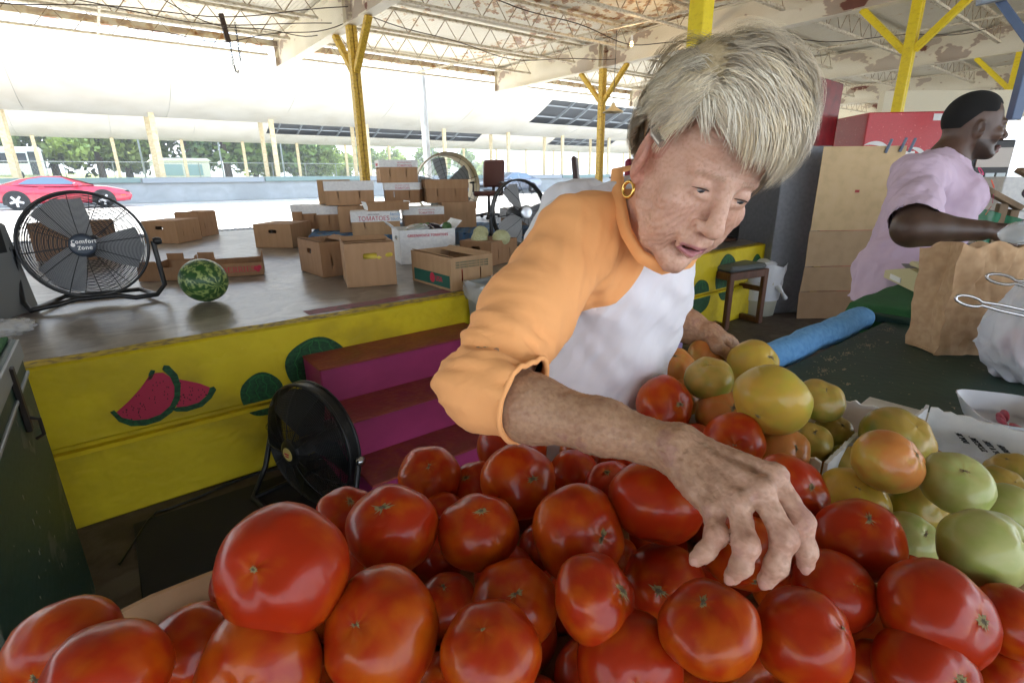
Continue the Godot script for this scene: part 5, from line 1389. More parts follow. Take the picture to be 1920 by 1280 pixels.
var RED := [
	[Vector3(-0.198, 1.185, -0.358), 0.0522, Vector3(-0.12, 0.66, 0.74), "largest red tomato standing highest at the pile's left"],
	[Vector3(-0.129, 1.150, -0.457), 0.0453, Vector3(-0.09, 0.91, 0.40), "round red tomato right behind the largest one"],
	[Vector3(-0.197, 1.125, -0.515), 0.0329, Vector3(0.31, 0.92, 0.25), "red tomato half hidden behind the left back pair"],
	[Vector3(-0.116, 1.110, -0.618), 0.0403, Vector3(0.11, 0.81, 0.58), "small red tomato at the back corner before the tray edge"],
	[Vector3(0.006, 1.140, -0.557), 0.0465, Vector3(0.45, 0.54, 0.71), "dented red tomato with scar on its right, below the orange cuff"],
	[Vector3(-0.038, 1.140, -0.462), 0.0414, Vector3(0.11, 0.94, 0.32), "red tomato in the middle of the pile's back row, left of the wide one"],
	[Vector3(0.067, 1.145, -0.451), 0.0498, Vector3(0.55, 0.43, 0.71), "wide red tomato with grey scar at its upper right"],
	[Vector3(0.090, 1.085, -0.648), 0.0397, Vector3(0.35, 0.37, 0.86), "dark red tomato in the gap behind the wide one"],
	[Vector3(0.154, 1.165, -0.476), 0.0488, Vector3(-0.21, -0.74, 0.64), "large oval red tomato under the woman's wrist"],
	[Vector3(0.126, 1.120, -0.570), 0.0366, Vector3(-0.29, 0.92, 0.25), "red tomato squeezed left of the oval under the wrist"],
	[Vector3(-0.002, 1.105, -0.699), 0.0493, Vector3(0.10, 0.57, 0.81), "red tomato just under the sleeve cuff"],
	[Vector3(0.069, 1.155, -0.353), 0.0371, Vector3(0.71, 0.62, 0.34), "bright red tomato with a creased shoulder at the pile's centre"],
	[Vector3(-0.001, 1.115, -0.389), 0.0406, Vector3(0.06, 0.85, 0.53), "red tomato with a green-brown scar left of the creased one"],
	[Vector3(-0.113, 1.140, -0.337), 0.0471, Vector3(-0.34, 0.76, 0.56), "large dark red tomato with slit scar, left of centre front"],
	[Vector3(-0.020, 1.140, -0.313), 0.0401, Vector3(-0.14, 0.96, 0.22), "red tomato at the bottom edge below the creased one"],
	[Vector3(0.151, 1.165, -0.313), 0.0364, Vector3(-0.29, 0.96, 0.03), "tall red tomato right below the woman's fingers"],
	[Vector3(0.228, 1.150, -0.316), 0.0359, Vector3(0.61, 0.69, 0.39), "large faceted red tomato at the bottom right of the hand"],
	[Vector3(0.303, 1.125, -0.391), 0.0354, Vector3(0.16, 0.77, 0.62), "red tomato with small star scar right of the fingers"],
	[Vector3(0.366, 1.135, -0.352), 0.0435, Vector3(0.35, 0.55, 0.76), "wide dark red tomato with scar at its upper right, by the green ones"],
	[Vector3(0.361, 1.135, -0.448), 0.0412, Vector3(-0.09, 0.94, 0.32), "glossy red tomato right of the hand next to yellow ones"],
	[Vector3(0.329, 1.140, -0.528), 0.0447, Vector3(0.30, 0.64, 0.71), "red tomato with long grey scar behind the knuckles"],
	[Vector3(0.325, 1.125, -0.674), 0.0441, Vector3(-0.35, 0.38, 0.86), "red tomato with round scar above the knuckles by the tray edge"],
	[Vector3(0.256, 1.130, -0.792), 0.0493, Vector3(0.40, 0.46, 0.79), "red tomato at the back against the white tray edge"],
	[Vector3(0.189, 1.100, -0.892), 0.0519, Vector3(0.31, 0.79, 0.53), "rearmost red tomato before the white shirt"],
	[Vector3(0.256, 1.105, -0.467), 0.0466, Vector3(-0.11, -0.33, 0.94), "red tomato held under the woman's fingers"],
	[Vector3(0.162, 1.080, -0.451), 0.0406, Vector3(-0.40, 0.47, 0.79), "dark shaded red tomato in the hollow left of the fingers"],
	[Vector3(0.093, 1.115, -0.321), 0.0410, Vector3(0.00, 0.44, 0.90), "red tomato with pale scar cut by the bottom edge, centre"],
	[Vector3(0.340, 1.105, -0.322), 0.0379, Vector3(0.20, 0.61, 0.77), "red tomato cut by the bottom edge below the wide one"],
	[Vector3(0.442, 1.120, -0.357), 0.0290, Vector3(0.61, 0.66, 0.45), "red tomato cut by the right edge"],
	[Vector3(0.328, 1.070, -0.348), 0.0285, Vector3(0.11, 0.81, 0.58), "small red tomato at the bottom edge right of the faceted one"],
	[Vector3(0.435, 1.065, -0.343), 0.0289, Vector3(0.11, 0.74, 0.67), "red tomato in the bottom right corner"],
	[Vector3(-0.204, 1.130, -0.313), 0.0453, Vector3(0.05, 0.49, 0.87), "red tomato with round grey scar at the bottom left"],
	[Vector3(-0.290, 1.100, -0.358), 0.0377, Vector3(-0.10, 0.40, 0.91), "dull red tomato low beside the card edge"],
	[Vector3(-0.374, 1.130, -0.328), 0.0429, Vector3(0.15, 0.25, 0.96), "leftmost red tomato in the bottom corner"],
	[Vector3(-0.299, 1.155, -0.283), 0.0414, Vector3(0.00, 0.32, 0.95), "second red tomato in the bottom left corner"],
	[Vector3(-0.282, 1.115, -0.418), 0.0242, Vector3(-0.59, 0.74, 0.32), "red tomato peeping out left behind the largest one"],
	[Vector3(-0.164, 1.070, -0.485), 0.0435, Vector3(0.11, 0.74, 0.67), "shaded red tomato below the round one at the left"],
	[Vector3(-0.092, 1.085, -0.573), 0.0271, Vector3(0.20, 0.10, 0.98), "red tomato with dark scar in the gap at the back left"],
	[Vector3(-0.056, 1.090, -0.626), 0.0330, Vector3(-0.39, 0.79, 0.48), "red tomato behind the dented one, left side"],
	[Vector3(0.295, 1.070, -0.453), 0.0317, Vector3(0.31, 0.72, 0.62), "orange-red tomato glimpsed below the middle fingertip"],
	[Vector3(0.130, 1.070, -0.752), 0.0563, Vector3(0.40, 0.63, 0.67), "dark red tomato in the shade under the forearm"],
	[Vector3(0.188, 1.075, -0.701), 0.0525, Vector3(0.20, 0.65, 0.73), "dark red tomato under the forearm near the wrist"],
	[Vector3(0.295, 1.080, -0.723), 0.0448, Vector3(0.20, 0.65, 0.73), "red tomato hidden under the wrist"],
	[Vector3(0.453, 1.060, -0.482), 0.0240, Vector3(0.21, 0.73, 0.65), "orange-red tomato deep beside the green tray edge"],
]
var GREEN := [
	[Vector3(0.316, 1.145, -0.935), 0.0395, Vector3(-0.19, 0.88, 0.44), 0, "orange-yellow tomato at the back left of the yellow tray"],
	[Vector3(0.417, 1.135, -1.029), 0.0417, Vector3(0.21, 0.87, 0.44), 0, "orange tomato furthest back in the yellow tray"],
	[Vector3(0.342, 1.165, -0.828), 0.0420, Vector3(-0.19, 0.94, 0.30), 2, "green-orange tomato in front of the back pair"],
	[Vector3(0.473, 1.145, -0.944), 0.0498, Vector3(0.40, 0.63, 0.67), 1, "pale yellow tomato at the back right of the tray under the thumb"],
	[Vector3(0.381, 1.185, -0.692), 0.0510, Vector3(-0.71, -0.31, 0.63), 1, "biggest yellow ribbed tomato on top of the tray"],
	[Vector3(0.508, 1.145, -0.777), 0.0359, Vector3(0.01, 0.88, 0.47), 2, "yellow-green tomato right behind the biggest one"],
	[Vector3(0.319, 1.105, -0.884), 0.0331, Vector3(0.21, 0.80, 0.56), 0, "small orange tomato low by the white tray edge"],
	[Vector3(0.360, 1.110, -0.794), 0.0444, Vector3(0.11, 0.74, 0.67), 0, "orange-yellow tomato below the biggest one"],
	[Vector3(0.407, 1.105, -0.684), 0.0374, Vector3(0.20, 0.61, 0.77), 0, "yellow-orange tomato at the tray's front edge"],
	[Vector3(0.468, 1.100, -0.720), 0.0318, Vector3(-0.09, 0.88, 0.46), 2, "green tomato at the tray's front right"],
	[Vector3(0.536, 1.090, -0.769), 0.0302, Vector3(0.11, 0.81, 0.58), 2, "dark olive tomato in the tray's right corner"],
	[Vector3(0.439, 1.070, -0.820), 0.0313, Vector3(0.11, 0.74, 0.67), 2, "dark green tomato deep under the biggest one"],
	[Vector3(0.457, 1.165, -0.551), 0.0383, Vector3(0.56, 0.64, 0.54), 0, "pinkish oval tomato on top of the right-hand heap"],
	[Vector3(0.585, 1.115, -0.699), 0.0478, Vector3(0.21, 0.80, 0.56), 2, "olive green tomato behind the pinkish one"],
	[Vector3(0.525, 1.150, -0.527), 0.0359, Vector3(-0.19, 0.88, 0.44), 3, "pale green tomato right of the pinkish one"],
	[Vector3(0.438, 1.100, -0.567), 0.0402, Vector3(-0.29, 0.83, 0.47), 1, "yellow tomato at the heap's left by the red ones"],
	[Vector3(0.526, 1.085, -0.569), 0.0364, Vector3(0.31, 0.72, 0.62), 2, "shaded olive tomato in the middle of the heap"],
	[Vector3(0.470, 1.090, -0.506), 0.0296, Vector3(0.11, 0.74, 0.67), 3, "pale green tomato next to the red ones"],
	[Vector3(0.466, 1.145, -0.421), 0.0391, Vector3(0.46, 0.66, 0.60), 3, "large pale green oval tomato nearest at the right edge"],
	[Vector3(0.616, 1.100, -0.540), 0.0326, Vector3(0.31, 0.72, 0.62), 3, "green tomato cut by the right edge"],
	[Vector3(0.521, 1.070, -0.702), 0.0286, Vector3(0.21, 0.73, 0.65), 2, "green tomato tucked behind the tray's corner"],
	[Vector3(0.522, 1.055, -0.478), 0.0232, Vector3(0.21, 0.73, 0.65), 3, "green tomato low below the large pale one"],
	[Vector3(0.603, 1.060, -0.587), 0.0308, Vector3(0.21, 0.73, 0.65), 2, "dark green tomato under the pale ones"],
]

# ---------------------------------------------------------------- right-hand side
func build_right_side() -> void:
	var m := MB.new()
	# grey metal cabinet
	var t := thing("grey_cabinet", "tall grey metal cabinet side behind the wooden stool", "cabinet", Vector3(2.86, 0, -5.62), Basis(Vector3.UP, 0.12))
	m.box(Vector3(0.25, 0.9, -0.35), Vector3(0.52, 1.78, 0.7), Basis(), 0.008); obj("body", m.mesh(), MT.grey_panel, t)
	m = MB.new(); m.bar(Vector3(0.5, 0.02, 0.006), Vector3(0.5, 1.78, 0.006), 0.02, 0.014, Vector3.RIGHT); obj("edge_trim", m.mesh(), MT.black_matte, t)
	# folded cardboard sheet leaning on it
	t = thing("cardboard_sheet", "large creased tan cardboard sheet standing behind the man", "cardboard", Vector3(3.1, 0, -5.36), Basis(Vector3.UP, 0.02))
	var y := 0.01; var k := 0
	var tans := [rgb(158, 126, 94), rgb(172, 142, 108), rgb(180, 152, 118), rgb(204, 176, 134)]
	for h in [0.3, 0.27, 0.37, 0.82]:
		m = MB.new(); var tilt: float = [-0.1, 0.06, -0.05, 0.0][k]
		var cm := grainy(ramp(MT.n1, [0.2, 0.5, 0.8], [tans[k].darkened(0.04), tans[k], tans[k].lightened(0.03)]), 0.9, 0.85)
		card(m, 0.83, h - 0.006, [[0.0, -0.02, 0.05, 0.028]] if k == 3 else [], Transform3D(Basis(Vector3.RIGHT, tilt), Vector3(0.415, y + h / 2, -0.02 - 0.012 * absf(tilt) * 10.0)), 0.006)
		obj("panel", m.mesh(), cm, t); y += h; k += 1
	m = MB.new(); m.box(Vector3(0.415, 1.33, -0.034), Vector3(0.06, 0.04, 0.01)); obj("red_backing", m.mesh(), mat(rgb(170, 60, 60), 0.7), t)
	m = MB.new(); m.box(Vector3(3.98, 0.86, -5.5), Vector3(0.24, 1.72, 0.03), Basis(Vector3.UP, 0.1), 0.005); var o := obj("white_board", m.mesh(), MT.white); tag(o, "white board standing at the cardboard sheet's right edge", "board")
	# red cabinet and vending machine
	var dred := grainy(ramp(MT.n1, [0.25, 0.5, 0.8], [rgb(96, 20, 26), rgb(126, 24, 32), rgb(140, 34, 42)]), 0.8, 0.4)
	t = thing("red_cooler", "tall dark red cooler cabinet beside the woman's hair", "cabinet", Vector3(3.86, 0.78, -6.5), Basis(Vector3.UP, 0.72))
	m = MB.new(); m.box(Vector3(-0.45, 0.86, -0.45), Vector3(0.9, 1.72, 0.9), Basis(), 0.012); obj("body", m.mesh(), dred, t)
	var vred := grainy(ramp(MT.n2, [0.12, 0.2, 0.3, 0.8], [rgb(226, 140, 130), rgb(200, 40, 40), rgb(186, 22, 30), rgb(194, 28, 36)]), 0.7, 0.35)
	t = thing("vending_machine", "red soda vending machine with white script and black front", "vending machine", Vector3(4.02, 0.0, -6.18), Basis(Vector3.UP, -0.06))
	m = MB.new(); m.box(Vector3(0.42, 1.08, -0.5), Vector3(0.84, 2.16, 0.94), Basis(), 0.01); obj("body", m.mesh(), vred, t)
	m = MB.new(); m.box(Vector3(0.94, 1.08, -0.5), Vector3(0.2, 2.17, 0.96), Basis(Vector3.UP, 0.0), 0.03); var fr := obj("front_bezel", m.mesh(), MT.black, t)
	m = MB.new(); m.box(Vector3(1.0, 1.96, -0.012), Vector3(0.07, 0.26, 0.012), Basis(), 0.004); obj("display", m.mesh(), mat(rgb(190, 60, 56), 0.3), fr)
	m = MB.new(); m.box(Vector3(1.0, 1.66, -0.012), Vector3(0.08, 0.22, 0.012), Basis(), 0.004); obj("coin_panel", m.mesh(), MT.steel_grey, fr)
	m = MB.new(); m.box(Vector3(0.76, 2.1, -0.027), Vector3(0.12, 0.07, 0.004)); obj("sticker", m.mesh(), MT.white, t)
	for q in [[0.13, 1.66, 0.2, 0.9, 2.6], [0.3, 1.58, 0.14, 0.3, 2.9], [0.56, 1.62, 0.17, 1.2, 3.4], [0.7, 1.6, 0.12, 0.2, 2.2], [0.42, 1.66, 0.1, -0.6, 1.9]]:
		var outer := []; var inner := []
		for s in 13:
			var a: float = q[3] + (q[4] - q[3]) * s / 12.0; var w: float = 0.045 * sin(PI * s / 12.0) + 0.002
			outer.append(Vector2(q[0] - cos(a) * q[2], q[1] + sin(a) * q[2])); inner.append(Vector2(q[0] - cos(a) * (q[2] - w), q[1] + sin(a) * (q[2] - w)))
		inner.reverse(); var pl := PackedVector2Array(outer); pl.append_array(PackedVector2Array(inner))
		m = MB.new(); m.prism(pl, 0.002, Transform3D(Basis(), Vector3(0, 0, -0.0275))); obj("script_stroke", m.mesh(), MT.white, t)
	for q in [[3.72, 1.76], [3.86, 1.77], [3.95, 1.765]]:
		m = MB.new(); m.bar(Vector3(q[0], q[1] - 0.06, -5.38), Vector3(q[0] + 0.025, q[1] + 0.07, -5.36), 0.02, 0.025, Vector3.UP, 0.004); o = obj("spring_clamp", m.mesh(), mat(rgb(108, 124, 150), 0.4)); tag(o, "blue-grey clamp on the cardboard's top edge, %s" % ["left", "middle", "right"][[3.72, 3.86, 3.95].find(q[0])], "clamp", "clamps on the cardboard")
	# cream wall and far items
	m = MB.new(); m.box(Vector3(8.1, 1.48, -10.4), Vector3(2.4, 2.95, 0.15), Basis(Vector3.UP, 0.02)); o = obj("cream_wall", m.mesh(), mat(rgb(222, 214, 190), 0.8)); tag(o, "plain cream partition wall behind the vending machine", "wall")
	t = thing("glass_door_fridge", "black glass-door drinks fridge right of the man", "fridge", Vector3(5.14, 0, -5.95), Basis(Vector3.UP, -0.3))
	m = MB.new(); m.box(Vector3(0.1, 0.92, -0.3), Vector3(0.42, 1.84, 0.6), Basis(), 0.012); obj("body", m.mesh(), MT.black, t)
	m = MB.new(); m.box(Vector3(0.14, 1.66, 0.012), Vector3(0.3, 0.2, 0.02)); obj("header_sign", m.mesh(), mat(rgb(206, 196, 186), 0.4), t)
	for q in 3:
		m = MB.new(); m.box(Vector3(0.04 + q * 0.1, 0.85, 0.01), Vector3(0.08, 1.3, 0.015)); obj("glass_pane", m.mesh(), mat(rgb(200, 212, 216), 0.05), t)
	t = thing("stair_rail", "weathered wooden stair rail with green netting right of the man", "railing", Vector3(3.15, 0, -3.7), Basis(Vector3.UP, -0.35))
	for q in 2:
		var dx := 0.42 * q
		m = MB.new(); m.bar(Vector3(-0.1 + dx, 1.52, -0.1 * q), Vector3(0.34 + dx, 1.27, -0.1 * q), 0.09, 0.035, Vector3.UP, 0.004); obj("hand_rail", m.mesh(), MT.wood_grey, t)
		for s in 2:
			m = MB.new(); m.bar(Vector3(0.24 + dx + 0.08 * s, 0.0, -0.1 * q - 0.03 * s), Vector3(0.24 + dx + 0.08 * s, 1.3 - 0.04 * s, -0.1 * q - 0.03 * s), 0.06, 0.05, Vector3.RIGHT, 0.004); obj("post", m.mesh(), MT.wood_grey, t)
	var net := glass(rgb(30, 130, 92), 0.75, 0.6)
	m = MB.new(); var g := []
	for r in 8:
		var row := []
		for q in 14: row.append(Vector3(-0.1 + q * 0.035, 1.33 - 0.01 * q - r * 0.075 * (0.6 + 0.4 * sin(q * 0.9)), 0.04 + 0.025 * sin(q * 1.7 + r * 0.6)))
		g.append(row)
	m.sheet(g); obj("netting", m.mesh(), net, t)
	for q in 4:
		m = MB.new(); m.box(Vector3(0, 0.13, 0), Vector3(0.42, 0.26, 0.36), Basis(), 0.006)
		var wc := thing("white_carton", "printed white fruit carton, %s of the stack at the right edge" % ["lowest", "second", "third", "topmost"][q], "box", Vector3(4.15 + 0.03 * (q % 2), 0.42 + q * 0.263, -4.35), Basis(Vector3.UP, -0.5 + 0.06 * q), "white cartons at the right edge")
		obj("body", m.mesh(), MT.card_white, wc)
		m = MB.new(); m.ell(Vector3(0.02, 0.14, 0.182), Vector3(0.1, 0.06, 0.003)); obj("printed_fruit", m.mesh(), mat(rgb(70, 60, 70), 0.7), wc)
		m = MB.new(); m.ell(Vector3(0.04, 0.13, 0.184), Vector3(0.04, 0.03, 0.003)); obj("printed_berry", m.mesh(), MT.red_ink, wc)
	m = MB.new(); m.box(Vector3(4.15, 0.21, -4.35), Vector3(0.6, 0.42, 0.5), Basis(Vector3.UP, -0.5), 0.01); o = obj("wooden_crate", m.mesh(), MT.wood_grey); tag(o, "low wooden crate under the white cartons at the right edge", "crate")
	# blue steel frame at the right edge
	t = thing("blue_steelwork", "blue-grey painted steel frame hanging at the upper right edge", "frame", Vector3(4.95, 0, -5.5), Basis())
	m = MB.new(); m.box(Vector3(0.06, 2.45, 0), Vector3(0.1, 0.9, 0.08), Basis(), 0.006); obj("hanger", m.mesh(), mat(rgb(96, 116, 150), 0.5), t)
	m = MB.new(); m.bar(Vector3(-0.2, 3.2, -0.3), Vector3(0.12, 2.5, 0.1), 0.07, 0.07, Vector3.UP, 0.006); obj("brace", m.mesh(), mat(rgb(96, 116, 150), 0.5), t)
	m = MB.new(); m.bar(Vector3(-0.4, 3.1, -0.2), Vector3(0.9, 3.28, 0.1), 0.09, 0.1, Vector3.UP, 0.006); obj("beam", m.mesh(), mat(rgb(140, 152, 168), 0.5), t)
	# wooden stool
	t = thing("wooden_stool", "small brown wooden stool with grey seat before the yellow wall", "stool", Vector3(2.3, 0, -5.36), Basis(Vector3.UP, 0.5).scaled(Vector3.ONE * 1.3))
	for s in [[-1, -1], [1, -1], [1, 1], [-1, 1]]:
		m = MB.new(); m.box(Vector3(s[0] * 0.2, 0.225, s[1] * 0.18), Vector3(0.05, 0.45, 0.035), Basis(), 0.005); obj("leg", m.mesh(), MT.wood_brown, t)
	for s in [-1.0, 1.0]:
		m = MB.new(); m.box(Vector3(0, 0.42, s * 0.18), Vector3(0.36, 0.06, 0.03), Basis(), 0.004); obj("rail", m.mesh(), MT.wood_brown, t)
		m = MB.new(); m.box(Vector3(s * 0.2, 0.42, 0), Vector3(0.03, 0.06, 0.33), Basis(), 0.004); obj("rail", m.mesh(), MT.wood_brown, t)
		m = MB.new(); m.box(Vector3(s * 0.2, 0.025, 0), Vector3(0.045, 0.045, 0.33), Basis(), 0.004); obj("runner", m.mesh(), MT.wood_brown, t)
	m = MB.new(); m.box(Vector3(0.2, 0.28, 0), Vector3(0.025, 0.04, 0.33), Basis(), 0.004); obj("stretcher", m.mesh(), MT.wood_brown, t)
	m = MB.new(); m.box(Vector3(0, 0.472, 0), Vector3(0.42, 0.045, 0.38), Basis(), 0.018); obj("seat", m.mesh(), mat(rgb(98, 104, 104), 0.6), t)
	# lined bucket
	t = thing("waste_bucket", "white bucket lined with a knotted white plastic bag by the stool", "bucket", Vector3(2.8, 0, -5.72), Basis().scaled(Vector3.ONE * 1.3))
	m = MB.new(); m.lathe([Vector2(0.001, 0.005), Vector2(0.15, 0.0), Vector2(0.185, 0.3), Vector2(0.18, 0.3), Vector2(0.145, 0.01)], 28); obj("bucket", m.mesh(), mat(rgb(206, 204, 186), 0.5), t)
	m = MB.new(); g = []
	for r in 14:
		var row := []
		for s in 33:
			var a := TAU * (s % 32) / 32; var f: float = r / 13.0
			var rr := lerpf(0.176, 0.2, f) + 0.007 * sin(a * 9 + r * 0.8) * (0.3 + f)
			row.append(Vector3(cos(a) * rr, 0.14 + 0.3 * f + 0.012 * sin(a * 5.0) * f, sin(a) * rr))
		g.append(row)
	m.sheet(g); obj("liner", m.mesh(), MT.bag_white, t)
	m = MB.new(); m.xf = Transform3D(Basis(), Vector3(0.0, 0.43, 0)); crumple(m, Vector3(0.15, 0.06, 0.15), 9); obj("trash", m.mesh(), MT.bag_white, t)
	m = MB.new(); m.tube([Vector3(0.08, 0.27, 0.17), Vector3(0.11, 0.22, 0.21), Vector3(0.15, 0.17, 0.19)], [0.03, 0.012, 0.022], 8); obj("knot", m.mesh(), MT.bag_white, t)
	# dark shelf on the platform with bottle and box
	t = thing("dark_shelf", "dark cluttered shelf standing on the platform behind her chin", "shelf", W(5.35, 0.781, 3.35), FR)
	for q in 4:
		m = MB.new(); m.box(Vector3(0, 0.02 + q * 0.26, 0), Vector3(0.9, 0.025, 0.36), Basis(), 0.004); obj("shelf_board", m.mesh(), MT.wood_brown, t)
	for s in [-1.0, 1.0]:
		m = MB.new(); m.box(Vector3(s * 0.46, 0.5, 0), Vector3(0.03, 1.0, 0.38), Basis(), 0.004); obj("side_panel", m.mesh(), MT.black_matte, t)
	m = MB.new(); m.box(Vector3(0, 0.5, -0.2), Vector3(0.9, 1.0, 0.012)); obj("back_panel", m.mesh(), MT.black_matte, t)
	t = thing("water_bottle", "clear water bottle with blue cap on the dark shelf", "bottle", W(5.52, 0.815, 3.26), FR)
	m = MB.new(); m.lathe([Vector2(0.001, 0.0), Vector2(0.032, 0.0), Vector2(0.034, 0.05), Vector2(0.031, 0.08), Vector2(0.034, 0.11), Vector2(0.034, 0.15), Vector2(0.013, 0.2), Vector2(0.013, 0.215)], 18); obj("bottle", m.mesh(), glass(rgb(210, 226, 236), 0.4, 0.05), t)
	m = MB.new(); m.lathe([Vector2(0.015, 0.208), Vector2(0.015, 0.23), Vector2(0.001, 0.231)], 14); obj("cap", m.mesh(), mat(rgb(60, 100, 190), 0.4), t)
	m = MB.new(); m.lathe([Vector2(0.0348, 0.085), Vector2(0.0348, 0.135)], 18); obj("wrapper", m.mesh(), mat(rgb(90, 130, 200), 0.5), t)
	m = MB.new(); m.box(W(5.2, 0.9, 3.28), Vector3(0.3, 0.13, 0.22), FR, 0.004); o = obj("brown_box", m.mesh(), MT.cards[2]); tag(o, "small brown box beside the bottle on the dark shelf", "box")
	# grey bin with clear liner at the end of the steps
	t = thing("waste_bin", "grey rectangular waste bin with clear plastic liner right of the steps", "bin", W(2.03, 0.0, 2.55), ang(4))
	m = MB.new(); m.xf = Transform3D(Basis(), Vector3.ZERO)
	var w0 := 0.19; var w1 := 0.235; var hh := 0.86
	for s in [[1, 0], [-1, 0], [0, 1], [0, -1]]:
		var d := Vector3(s[0], 0, s[1]); var pp := Vector3(-s[1], 0, s[0])
		m.quad(d * w0 - pp * w0, d * w1 - pp * w1 + Vector3(0, hh, 0), d * w1 + pp * w1 + Vector3(0, hh, 0), d * w0 + pp * w0)
		m.quad(d * (w0 - 0.006) + pp * (w0 - 0.006), d * (w1 - 0.006) + pp * (w1 - 0.006) + Vector3(0, hh, 0), d * (w1 - 0.006) - pp * (w1 - 0.006) + Vector3(0, hh, 0), d * (w0 - 0.006) - pp * (w0 - 0.006))
	obj("bin_body", m.mesh(), MT.bin_grey, t)
	m = MB.new()
	for s in [[1, 0], [-1, 0], [0, 1], [0, -1]]: m.bar(Vector3(s[0] * w1 - s[1] * w1, hh, s[1] * w1 + s[0] * w1), Vector3(s[0] * w1 + s[1] * w1, hh, s[1] * w1 - s[0] * w1), 0.02, 0.03, Vector3.UP, 0.004)
	obj("rim", m.mesh(), MT.bin_grey, t)
	m = MB.new(); g = []
	for r in 10:
		var row := []
		for s in 49:
			var a := TAU * (s % 48) / 48; var c := Vector2(cos(a), sin(a)); c /= maxf(absf(c.x), absf(c.y))
			var f: float = r / 9.0; var rr := w1 + 0.012 - 0.035 * maxf(0.0, f - 0.45) * 2.0 + 0.006 * sin(a * 11.0 + r)
			row.append(Vector3(c.x * rr, hh - 0.11 + 0.14 * minf(f, 0.5) * 2.0 - 0.3 * maxf(0.0, f - 0.5) * 2.0 * 0.6 + 0.008 * sin(a * 7.0), c.y * rr))
		g.append(row)
	m.sheet(g); obj("liner", m.mesh(), MT.clear, t)
	build_counter_items()

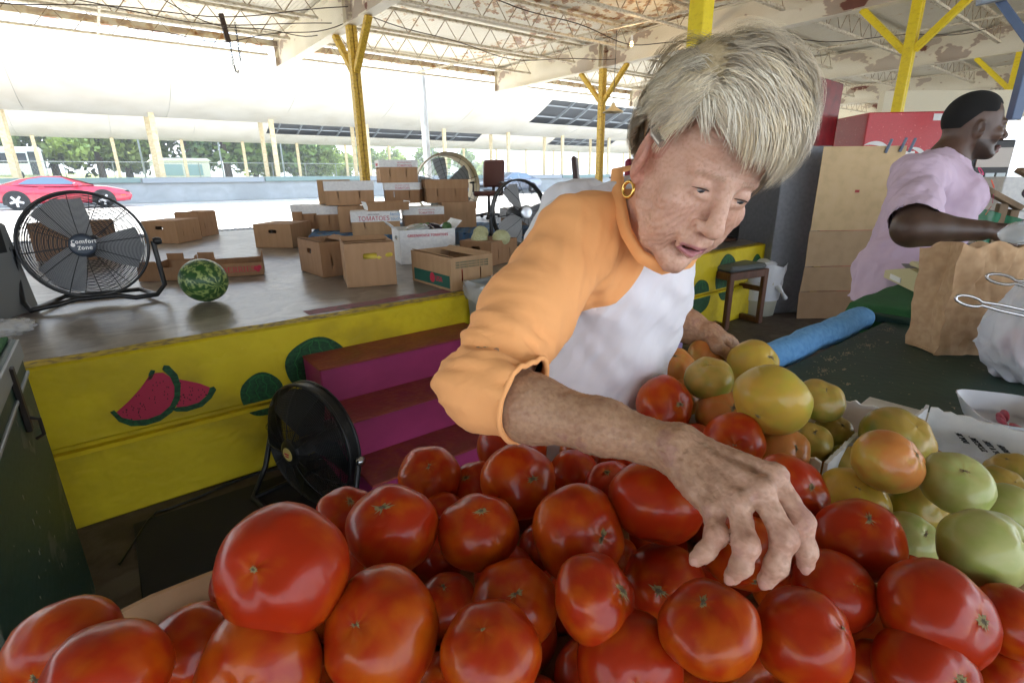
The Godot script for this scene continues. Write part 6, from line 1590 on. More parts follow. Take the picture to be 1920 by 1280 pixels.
func build_counter_items() -> void:
	var m := MB.new(); var o: MeshInstance3D
	# brown paper bag
	var t := thing("paper_bag", "open brown paper bag standing on the green counter", "paper bag", W(2.0, 0.982, 0.35), ang(-38))
	var kraft := grainy(ramp(MT.n2, [0.2, 0.5, 0.8], [rgb(184, 148, 110), rgb(194, 158, 120), rgb(202, 168, 130)]), 1.2, 0.85)
	var n := FastNoiseLite.new(); n.seed = 4; n.frequency = 5.0; n.fractal_octaves = 3
	var hw := 0.1; var hd := 0.06; var H := 0.32
	var prof := []   # outline with gussets folded in
	for q in [[-1, 1], [-0.33, 1.02], [0.33, 1.02], [1, 1], [0.9, 0.0], [1, -1], [0.33, -1], [-0.33, -1], [-1, -1], [-0.9, 0.0], [-1, 1]]: prof.append(q)
	for s in 10:
		m = MB.new(); var g := []
		for r in 13:
			var row := []; var f: float = r / 12.0
			for k in 7:
				var e: float = k / 6.0
				var x: float = lerpf(prof[s][0], prof[s + 1][0], e) * hw * (1.0 + 0.12 * f); var z: float = lerpf(prof[s][1], prof[s + 1][1], e) * hd * (1.0 + 0.25 * f)
				if absf(z) < hd * 0.99 and absf(x) > hw * 0.8: x *= lerpf(1.0, 0.8, f * (1.0 - absf(z) / hd))
				var y: float = f * H + f * f * (0.01 * sin(x * 55.0 + z * 31.0) + 0.12 * z)
				row.append(Vector3(x + n.get_noise_3d(x * 4, y * 4, z * 4) * 0.012, y, z + n.get_noise_3d(z * 4 + 5, y * 4, x * 4) * 0.014))
			g.append(row)
		g.reverse(); m.sheet(g); obj("panel", m.mesh(), kraft, t)
	m = MB.new(); m.box(Vector3(0, 0.004, 0), Vector3(hw * 1.9, 0.006, hd * 1.9)); obj("bottom", m.mesh(), kraft, t)
	# white plastic carrier bag
	m = MB.new(); var f2 := FastNoiseLite.new(); f2.seed = 14; f2.frequency = 1.7; f2.fractal_octaves = 3
	var g := []
	for r in 30:
		var row := []; var th := PI * r / 29
		for s in 49:
			var a := TAU * (s % 48) / 48; var d := Vector3(sin(th) * cos(a), cos(th), sin(th) * sin(a))
			var y := d.y * (0.15 if d.y < 0 else 0.2); var w := 1.0 - 0.45 * clampf(d.y, 0, 1)
			var fold := absf(f2.get_noise_3d(d.x * 2.6, d.y * 0.6, d.z * 2.6)) * 0.42 + absf(f2.get_noise_3d(d.x * 7.0, d.y * 1.5, d.z * 7.0)) * 0.12
			row.append(Vector3(d.x * 0.15 * w * (1.0 - fold), maxf(y * (1.0 - fold * 0.4), -0.12), d.z * 0.13 * w * (1.0 - fold)))
		g.append(row)
	g.reverse(); m.sheet(g)
	var plastic := glass(rgb(240, 244, 252), 0.66, 0.3); plastic.backlight = Color(0.5, 0.5, 0.55)
	t = thing("carrier_bag", "white translucent plastic carrier bag of pink fruit on the counter", "plastic bag", W(1.85, 1.103, 0.16), FR)
	obj("bag", m.mesh(), plastic, t)
	for q in [[0.02, -0.05, 0.02], [-0.05, -0.06, 0.03], [0.06, -0.05, -0.03]]:
		m = MB.new(); m.ell(Vector3(q[0], q[1], q[2]), Vector3(0.05, 0.045, 0.05)); obj("fruit", m.mesh(), mat(rgb(220, 120, 130), 0.5), t)
	# stack of plastic bags on a wire holder
	t = thing("bag_rack", "shiny wire bag holder with looped ends reaching in from the right", "rack", Vector3(0.9, 1.27, -0.9), Basis())
	for q in [[Vector3(-0.075, 0.01, -0.028), Vector3(0.075, -0.022, 0.02)], [Vector3(0.03, 0.038, -0.09), Vector3(0.11, 0.022, -0.03)]]:
		var a: Vector3 = q[0]; var b: Vector3 = q[1]; var d := (b - a).normalized(); var sd := (Vector3(0.0, 1, 0.2).cross(d).normalized() * 0.4 + Vector3(0, 1, 0)).normalized() * 0.012
		m = MB.new(); var pts := [b + d * 0.3 + sd * 0.4, a + d * 0.07 + sd * 0.45]
		for e in 13:
			var an: float = lerpf(0.35, TAU / 2.0 * 2.0 - 0.35, e / 12.0) ; var fx := 0.022 + 0.022 * cos(an); var fy := sin(an) * 0.75
			pts.append(a + d * fx + sd * fy)
		pts.append(a + d * 0.07 - sd * 0.45); pts.append(b + d * 0.3 - sd * 0.4)
		m.tube(pts, 0.0028, 10); obj("wire_loop", m.mesh(), MT.chrome, t)
	m = MB.new(); m.tube([Vector3(0.3, -0.05, 0.1), Vector3(0.3, -0.29, 0.1)], 0.006, 8); obj("stand", m.mesh(), MT.chrome, t)
	m = MB.new()
	for k in 7:
		g = []
		for r in 9:
			var row := []
			for s in 9: row.append(Vector3(0.06 + s * 0.024, -0.035 - k * 0.004 - 0.012 * r * 0.7 - 0.004 * s + 0.003 * sin(s * 1.3 + k + r), 0.03 + r * 0.022 - s * 0.006 + 0.002 * k))
			g.append(row)
		m.sheet(g)
	o = obj("bag_sheets", m.mesh(), MT.bag_white, t); o.set_meta("kind", "stuff")
	# cash register / scale
	t = thing("price_scale", "beige electronic price scale on the green turf", "scale", W(2.84, 1.026, 0.6), ang(-55))
	var beige := mat(rgb(206, 196, 150), 0.5)
	m = MB.new(); m.prism(PackedVector2Array([Vector2(-0.2, 0.0), Vector2(0.2, 0.0), Vector2(0.2, 0.075), Vector2(0.05, 0.085), Vector2(-0.2, 0.035)]), 0.28, Transform3D(Basis(Vector3.UP, -PI / 2), Vector3.ZERO)); obj("body", m.mesh(), beige, t)
	m = MB.new(); m.box(Vector3(0, 0.062, -0.075), Vector3(0.2, 0.004, 0.14), Basis(Vector3.RIGHT, 0.19), 0.001); obj("keypad", m.mesh(), mat(rgb(120, 122, 116), 0.6), t)
	m = MB.new(); m.box(Vector3(0.0, 0.1, 0.1), Vector3(0.25, 0.02, 0.2), Basis(), 0.006); obj("platter", m.mesh(), beige, t)
	m = MB.new(); m.box(Vector3(-0.142, 0.02, -0.06), Vector3(0.003, 0.022, 0.12)); obj("label", m.mesh(), MT.white, t)
	t = thing("cash_box", "black plastic cash box behind the beige scale", "cash box", W(3.2, 1.026, 0.5), ang(-40))
	m = MB.new(); m.box(Vector3(0, 0.07, 0), Vector3(0.34, 0.14, 0.3), Basis(), 0.012); obj("body", m.mesh(), MT.black_matte, t)
	m = MB.new(); m.box(Vector3(0, 0.148, 0), Vector3(0.32, 0.012, 0.28), Basis(), 0.005); obj("lid", m.mesh(), MT.black, t)
	# white board, printed bag and dish
	m = MB.new(); m.box(W(1.27, 0.9865, 0.3), Vector3(0.22, 0.006, 0.13), ang(2), 0.002); o = obj("white_board", m.mesh(), grainy(ramp(MT.n1, [0.2, 0.8], [rgb(206, 202, 194), rgb(224, 220, 212)]), 2.0, 0.6)); tag(o, "scuffed white board lying flat on the counter by the tray", "board")
	m = MB.new(); g = []
	for r in 22:
		var row := []
		for s in 26:
			var u := 1.1 + s * 0.0115 - r * 0.004; var v := 0.24 - r * 0.009
			row.append(W(u, 0.985 + 0.022 * absf(f2.get_noise_2d(s * 0.35, r * 0.35)) + 0.01 * sin(s * 0.5) * sin(r * 0.3) + 0.006, v))
		g.append(row)
	m.sheet(g); t = thing("printed_bag", "white plastic bag with black print lying on the counter", "plastic bag"); obj("bag", m.mesh(), MT.bag_white, t)
	for k in 4:
		text(["MUNICIPAL MARKET", "THIS BAG IS NOT A TOY", "REUSE OR RECYCLE", "THANK YOU"][k], 0.0085, MT.black_ink, t, Transform3D(ang(-150) * Basis(Vector3.RIGHT, -PI / 2), W(1.24 - k * 0.006, 1.02, 0.12 + k * 0.017)), "lettering", true, true)
	t = thing("plastic_dish", "white plastic dish with pink slices at the right edge", "dish", W(1.42, 0.984, 0.13), ang(30))
	m = MB.new(); g = []
	for r in 7:
		var row := []
		for s in 41:
			var a := TAU * (s % 40) / 40; var c := Vector2(cos(a), sin(a)); var sq := pow(pow(absf(c.x), 5.0) + pow(absf(c.y), 5.0), -0.2); c *= sq
			var p := [Vector2(0.001, 0.002), Vector2(0.7, 0.002), Vector2(0.78, 0.006), Vector2(0.97, 0.042), Vector2(1.0, 0.045), Vector2(0.97, 0.046), Vector2(0.76, 0.01)][r] as Vector2
			row.append(Vector3(c.x * p.x * 0.1, p.y, c.y * p.x * 0.075))
		g.append(row)
	m.sheet(g); obj("dish", m.mesh(), mat(rgb(228, 230, 236), 0.3), t)
	m = MB.new()
	for k in 5: m.ell(Vector3(-0.04 + k * 0.02, 0.013, 0.01 * sin(k * 2.0)), Vector3(0.018, 0.006, 0.014), Basis(Vector3.RIGHT, 0.4 * k))
	o = obj("fruit_slices", m.mesh(), mat(rgb(206, 90, 110), 0.4), t); o.set_meta("kind", "stuff")
	# bag of peanuts at the edge, clear clamshells near the man's hands
	t = thing("peanut_bag", "clear bag of green shelled peas at the right edge", "bag", W(2.35, 1.0, 0.0), FR)
	m = MB.new(); var q := RandomNumberGenerator.new(); q.seed = 5
	for k in 700:
		var d := Vector3(q.randfn(), q.randfn(), q.randfn()).normalized() * pow(q.randf(), 0.25); m.ell(Vector3(d.x * 0.1, 0.16 + d.y * 0.14, d.z * 0.09), Vector3(0.008, 0.0065, 0.0065), Basis(), 6, 4)
	o = obj("peas", m.mesh(), mat(rgb(150, 142, 62), 0.6), t); o.set_meta("kind", "stuff")
	m = MB.new(); m.xf = Transform3D(Basis(), Vector3(0, 0.17, 0)); crumple(m, Vector3(0.115, 0.17, 0.105), 3, 26, 18, 0.12); obj("bag", m.mesh(), MT.clear, t)
	var lb := ["upper clear clamshell box by the man's fingers", "lower clear clamshell box in front of the man"]
	for k in 2:
		t = thing("clamshell_box", lb[k], "clamshell", [Vector3(1.72, 1.31, -1.75), Vector3(1.78, 1.23, -1.7)][k], Basis(Vector3.UP, 0.4 + k) * Basis(Vector3.BACK, 0.3), "clear clamshell boxes")
		m = MB.new(); m.xf = Transform3D(Basis(), Vector3.ZERO); crumple(m, Vector3(0.085, 0.035, 0.06), 40 + k, 20, 12, 0.25); obj("shell", m.mesh(), glass(rgb(240, 244, 246), 0.35, 0.06), t)
	t = thing("stacked_crates", "dark crate under the clear clamshell boxes before the man", "crate", W(2.95, 1.026, 0.12), ang(-20))
	m = MB.new(); m.box(Vector3(0, 0.08, 0), Vector3(0.4, 0.16, 0.3), Basis(), 0.008); obj("body", m.mesh(), MT.black, t)
	m = MB.new(); m.tube([Vector3(-0.15, 0.16, 0.12), Vector3(-0.14, 0.2, 0.13), Vector3(-0.08, 0.225, 0.13), Vector3(-0.03, 0.22, 0.13)], 0.006, 8); obj("handle", m.mesh(), MT.white, t)

# ---------------------------------------------------------------- left edge, ceiling hardware, cords
func build_small_things() -> void:
	var m := MB.new()
	# dark green cabinet at the left edge
	var t := thing("green_cabinet", "dark green scuffed cabinet with felt top at the left edge", "cabinet", W(-0.3, 0, 2.28), FR)
	m.box(Vector3(-0.6, 0.51, 0.55), Vector3(1.2, 1.02, 1.1), Basis(), 0.006); obj("body", m.mesh(), MT.green_dark, t)
	m = MB.new(); m.box(Vector3(-0.6, 1.026, 0.55), Vector3(1.17, 0.012, 1.07), Basis(), 0.004); obj("felt_top", m.mesh(), MT.turf, t)
	m = MB.new(); m.bar(Vector3(0.003, 0.985, 0.0), Vector3(0.003, 0.985, 1.1), 0.008, 0.06, Vector3.UP, 0.002); m.bar(Vector3(0.003, 0.9, 0.0), Vector3(0.003, 0.9, 1.1), 0.008, 0.012, Vector3.UP, 0.002); obj("edge_strip", m.mesh(), MT.steel_grey, t)
	m = MB.new(); m.box(Vector3(0.008, 0.9, 0.3), Vector3(0.014, 0.2, 0.035), Basis(), 0.003); m.tube([Vector3(0.015, 0.84, 0.3), Vector3(0.035, 0.83, 0.3), Vector3(0.035, 0.78, 0.3), Vector3(0.015, 0.77, 0.3)], 0.005, 6); obj("hasp", m.mesh(), mat(rgb(52, 46, 40), 0.6, 0.4), t)
	m = MB.new(); var q := RandomNumberGenerator.new(); q.seed = 8
	for k in 46:
		var s := q.randf_range(0.001, 0.004); m.box(Vector3(0.0012, q.randf_range(0.2, 1.0), q.randf_range(0.05, 1.0)), Vector3(0.0008, s * q.randf_range(1, 5), s))
	var o := obj("paint_chips", m.mesh(), mat(rgb(150, 146, 132), 0.8), t); o.set_meta("kind", "stuff")
	# clear bag on the platform
	m = MB.new(); crumple(m, Vector3(0.17, 0.055, 0.13), 21, 40, 22, 0.5); o = obj("plastic_bag", m.mesh(), MT.clear); o.transform = Transform3D(ang(10), W(-0.5, 0.82, 3.5)); tag(o, "crumpled clear plastic bag on the platform left of the yellow edge", "plastic bag")
	# cooler, carton and hand truck behind the fan
	t = thing("grey_cooler", "grey plastic cooler with a cord at the left edge behind the fan", "cooler", W(-0.68, 0.781, 4.1), ang(-30))
	m = MB.new(); m.prism(PackedVector2Array([Vector2(-0.2, 0.0), Vector2(0.2, 0.0), Vector2(0.15, 0.5), Vector2(0.02, 0.6), Vector2(-0.2, 0.6)]), 0.4); obj("body", m.mesh(), mat(rgb(128, 128, 126), 0.5), t)
	m = MB.new(); m.box(Vector3(0.12, 0.42, 0), Vector3(0.09, 0.2, 0.3), Basis(), 0.01); obj("grille", m.mesh(), MT.black_matte, t)
	m = MB.new(); m.tube([Vector3(0.2, 0.12, 0.2), Vector3(0.27, 0.1, 0.25), Vector3(0.3, 0.02, 0.3), Vector3(0.2, 0.012, 0.4), Vector3(0.05, 0.012, 0.42)], 0.008, 8); obj("cord", m.mesh(), mat(rgb(170, 160, 140), 0.6), t)
	carton("carton", "brown carton with white lid at the far left behind the fan", W(-1.55, 0.781, 6.4), ang(-45), 0.42, 0.5, 0.36, "lid", 0, true, 0.12)
	carton("carton", "carton behind the black fan's guard at the left", W(-0.25, 0.781, 6.9), ang(-30), 0.55, 0.36, 0.4, "closed", 2)
	t = thing("hand_truck", "hand truck with black curved handle and pale grip before the red car", "hand truck", W(-1.35, 0.781, 5.6), ang(-30))
	m = MB.new(); m.tube([Vector3(0.0, 0.0, 0), Vector3(0.0, 0.45, 0), Vector3(-0.02, 0.56, 0), Vector3(-0.09, 0.64, 0), Vector3(-0.14, 0.75, 0), Vector3(-0.2, 0.9, 0)], 0.024, 8); obj("frame", m.mesh(), MT.black, t)
	m = MB.new(); m.bar(Vector3(-0.05, 0.74, 0.02), Vector3(-0.22, 0.94, 0.02), 0.05, 0.03, Vector3.UP, 0.01); obj("grip", m.mesh(), mat(rgb(196, 188, 160), 0.5), t)
	m = MB.new(); m.box(Vector3(0.08, 0.015, 0), Vector3(0.24, 0.02, 0.3), Basis(), 0.004); obj("toe_plate", m.mesh(), MT.steel_grey, t)
	# power cord along the wall's foot
	m = MB.new(); var pts := []
	for k in 30:
		var f: float = k / 29.0
		pts.append(W(-0.22 + f * 1.1, 0.009, 2.72 - 0.03 * sin(f * 9.0) - (0.35 * (1.0 - f * 8.0) if f < 0.125 else 0.0)))
	m.tube(pts, 0.006, 6); o = obj("power_cord", m.mesh(), MT.black); tag(o, "black power cord along the foot of the yellow wall", "cord")
	# ceiling: hoist, bulbs, pendant, wires
	t = thing("chain_hoist", "dark old fixture with dangling chain under the roof at the left", "hoist", W(2.15, 4.06, 10.2), FR)
	m = MB.new(); m.box(Vector3(0, -0.2, 0), Vector3(0.07, 0.4, 0.07), Basis(Vector3.BACK, 0.12), 0.008); obj("body", m.mesh(), mat(rgb(66, 48, 36), 0.7), t)
	for c in 2:
		m = MB.new(); var L := [9, 14][c] as int
		for k in L:
			var ring := []; var ce := Vector3(0.04 + c * 0.12, -0.4 - k * 0.04 + c * 0.28, 0.02)
			for a in 8: ring.append(ce + Vector3(cos(TAU * a / 8) * 0.014, sin(TAU * a / 8) * 0.026, 0) if k % 2 == 0 else ce + Vector3(0, sin(TAU * a / 8) * 0.026, cos(TAU * a / 8) * 0.014))
			m.tube(ring, 0.006, 5, true)
		obj("chain", m.mesh(), MT.wire, t)
	m = MB.new(); m.tube([Vector3(0.05, -0.74, 0.02), Vector3(0.06, -0.82, 0.02), Vector3(0.09, -0.84, 0.02), Vector3(0.1, -0.8, 0.02)], 0.012, 6); obj("hook", m.mesh(), MT.wire, t)
	t = thing("ceiling_bulb", "lit bare light bulb under the roof left of the yellow post", "lamp", W(8.3, 3.88, 7.0), FR)
	m = MB.new(); m.lathe([Vector2(0.02, 0.1), Vector2(0.025, 0.0), Vector2(0.02, -0.01)], 12); obj("socket", m.mesh(), MT.white, t)
	var glow := mat(rgb(255, 236, 190), 0.4); glow.emission_enabled = true; glow.emission = Color(1, 0.85, 0.6); glow.emission_energy_multiplier = 2.0
	m = MB.new(); m.ell(Vector3(0, -0.05, 0), Vector3(0.032, 0.042, 0.032)); o = obj("bulb", m.mesh(), glow, t)
	var li := OmniLight3D.new(); li.name = "bulb_light"; t.add_child(li); li.position = Vector3(0, -0.05, 0); li.light_energy = 0.12; li.light_color = Color(1, 0.85, 0.62); li.shadow_enabled = true; li.omni_range = 12.0; li.light_size = 0.03
	t = thing("pendant_lamp", "unlit enamel pendant lamp hanging beside the far yellow column", "lamp", W(8.26, 2.72, 7.34), FR)
	m = MB.new(); m.lathe([Vector2(0.03, 0.16), Vector2(0.05, 0.1), Vector2(0.1, 0.06), Vector2(0.2, 0.0), Vector2(0.205, -0.01), Vector2(0.19, 0.0), Vector2(0.09, 0.05)], 24); obj("shade", m.mesh(), mat(rgb(210, 196, 160), 0.5), t)
	m = MB.new(); m.tube([Vector3(0, 0.15, 0), Vector3(0, 1.4, 0)], 0.006, 5); obj("cord", m.mesh(), MT.black, t)
	var wq := RandomNumberGenerator.new(); wq.seed = 17; k_wires(wq)

func k_wires(q: RandomNumberGenerator) -> void:
	var spots := [[-2.0, 11.4, 3.6, 8.6, "sagging cable from the roof's left corner to the forked column"], [1.0, 12.0, 3.9, 9.2, "thin sagging cable under the eaves near the hoist"], [3.9, 8.9, 9.6, 8.6, "long cable looping between the two forked columns"], [3.7, 6.4, 9.8, 6.8, "cable along the roof joists above the cartons"], [-3.0, 9.6, 3.7, 9.6, "loose cable lying along the joists at the upper left"], [9.9, 6.0, 13.5, 2.9, "cable hanging near the bright yellow post"], [0.2, 8.6, 3.7, 10.4, "dark cable crossing behind the hoist"]]
	for s in spots:
		var a := W(s[0], 4.08, s[1]); var b := W(s[2], 4.02, s[3]); var pts := []; var sag := q.randf_range(0.15, 0.4); var ph := q.randf() * 6.0
		for k in 26:
			var f: float = k / 25.0
			pts.append(a.lerp(b, f) + Vector3(0, -sag * 4.0 * f * (1.0 - f) + 0.035 * sin(f * 14.0 + ph), 0) + W(0, 0, 0.1 * sin(f * 8.0 + ph)))
		var m := MB.new(); m.tube(pts, 0.0075, 5); var o := obj("cable", m.mesh(), mat(rgb(72, 56, 44), 0.8)); tag(o, s[4], "cable", "cables under the roof")

# ---------------------------------------------------------------- the woman leaning over the tomatoes
var HX := Transform3D(Basis(Vector3(0.9350, -0.2425, -0.2587), Vector3(0.3272, 0.8711, 0.3661), Vector3(0.1365, -0.4270, 0.8939)).scaled(Vector3.ONE * 0.95), Vector3(0.2466, 1.5151, -0.7164))

func skin_mat() -> StandardMaterial3D:
	var m := vcol(0.55)
	var w := noise_img(123, 0.045, 256, 3, 1); var w2 := noise_img(124, 0.09, 256, 3)
	var d := w.get_data(); var d2 := w2.get_data()
	for k in d.size(): d[k] = int(d[k] * 0.6 + d2[k] * 0.4)
	m.normal_enabled = true; m.normal_texture = bump(Image.create_from_data(256, 256, false, Image.FORMAT_L8, d), 3.0); m.normal_scale = 0.8
	m.uv1_triplanar = true; m.uv1_scale = Vector3.ONE * 9.0
	m.albedo_texture = ramp(noise_img(125, 0.03, 512, 5), [0.1, 0.3, 0.5, 0.7], [rgb(230, 216, 206), rgb(245, 238, 232), rgb(252, 249, 246), rgb(255, 254, 252)])
	m.subsurf_scatter_enabled = true; m.subsurf_scatter_strength = 0.08
	return m

func tri_split(r: Array, f: PackedFloat32Array, keep_neg: bool) -> PackedInt32Array:
	var out := PackedInt32Array(); var ix: PackedInt32Array = r[2]
	for j in range(0, ix.size(), 3):
		var s := f[ix[j]] + f[ix[j + 1]] + f[ix[j + 2]]
		if (s < 0.0) == keep_neg: out.append_array([ix[j], ix[j + 1], ix[j + 2]])
	return out

func sub_mesh(vs: PackedVector3Array, ns: PackedVector3Array, ix: PackedInt32Array) -> MB:
	var m := MB.new(); var mp := {}
	for j in ix:
		if not mp.has(j):
			mp[j] = m.v.size(); m.v.append(vs[j]); m.n.append(ns[j]); m.c.append(Color.WHITE); m.t.append(Vector2.ZERO)
		m.i.append(mp[j])
	return m

func build_woman() -> void:
	var base := Vector3(0.1361, 0.0, -0.9754)
	var t := thing("person", "woman in orange-sleeved white shirt with short blond-grey hair, reaching for a tomato", "person", base)
	var skin := skin_mat()
	var body := MB.new()
	var spot := FastNoiseLite.new(); spot.seed = 3; spot.frequency = 60.0; spot.fractal_octaves = 3
	var soft := FastNoiseLite.new(); soft.seed = 6; soft.frequency = 16.0; soft.fractal_octaves = 3
	# ---- head and neck
	var h := SDF.new()
	h.ell(Vector3(0, 0.035, -0.008), Vector3(0.074, 0.094, 0.092), 0.02)
	h.ell(Vector3(0, -0.03, 0.028), Vector3(0.058, 0.082, 0.057), 0.03)
	h.ell(Vector3(0, 0.045, 0.05), Vector3(0.058, 0.035, 0.036), 0.02)
	for s in [-1.0, 1.0]:
		h.cap(Vector3(s * 0.05, -0.05, 0.0), Vector3(s * 0.034, -0.095, 0.046), 0.014, 0.014, 0.03)
		h.cap(Vector3(s * 0.034, -0.095, 0.046), Vector3(0, -0.112, 0.07), 0.014, 0.014, 0.02)
		h.ell(Vector3(s * 0.041, -0.032, 0.0625), Vector3(0.024, 0.021, 0.021), 0.02)
		h.ell(Vector3(s * 0.035, -0.066, 0.0625), Vector3(0.021, 0.023, 0.02), 0.02)
		h.ell(Vector3(s * 0.032, -0.002, 0.1), Vector3(0.0165, 0.0115, 0.0155), 0.014, Basis(), 1)
		h.cap(Vector3(s * 0.012, 0.017, 0.083), Vector3(s * 0.044, 0.016, 0.07), 0.0085, 0.0075, 0.012)
	h.ell(Vector3(0, -0.113, 0.069), Vector3(0.019, 0.014, 0.016), 0.012)
	h.cap(Vector3(0, 0.012, 0.085), Vector3(0, -0.033, 0.107), 0.0082, 0.0112, 0.012)
	h.ell(Vector3(0, -0.041, 0.1105), Vector3(0.0135, 0.0115, 0.012), 0.006)
	for s in [-1.0, 1.0]:
		h.ell(Vector3(s * 0.015, -0.0445, 0.097), Vector3(0.0083, 0.008, 0.0115), 0.006)
		h.ell(Vector3(s * 0.0075, -0.054, 0.102), Vector3(0.004, 0.0035, 0.006), 0.003, Basis(), 1)
		h.ell(Vector3(s * 0.031, -0.001, 0.0745), Vector3(0.0162, 0.0142, 0.0145), 0.005)
		h.cap(Vector3(s * 0.02, -0.0115, 0.0855), Vector3(s * 0.042, -0.0115, 0.0775), 0.0035, 0.003, 0.006)
		h.cap(Vector3(s * 0.0185, -0.046, 0.098), Vector3(s * 0.034, -0.08, 0.0835), 0.0022, 0.0025, 0.007, 1)
		h.ell(Vector3(s * 0.031, -0.0045, 0.0935), Vector3(0.0142, 0.0048, 0.0095), 0.0025, Basis(), 1)
		h.cap(Vector3(s * 0.019, 0.0105, 0.0895), Vector3(s * 0.043, 0.01, 0.0815), 0.0014, 0.0014, 0.003, 1)
	h.ell(Vector3(0, -0.066, 0.09), Vector3(0.026, 0.014, 0.012), 0.012)
	h.cap(Vector3(-0.02, -0.0765, 0.0895), Vector3(0, -0.0725, 0.0985), 0.0035, 0.0052, 0.006); h.cap(Vector3(0, -0.0725, 0.0985), Vector3(0.02, -0.0765, 0.0895), 0.0052, 0.0035, 0.006)
	h.cap(Vector3(-0.018, -0.082, 0.0875), Vector3(0, -0.0865, 0.0935), 0.0042, 0.0062, 0.006); h.cap(Vector3(0, -0.0865, 0.0935), Vector3(0.018, -0.082, 0.0875), 0.0062, 0.0042, 0.006)
	h.ell(Vector3(0, -0.0795, 0.1), Vector3(0.022, 0.0038, 0.0145), 0.002, Basis(), 1)
	h.ell(Vector3(0, -0.097, 0.088), Vector3(0.012, 0.0035, 0.006), 0.006, Basis(), 1)
	for s in [-1.0, 1.0]:   # ears
		var eb := Basis(Vector3.UP, s * 0.45) * Basis(Vector3.RIGHT, -0.25)
		h.ell(Vector3(s * 0.079, -0.008, -0.008), Vector3(0.0085, 0.035, 0.021), 0.008, eb)
		h.ell(Vector3(s * 0.0875, -0.002, -0.004), Vector3(0.006, 0.02, 0.0105), 0.004, eb, 1)
		h.ell(Vector3(s * 0.075, -0.041, 0.0), Vector3(0.0055, 0.009, 0.008), 0.005, eb)
	var inv := HX.affine_inverse()
	var nb: Vector3 = inv * Vector3(0.2285, 1.4234, -0.8465)
	h.cap(Vector3(0, -0.05, -0.02), nb, 0.055, 0.053, 0.03)
	h.cap(Vector3(-0.03, -0.075, 0.03), inv * Vector3(0.2117, 1.4064, -0.8096), 0.014, 0.01, 0.02)
	h.cap(Vector3(0.02, -0.08, 0.03), inv * Vector3(0.2390, 1.3966, -0.8065), 0.014, 0.01, 0.02)
	# ---- reaching right arm with its hand, and the left one holding the tray
	var elbow := Vector3(-0.0365, 1.2569, -0.5786); var wrist := Vector3(0.1558, 1.2468, -0.4442)
	var a := SDF.new()
	a.chain([elbow, elbow.lerp(wrist, 0.3) + Vector3(0, -0.004, 0.004), elbow.lerp(wrist, 0.68), wrist], [0.041, 0.0365, 0.0265, 0.0225], 0.02)
	a.cap(wrist + Vector3(0.004, 0.006, 0.01), wrist.lerp(Vector3(0.1737, 1.2431, -0.3958), 0.5), 0.0225, 0.021, 0.015)
	var mcp := [Vector3(0.1673, 1.2324, -0.3683), Vector3(0.1828, 1.2450, -0.3576), Vector3(0.1993, 1.2575, -0.3574), Vector3(0.2153, 1.2623, -0.3705)]
	var pip := [Vector3(0.1627, 1.2252, -0.3451), Vector3(0.1794, 1.2281, -0.3292), Vector3(0.2081, 1.2346, -0.3292), Vector3(0.2271, 1.2391, -0.3421)]
	var dip := [Vector3(0.1540, 1.2137, -0.3404), Vector3(0.1751, 1.2132, -0.3245), Vector3(0.2012, 1.2144, -0.3227), Vector3(0.2300, 1.2189, -0.3347)]
	var tip := [Vector3(0.1473, 1.2056, -0.3409), Vector3(0.1709, 1.2010, -0.3269), Vector3(0.1967, 1.1990, -0.3242), Vector3(0.2312, 1.2055, -0.3336)]
	var fr := [[0.0086, 0.008, 0.007, 0.0062], [0.0092, 0.0088, 0.0077, 0.0068], [0.0095, 0.0091, 0.008, 0.007], [0.0093, 0.0088, 0.0077, 0.0067]]
	for k in 4:
		var w2: Vector3 = wrist + (mcp[k] - mcp[1]) * 0.28
		a.cap(w2, mcp[k], 0.0145, 0.0098, 0.008)
		a.ell(mcp[k] + Vector3(0, 0.0035, 0.003), Vector3(0.0105, 0.0098, 0.0105), 0.005)
		a.cap(w2 + Vector3(0, 0.0115, 0.008), mcp[k] + Vector3(0, 0.0085, 0.006), 0.0034, 0.0038, 0.005)   # tendons
	a.ell(wrist.lerp((mcp[1] + mcp[2]) * 0.5, 0.6) + Vector3(0, -0.012, -0.01), Vector3(0.027, 0.013, 0.024), 0.012)
	for k in 4:
		a.cap(mcp[k], pip[k], fr[k][0], fr[k][1], 0.003); a.ell(pip[k], Vector3.ONE * fr[k][1] * 1.13, 0.005)
		a.cap(pip[k], dip[k], fr[k][1] * 0.93, fr[k][2], 0.004); a.ell(dip[k], Vector3.ONE * fr[k][2] * 1.08, 0.004); a.cap(dip[k], tip[k], fr[k][2] * 0.95, fr[k][3], 0.004)
	var th := [wrist.lerp(mcp[3], 0.35) + Vector3(0.012, -0.012, -0.01), Vector3(0.2282, 1.2396, -0.4000), Vector3(0.2524, 1.2034, -0.3990), Vector3(0.2500, 1.1838, -0.3907)]
	a.chain(th, [0.016, 0.0125, 0.011, 0.0085], 0.008)
	var b := SDF.new()
	var le := Vector3(0.3507, 1.1958, -1.1205); var lw := Vector3(0.4221, 1.1785, -1.0415)
	b.chain([le, le.lerp(lw, 0.5), lw], [0.04, 0.034, 0.024], 0.02)
	var lk := [Vector3(0.4365, 1.1799, -1.0210), Vector3(0.4474, 1.1719, -1.0237), Vector3(0.4560, 1.1612, -1.0308), Vector3(0.4577, 1.1490, -1.0427)]
	var lt := [Vector3(0.4796, 1.1540, -1.0338), Vector3(0.4874, 1.1443, -1.0412), Vector3(0.4869, 1.1306, -1.0526), Vector3(0.4819, 1.1230, -1.0606)]
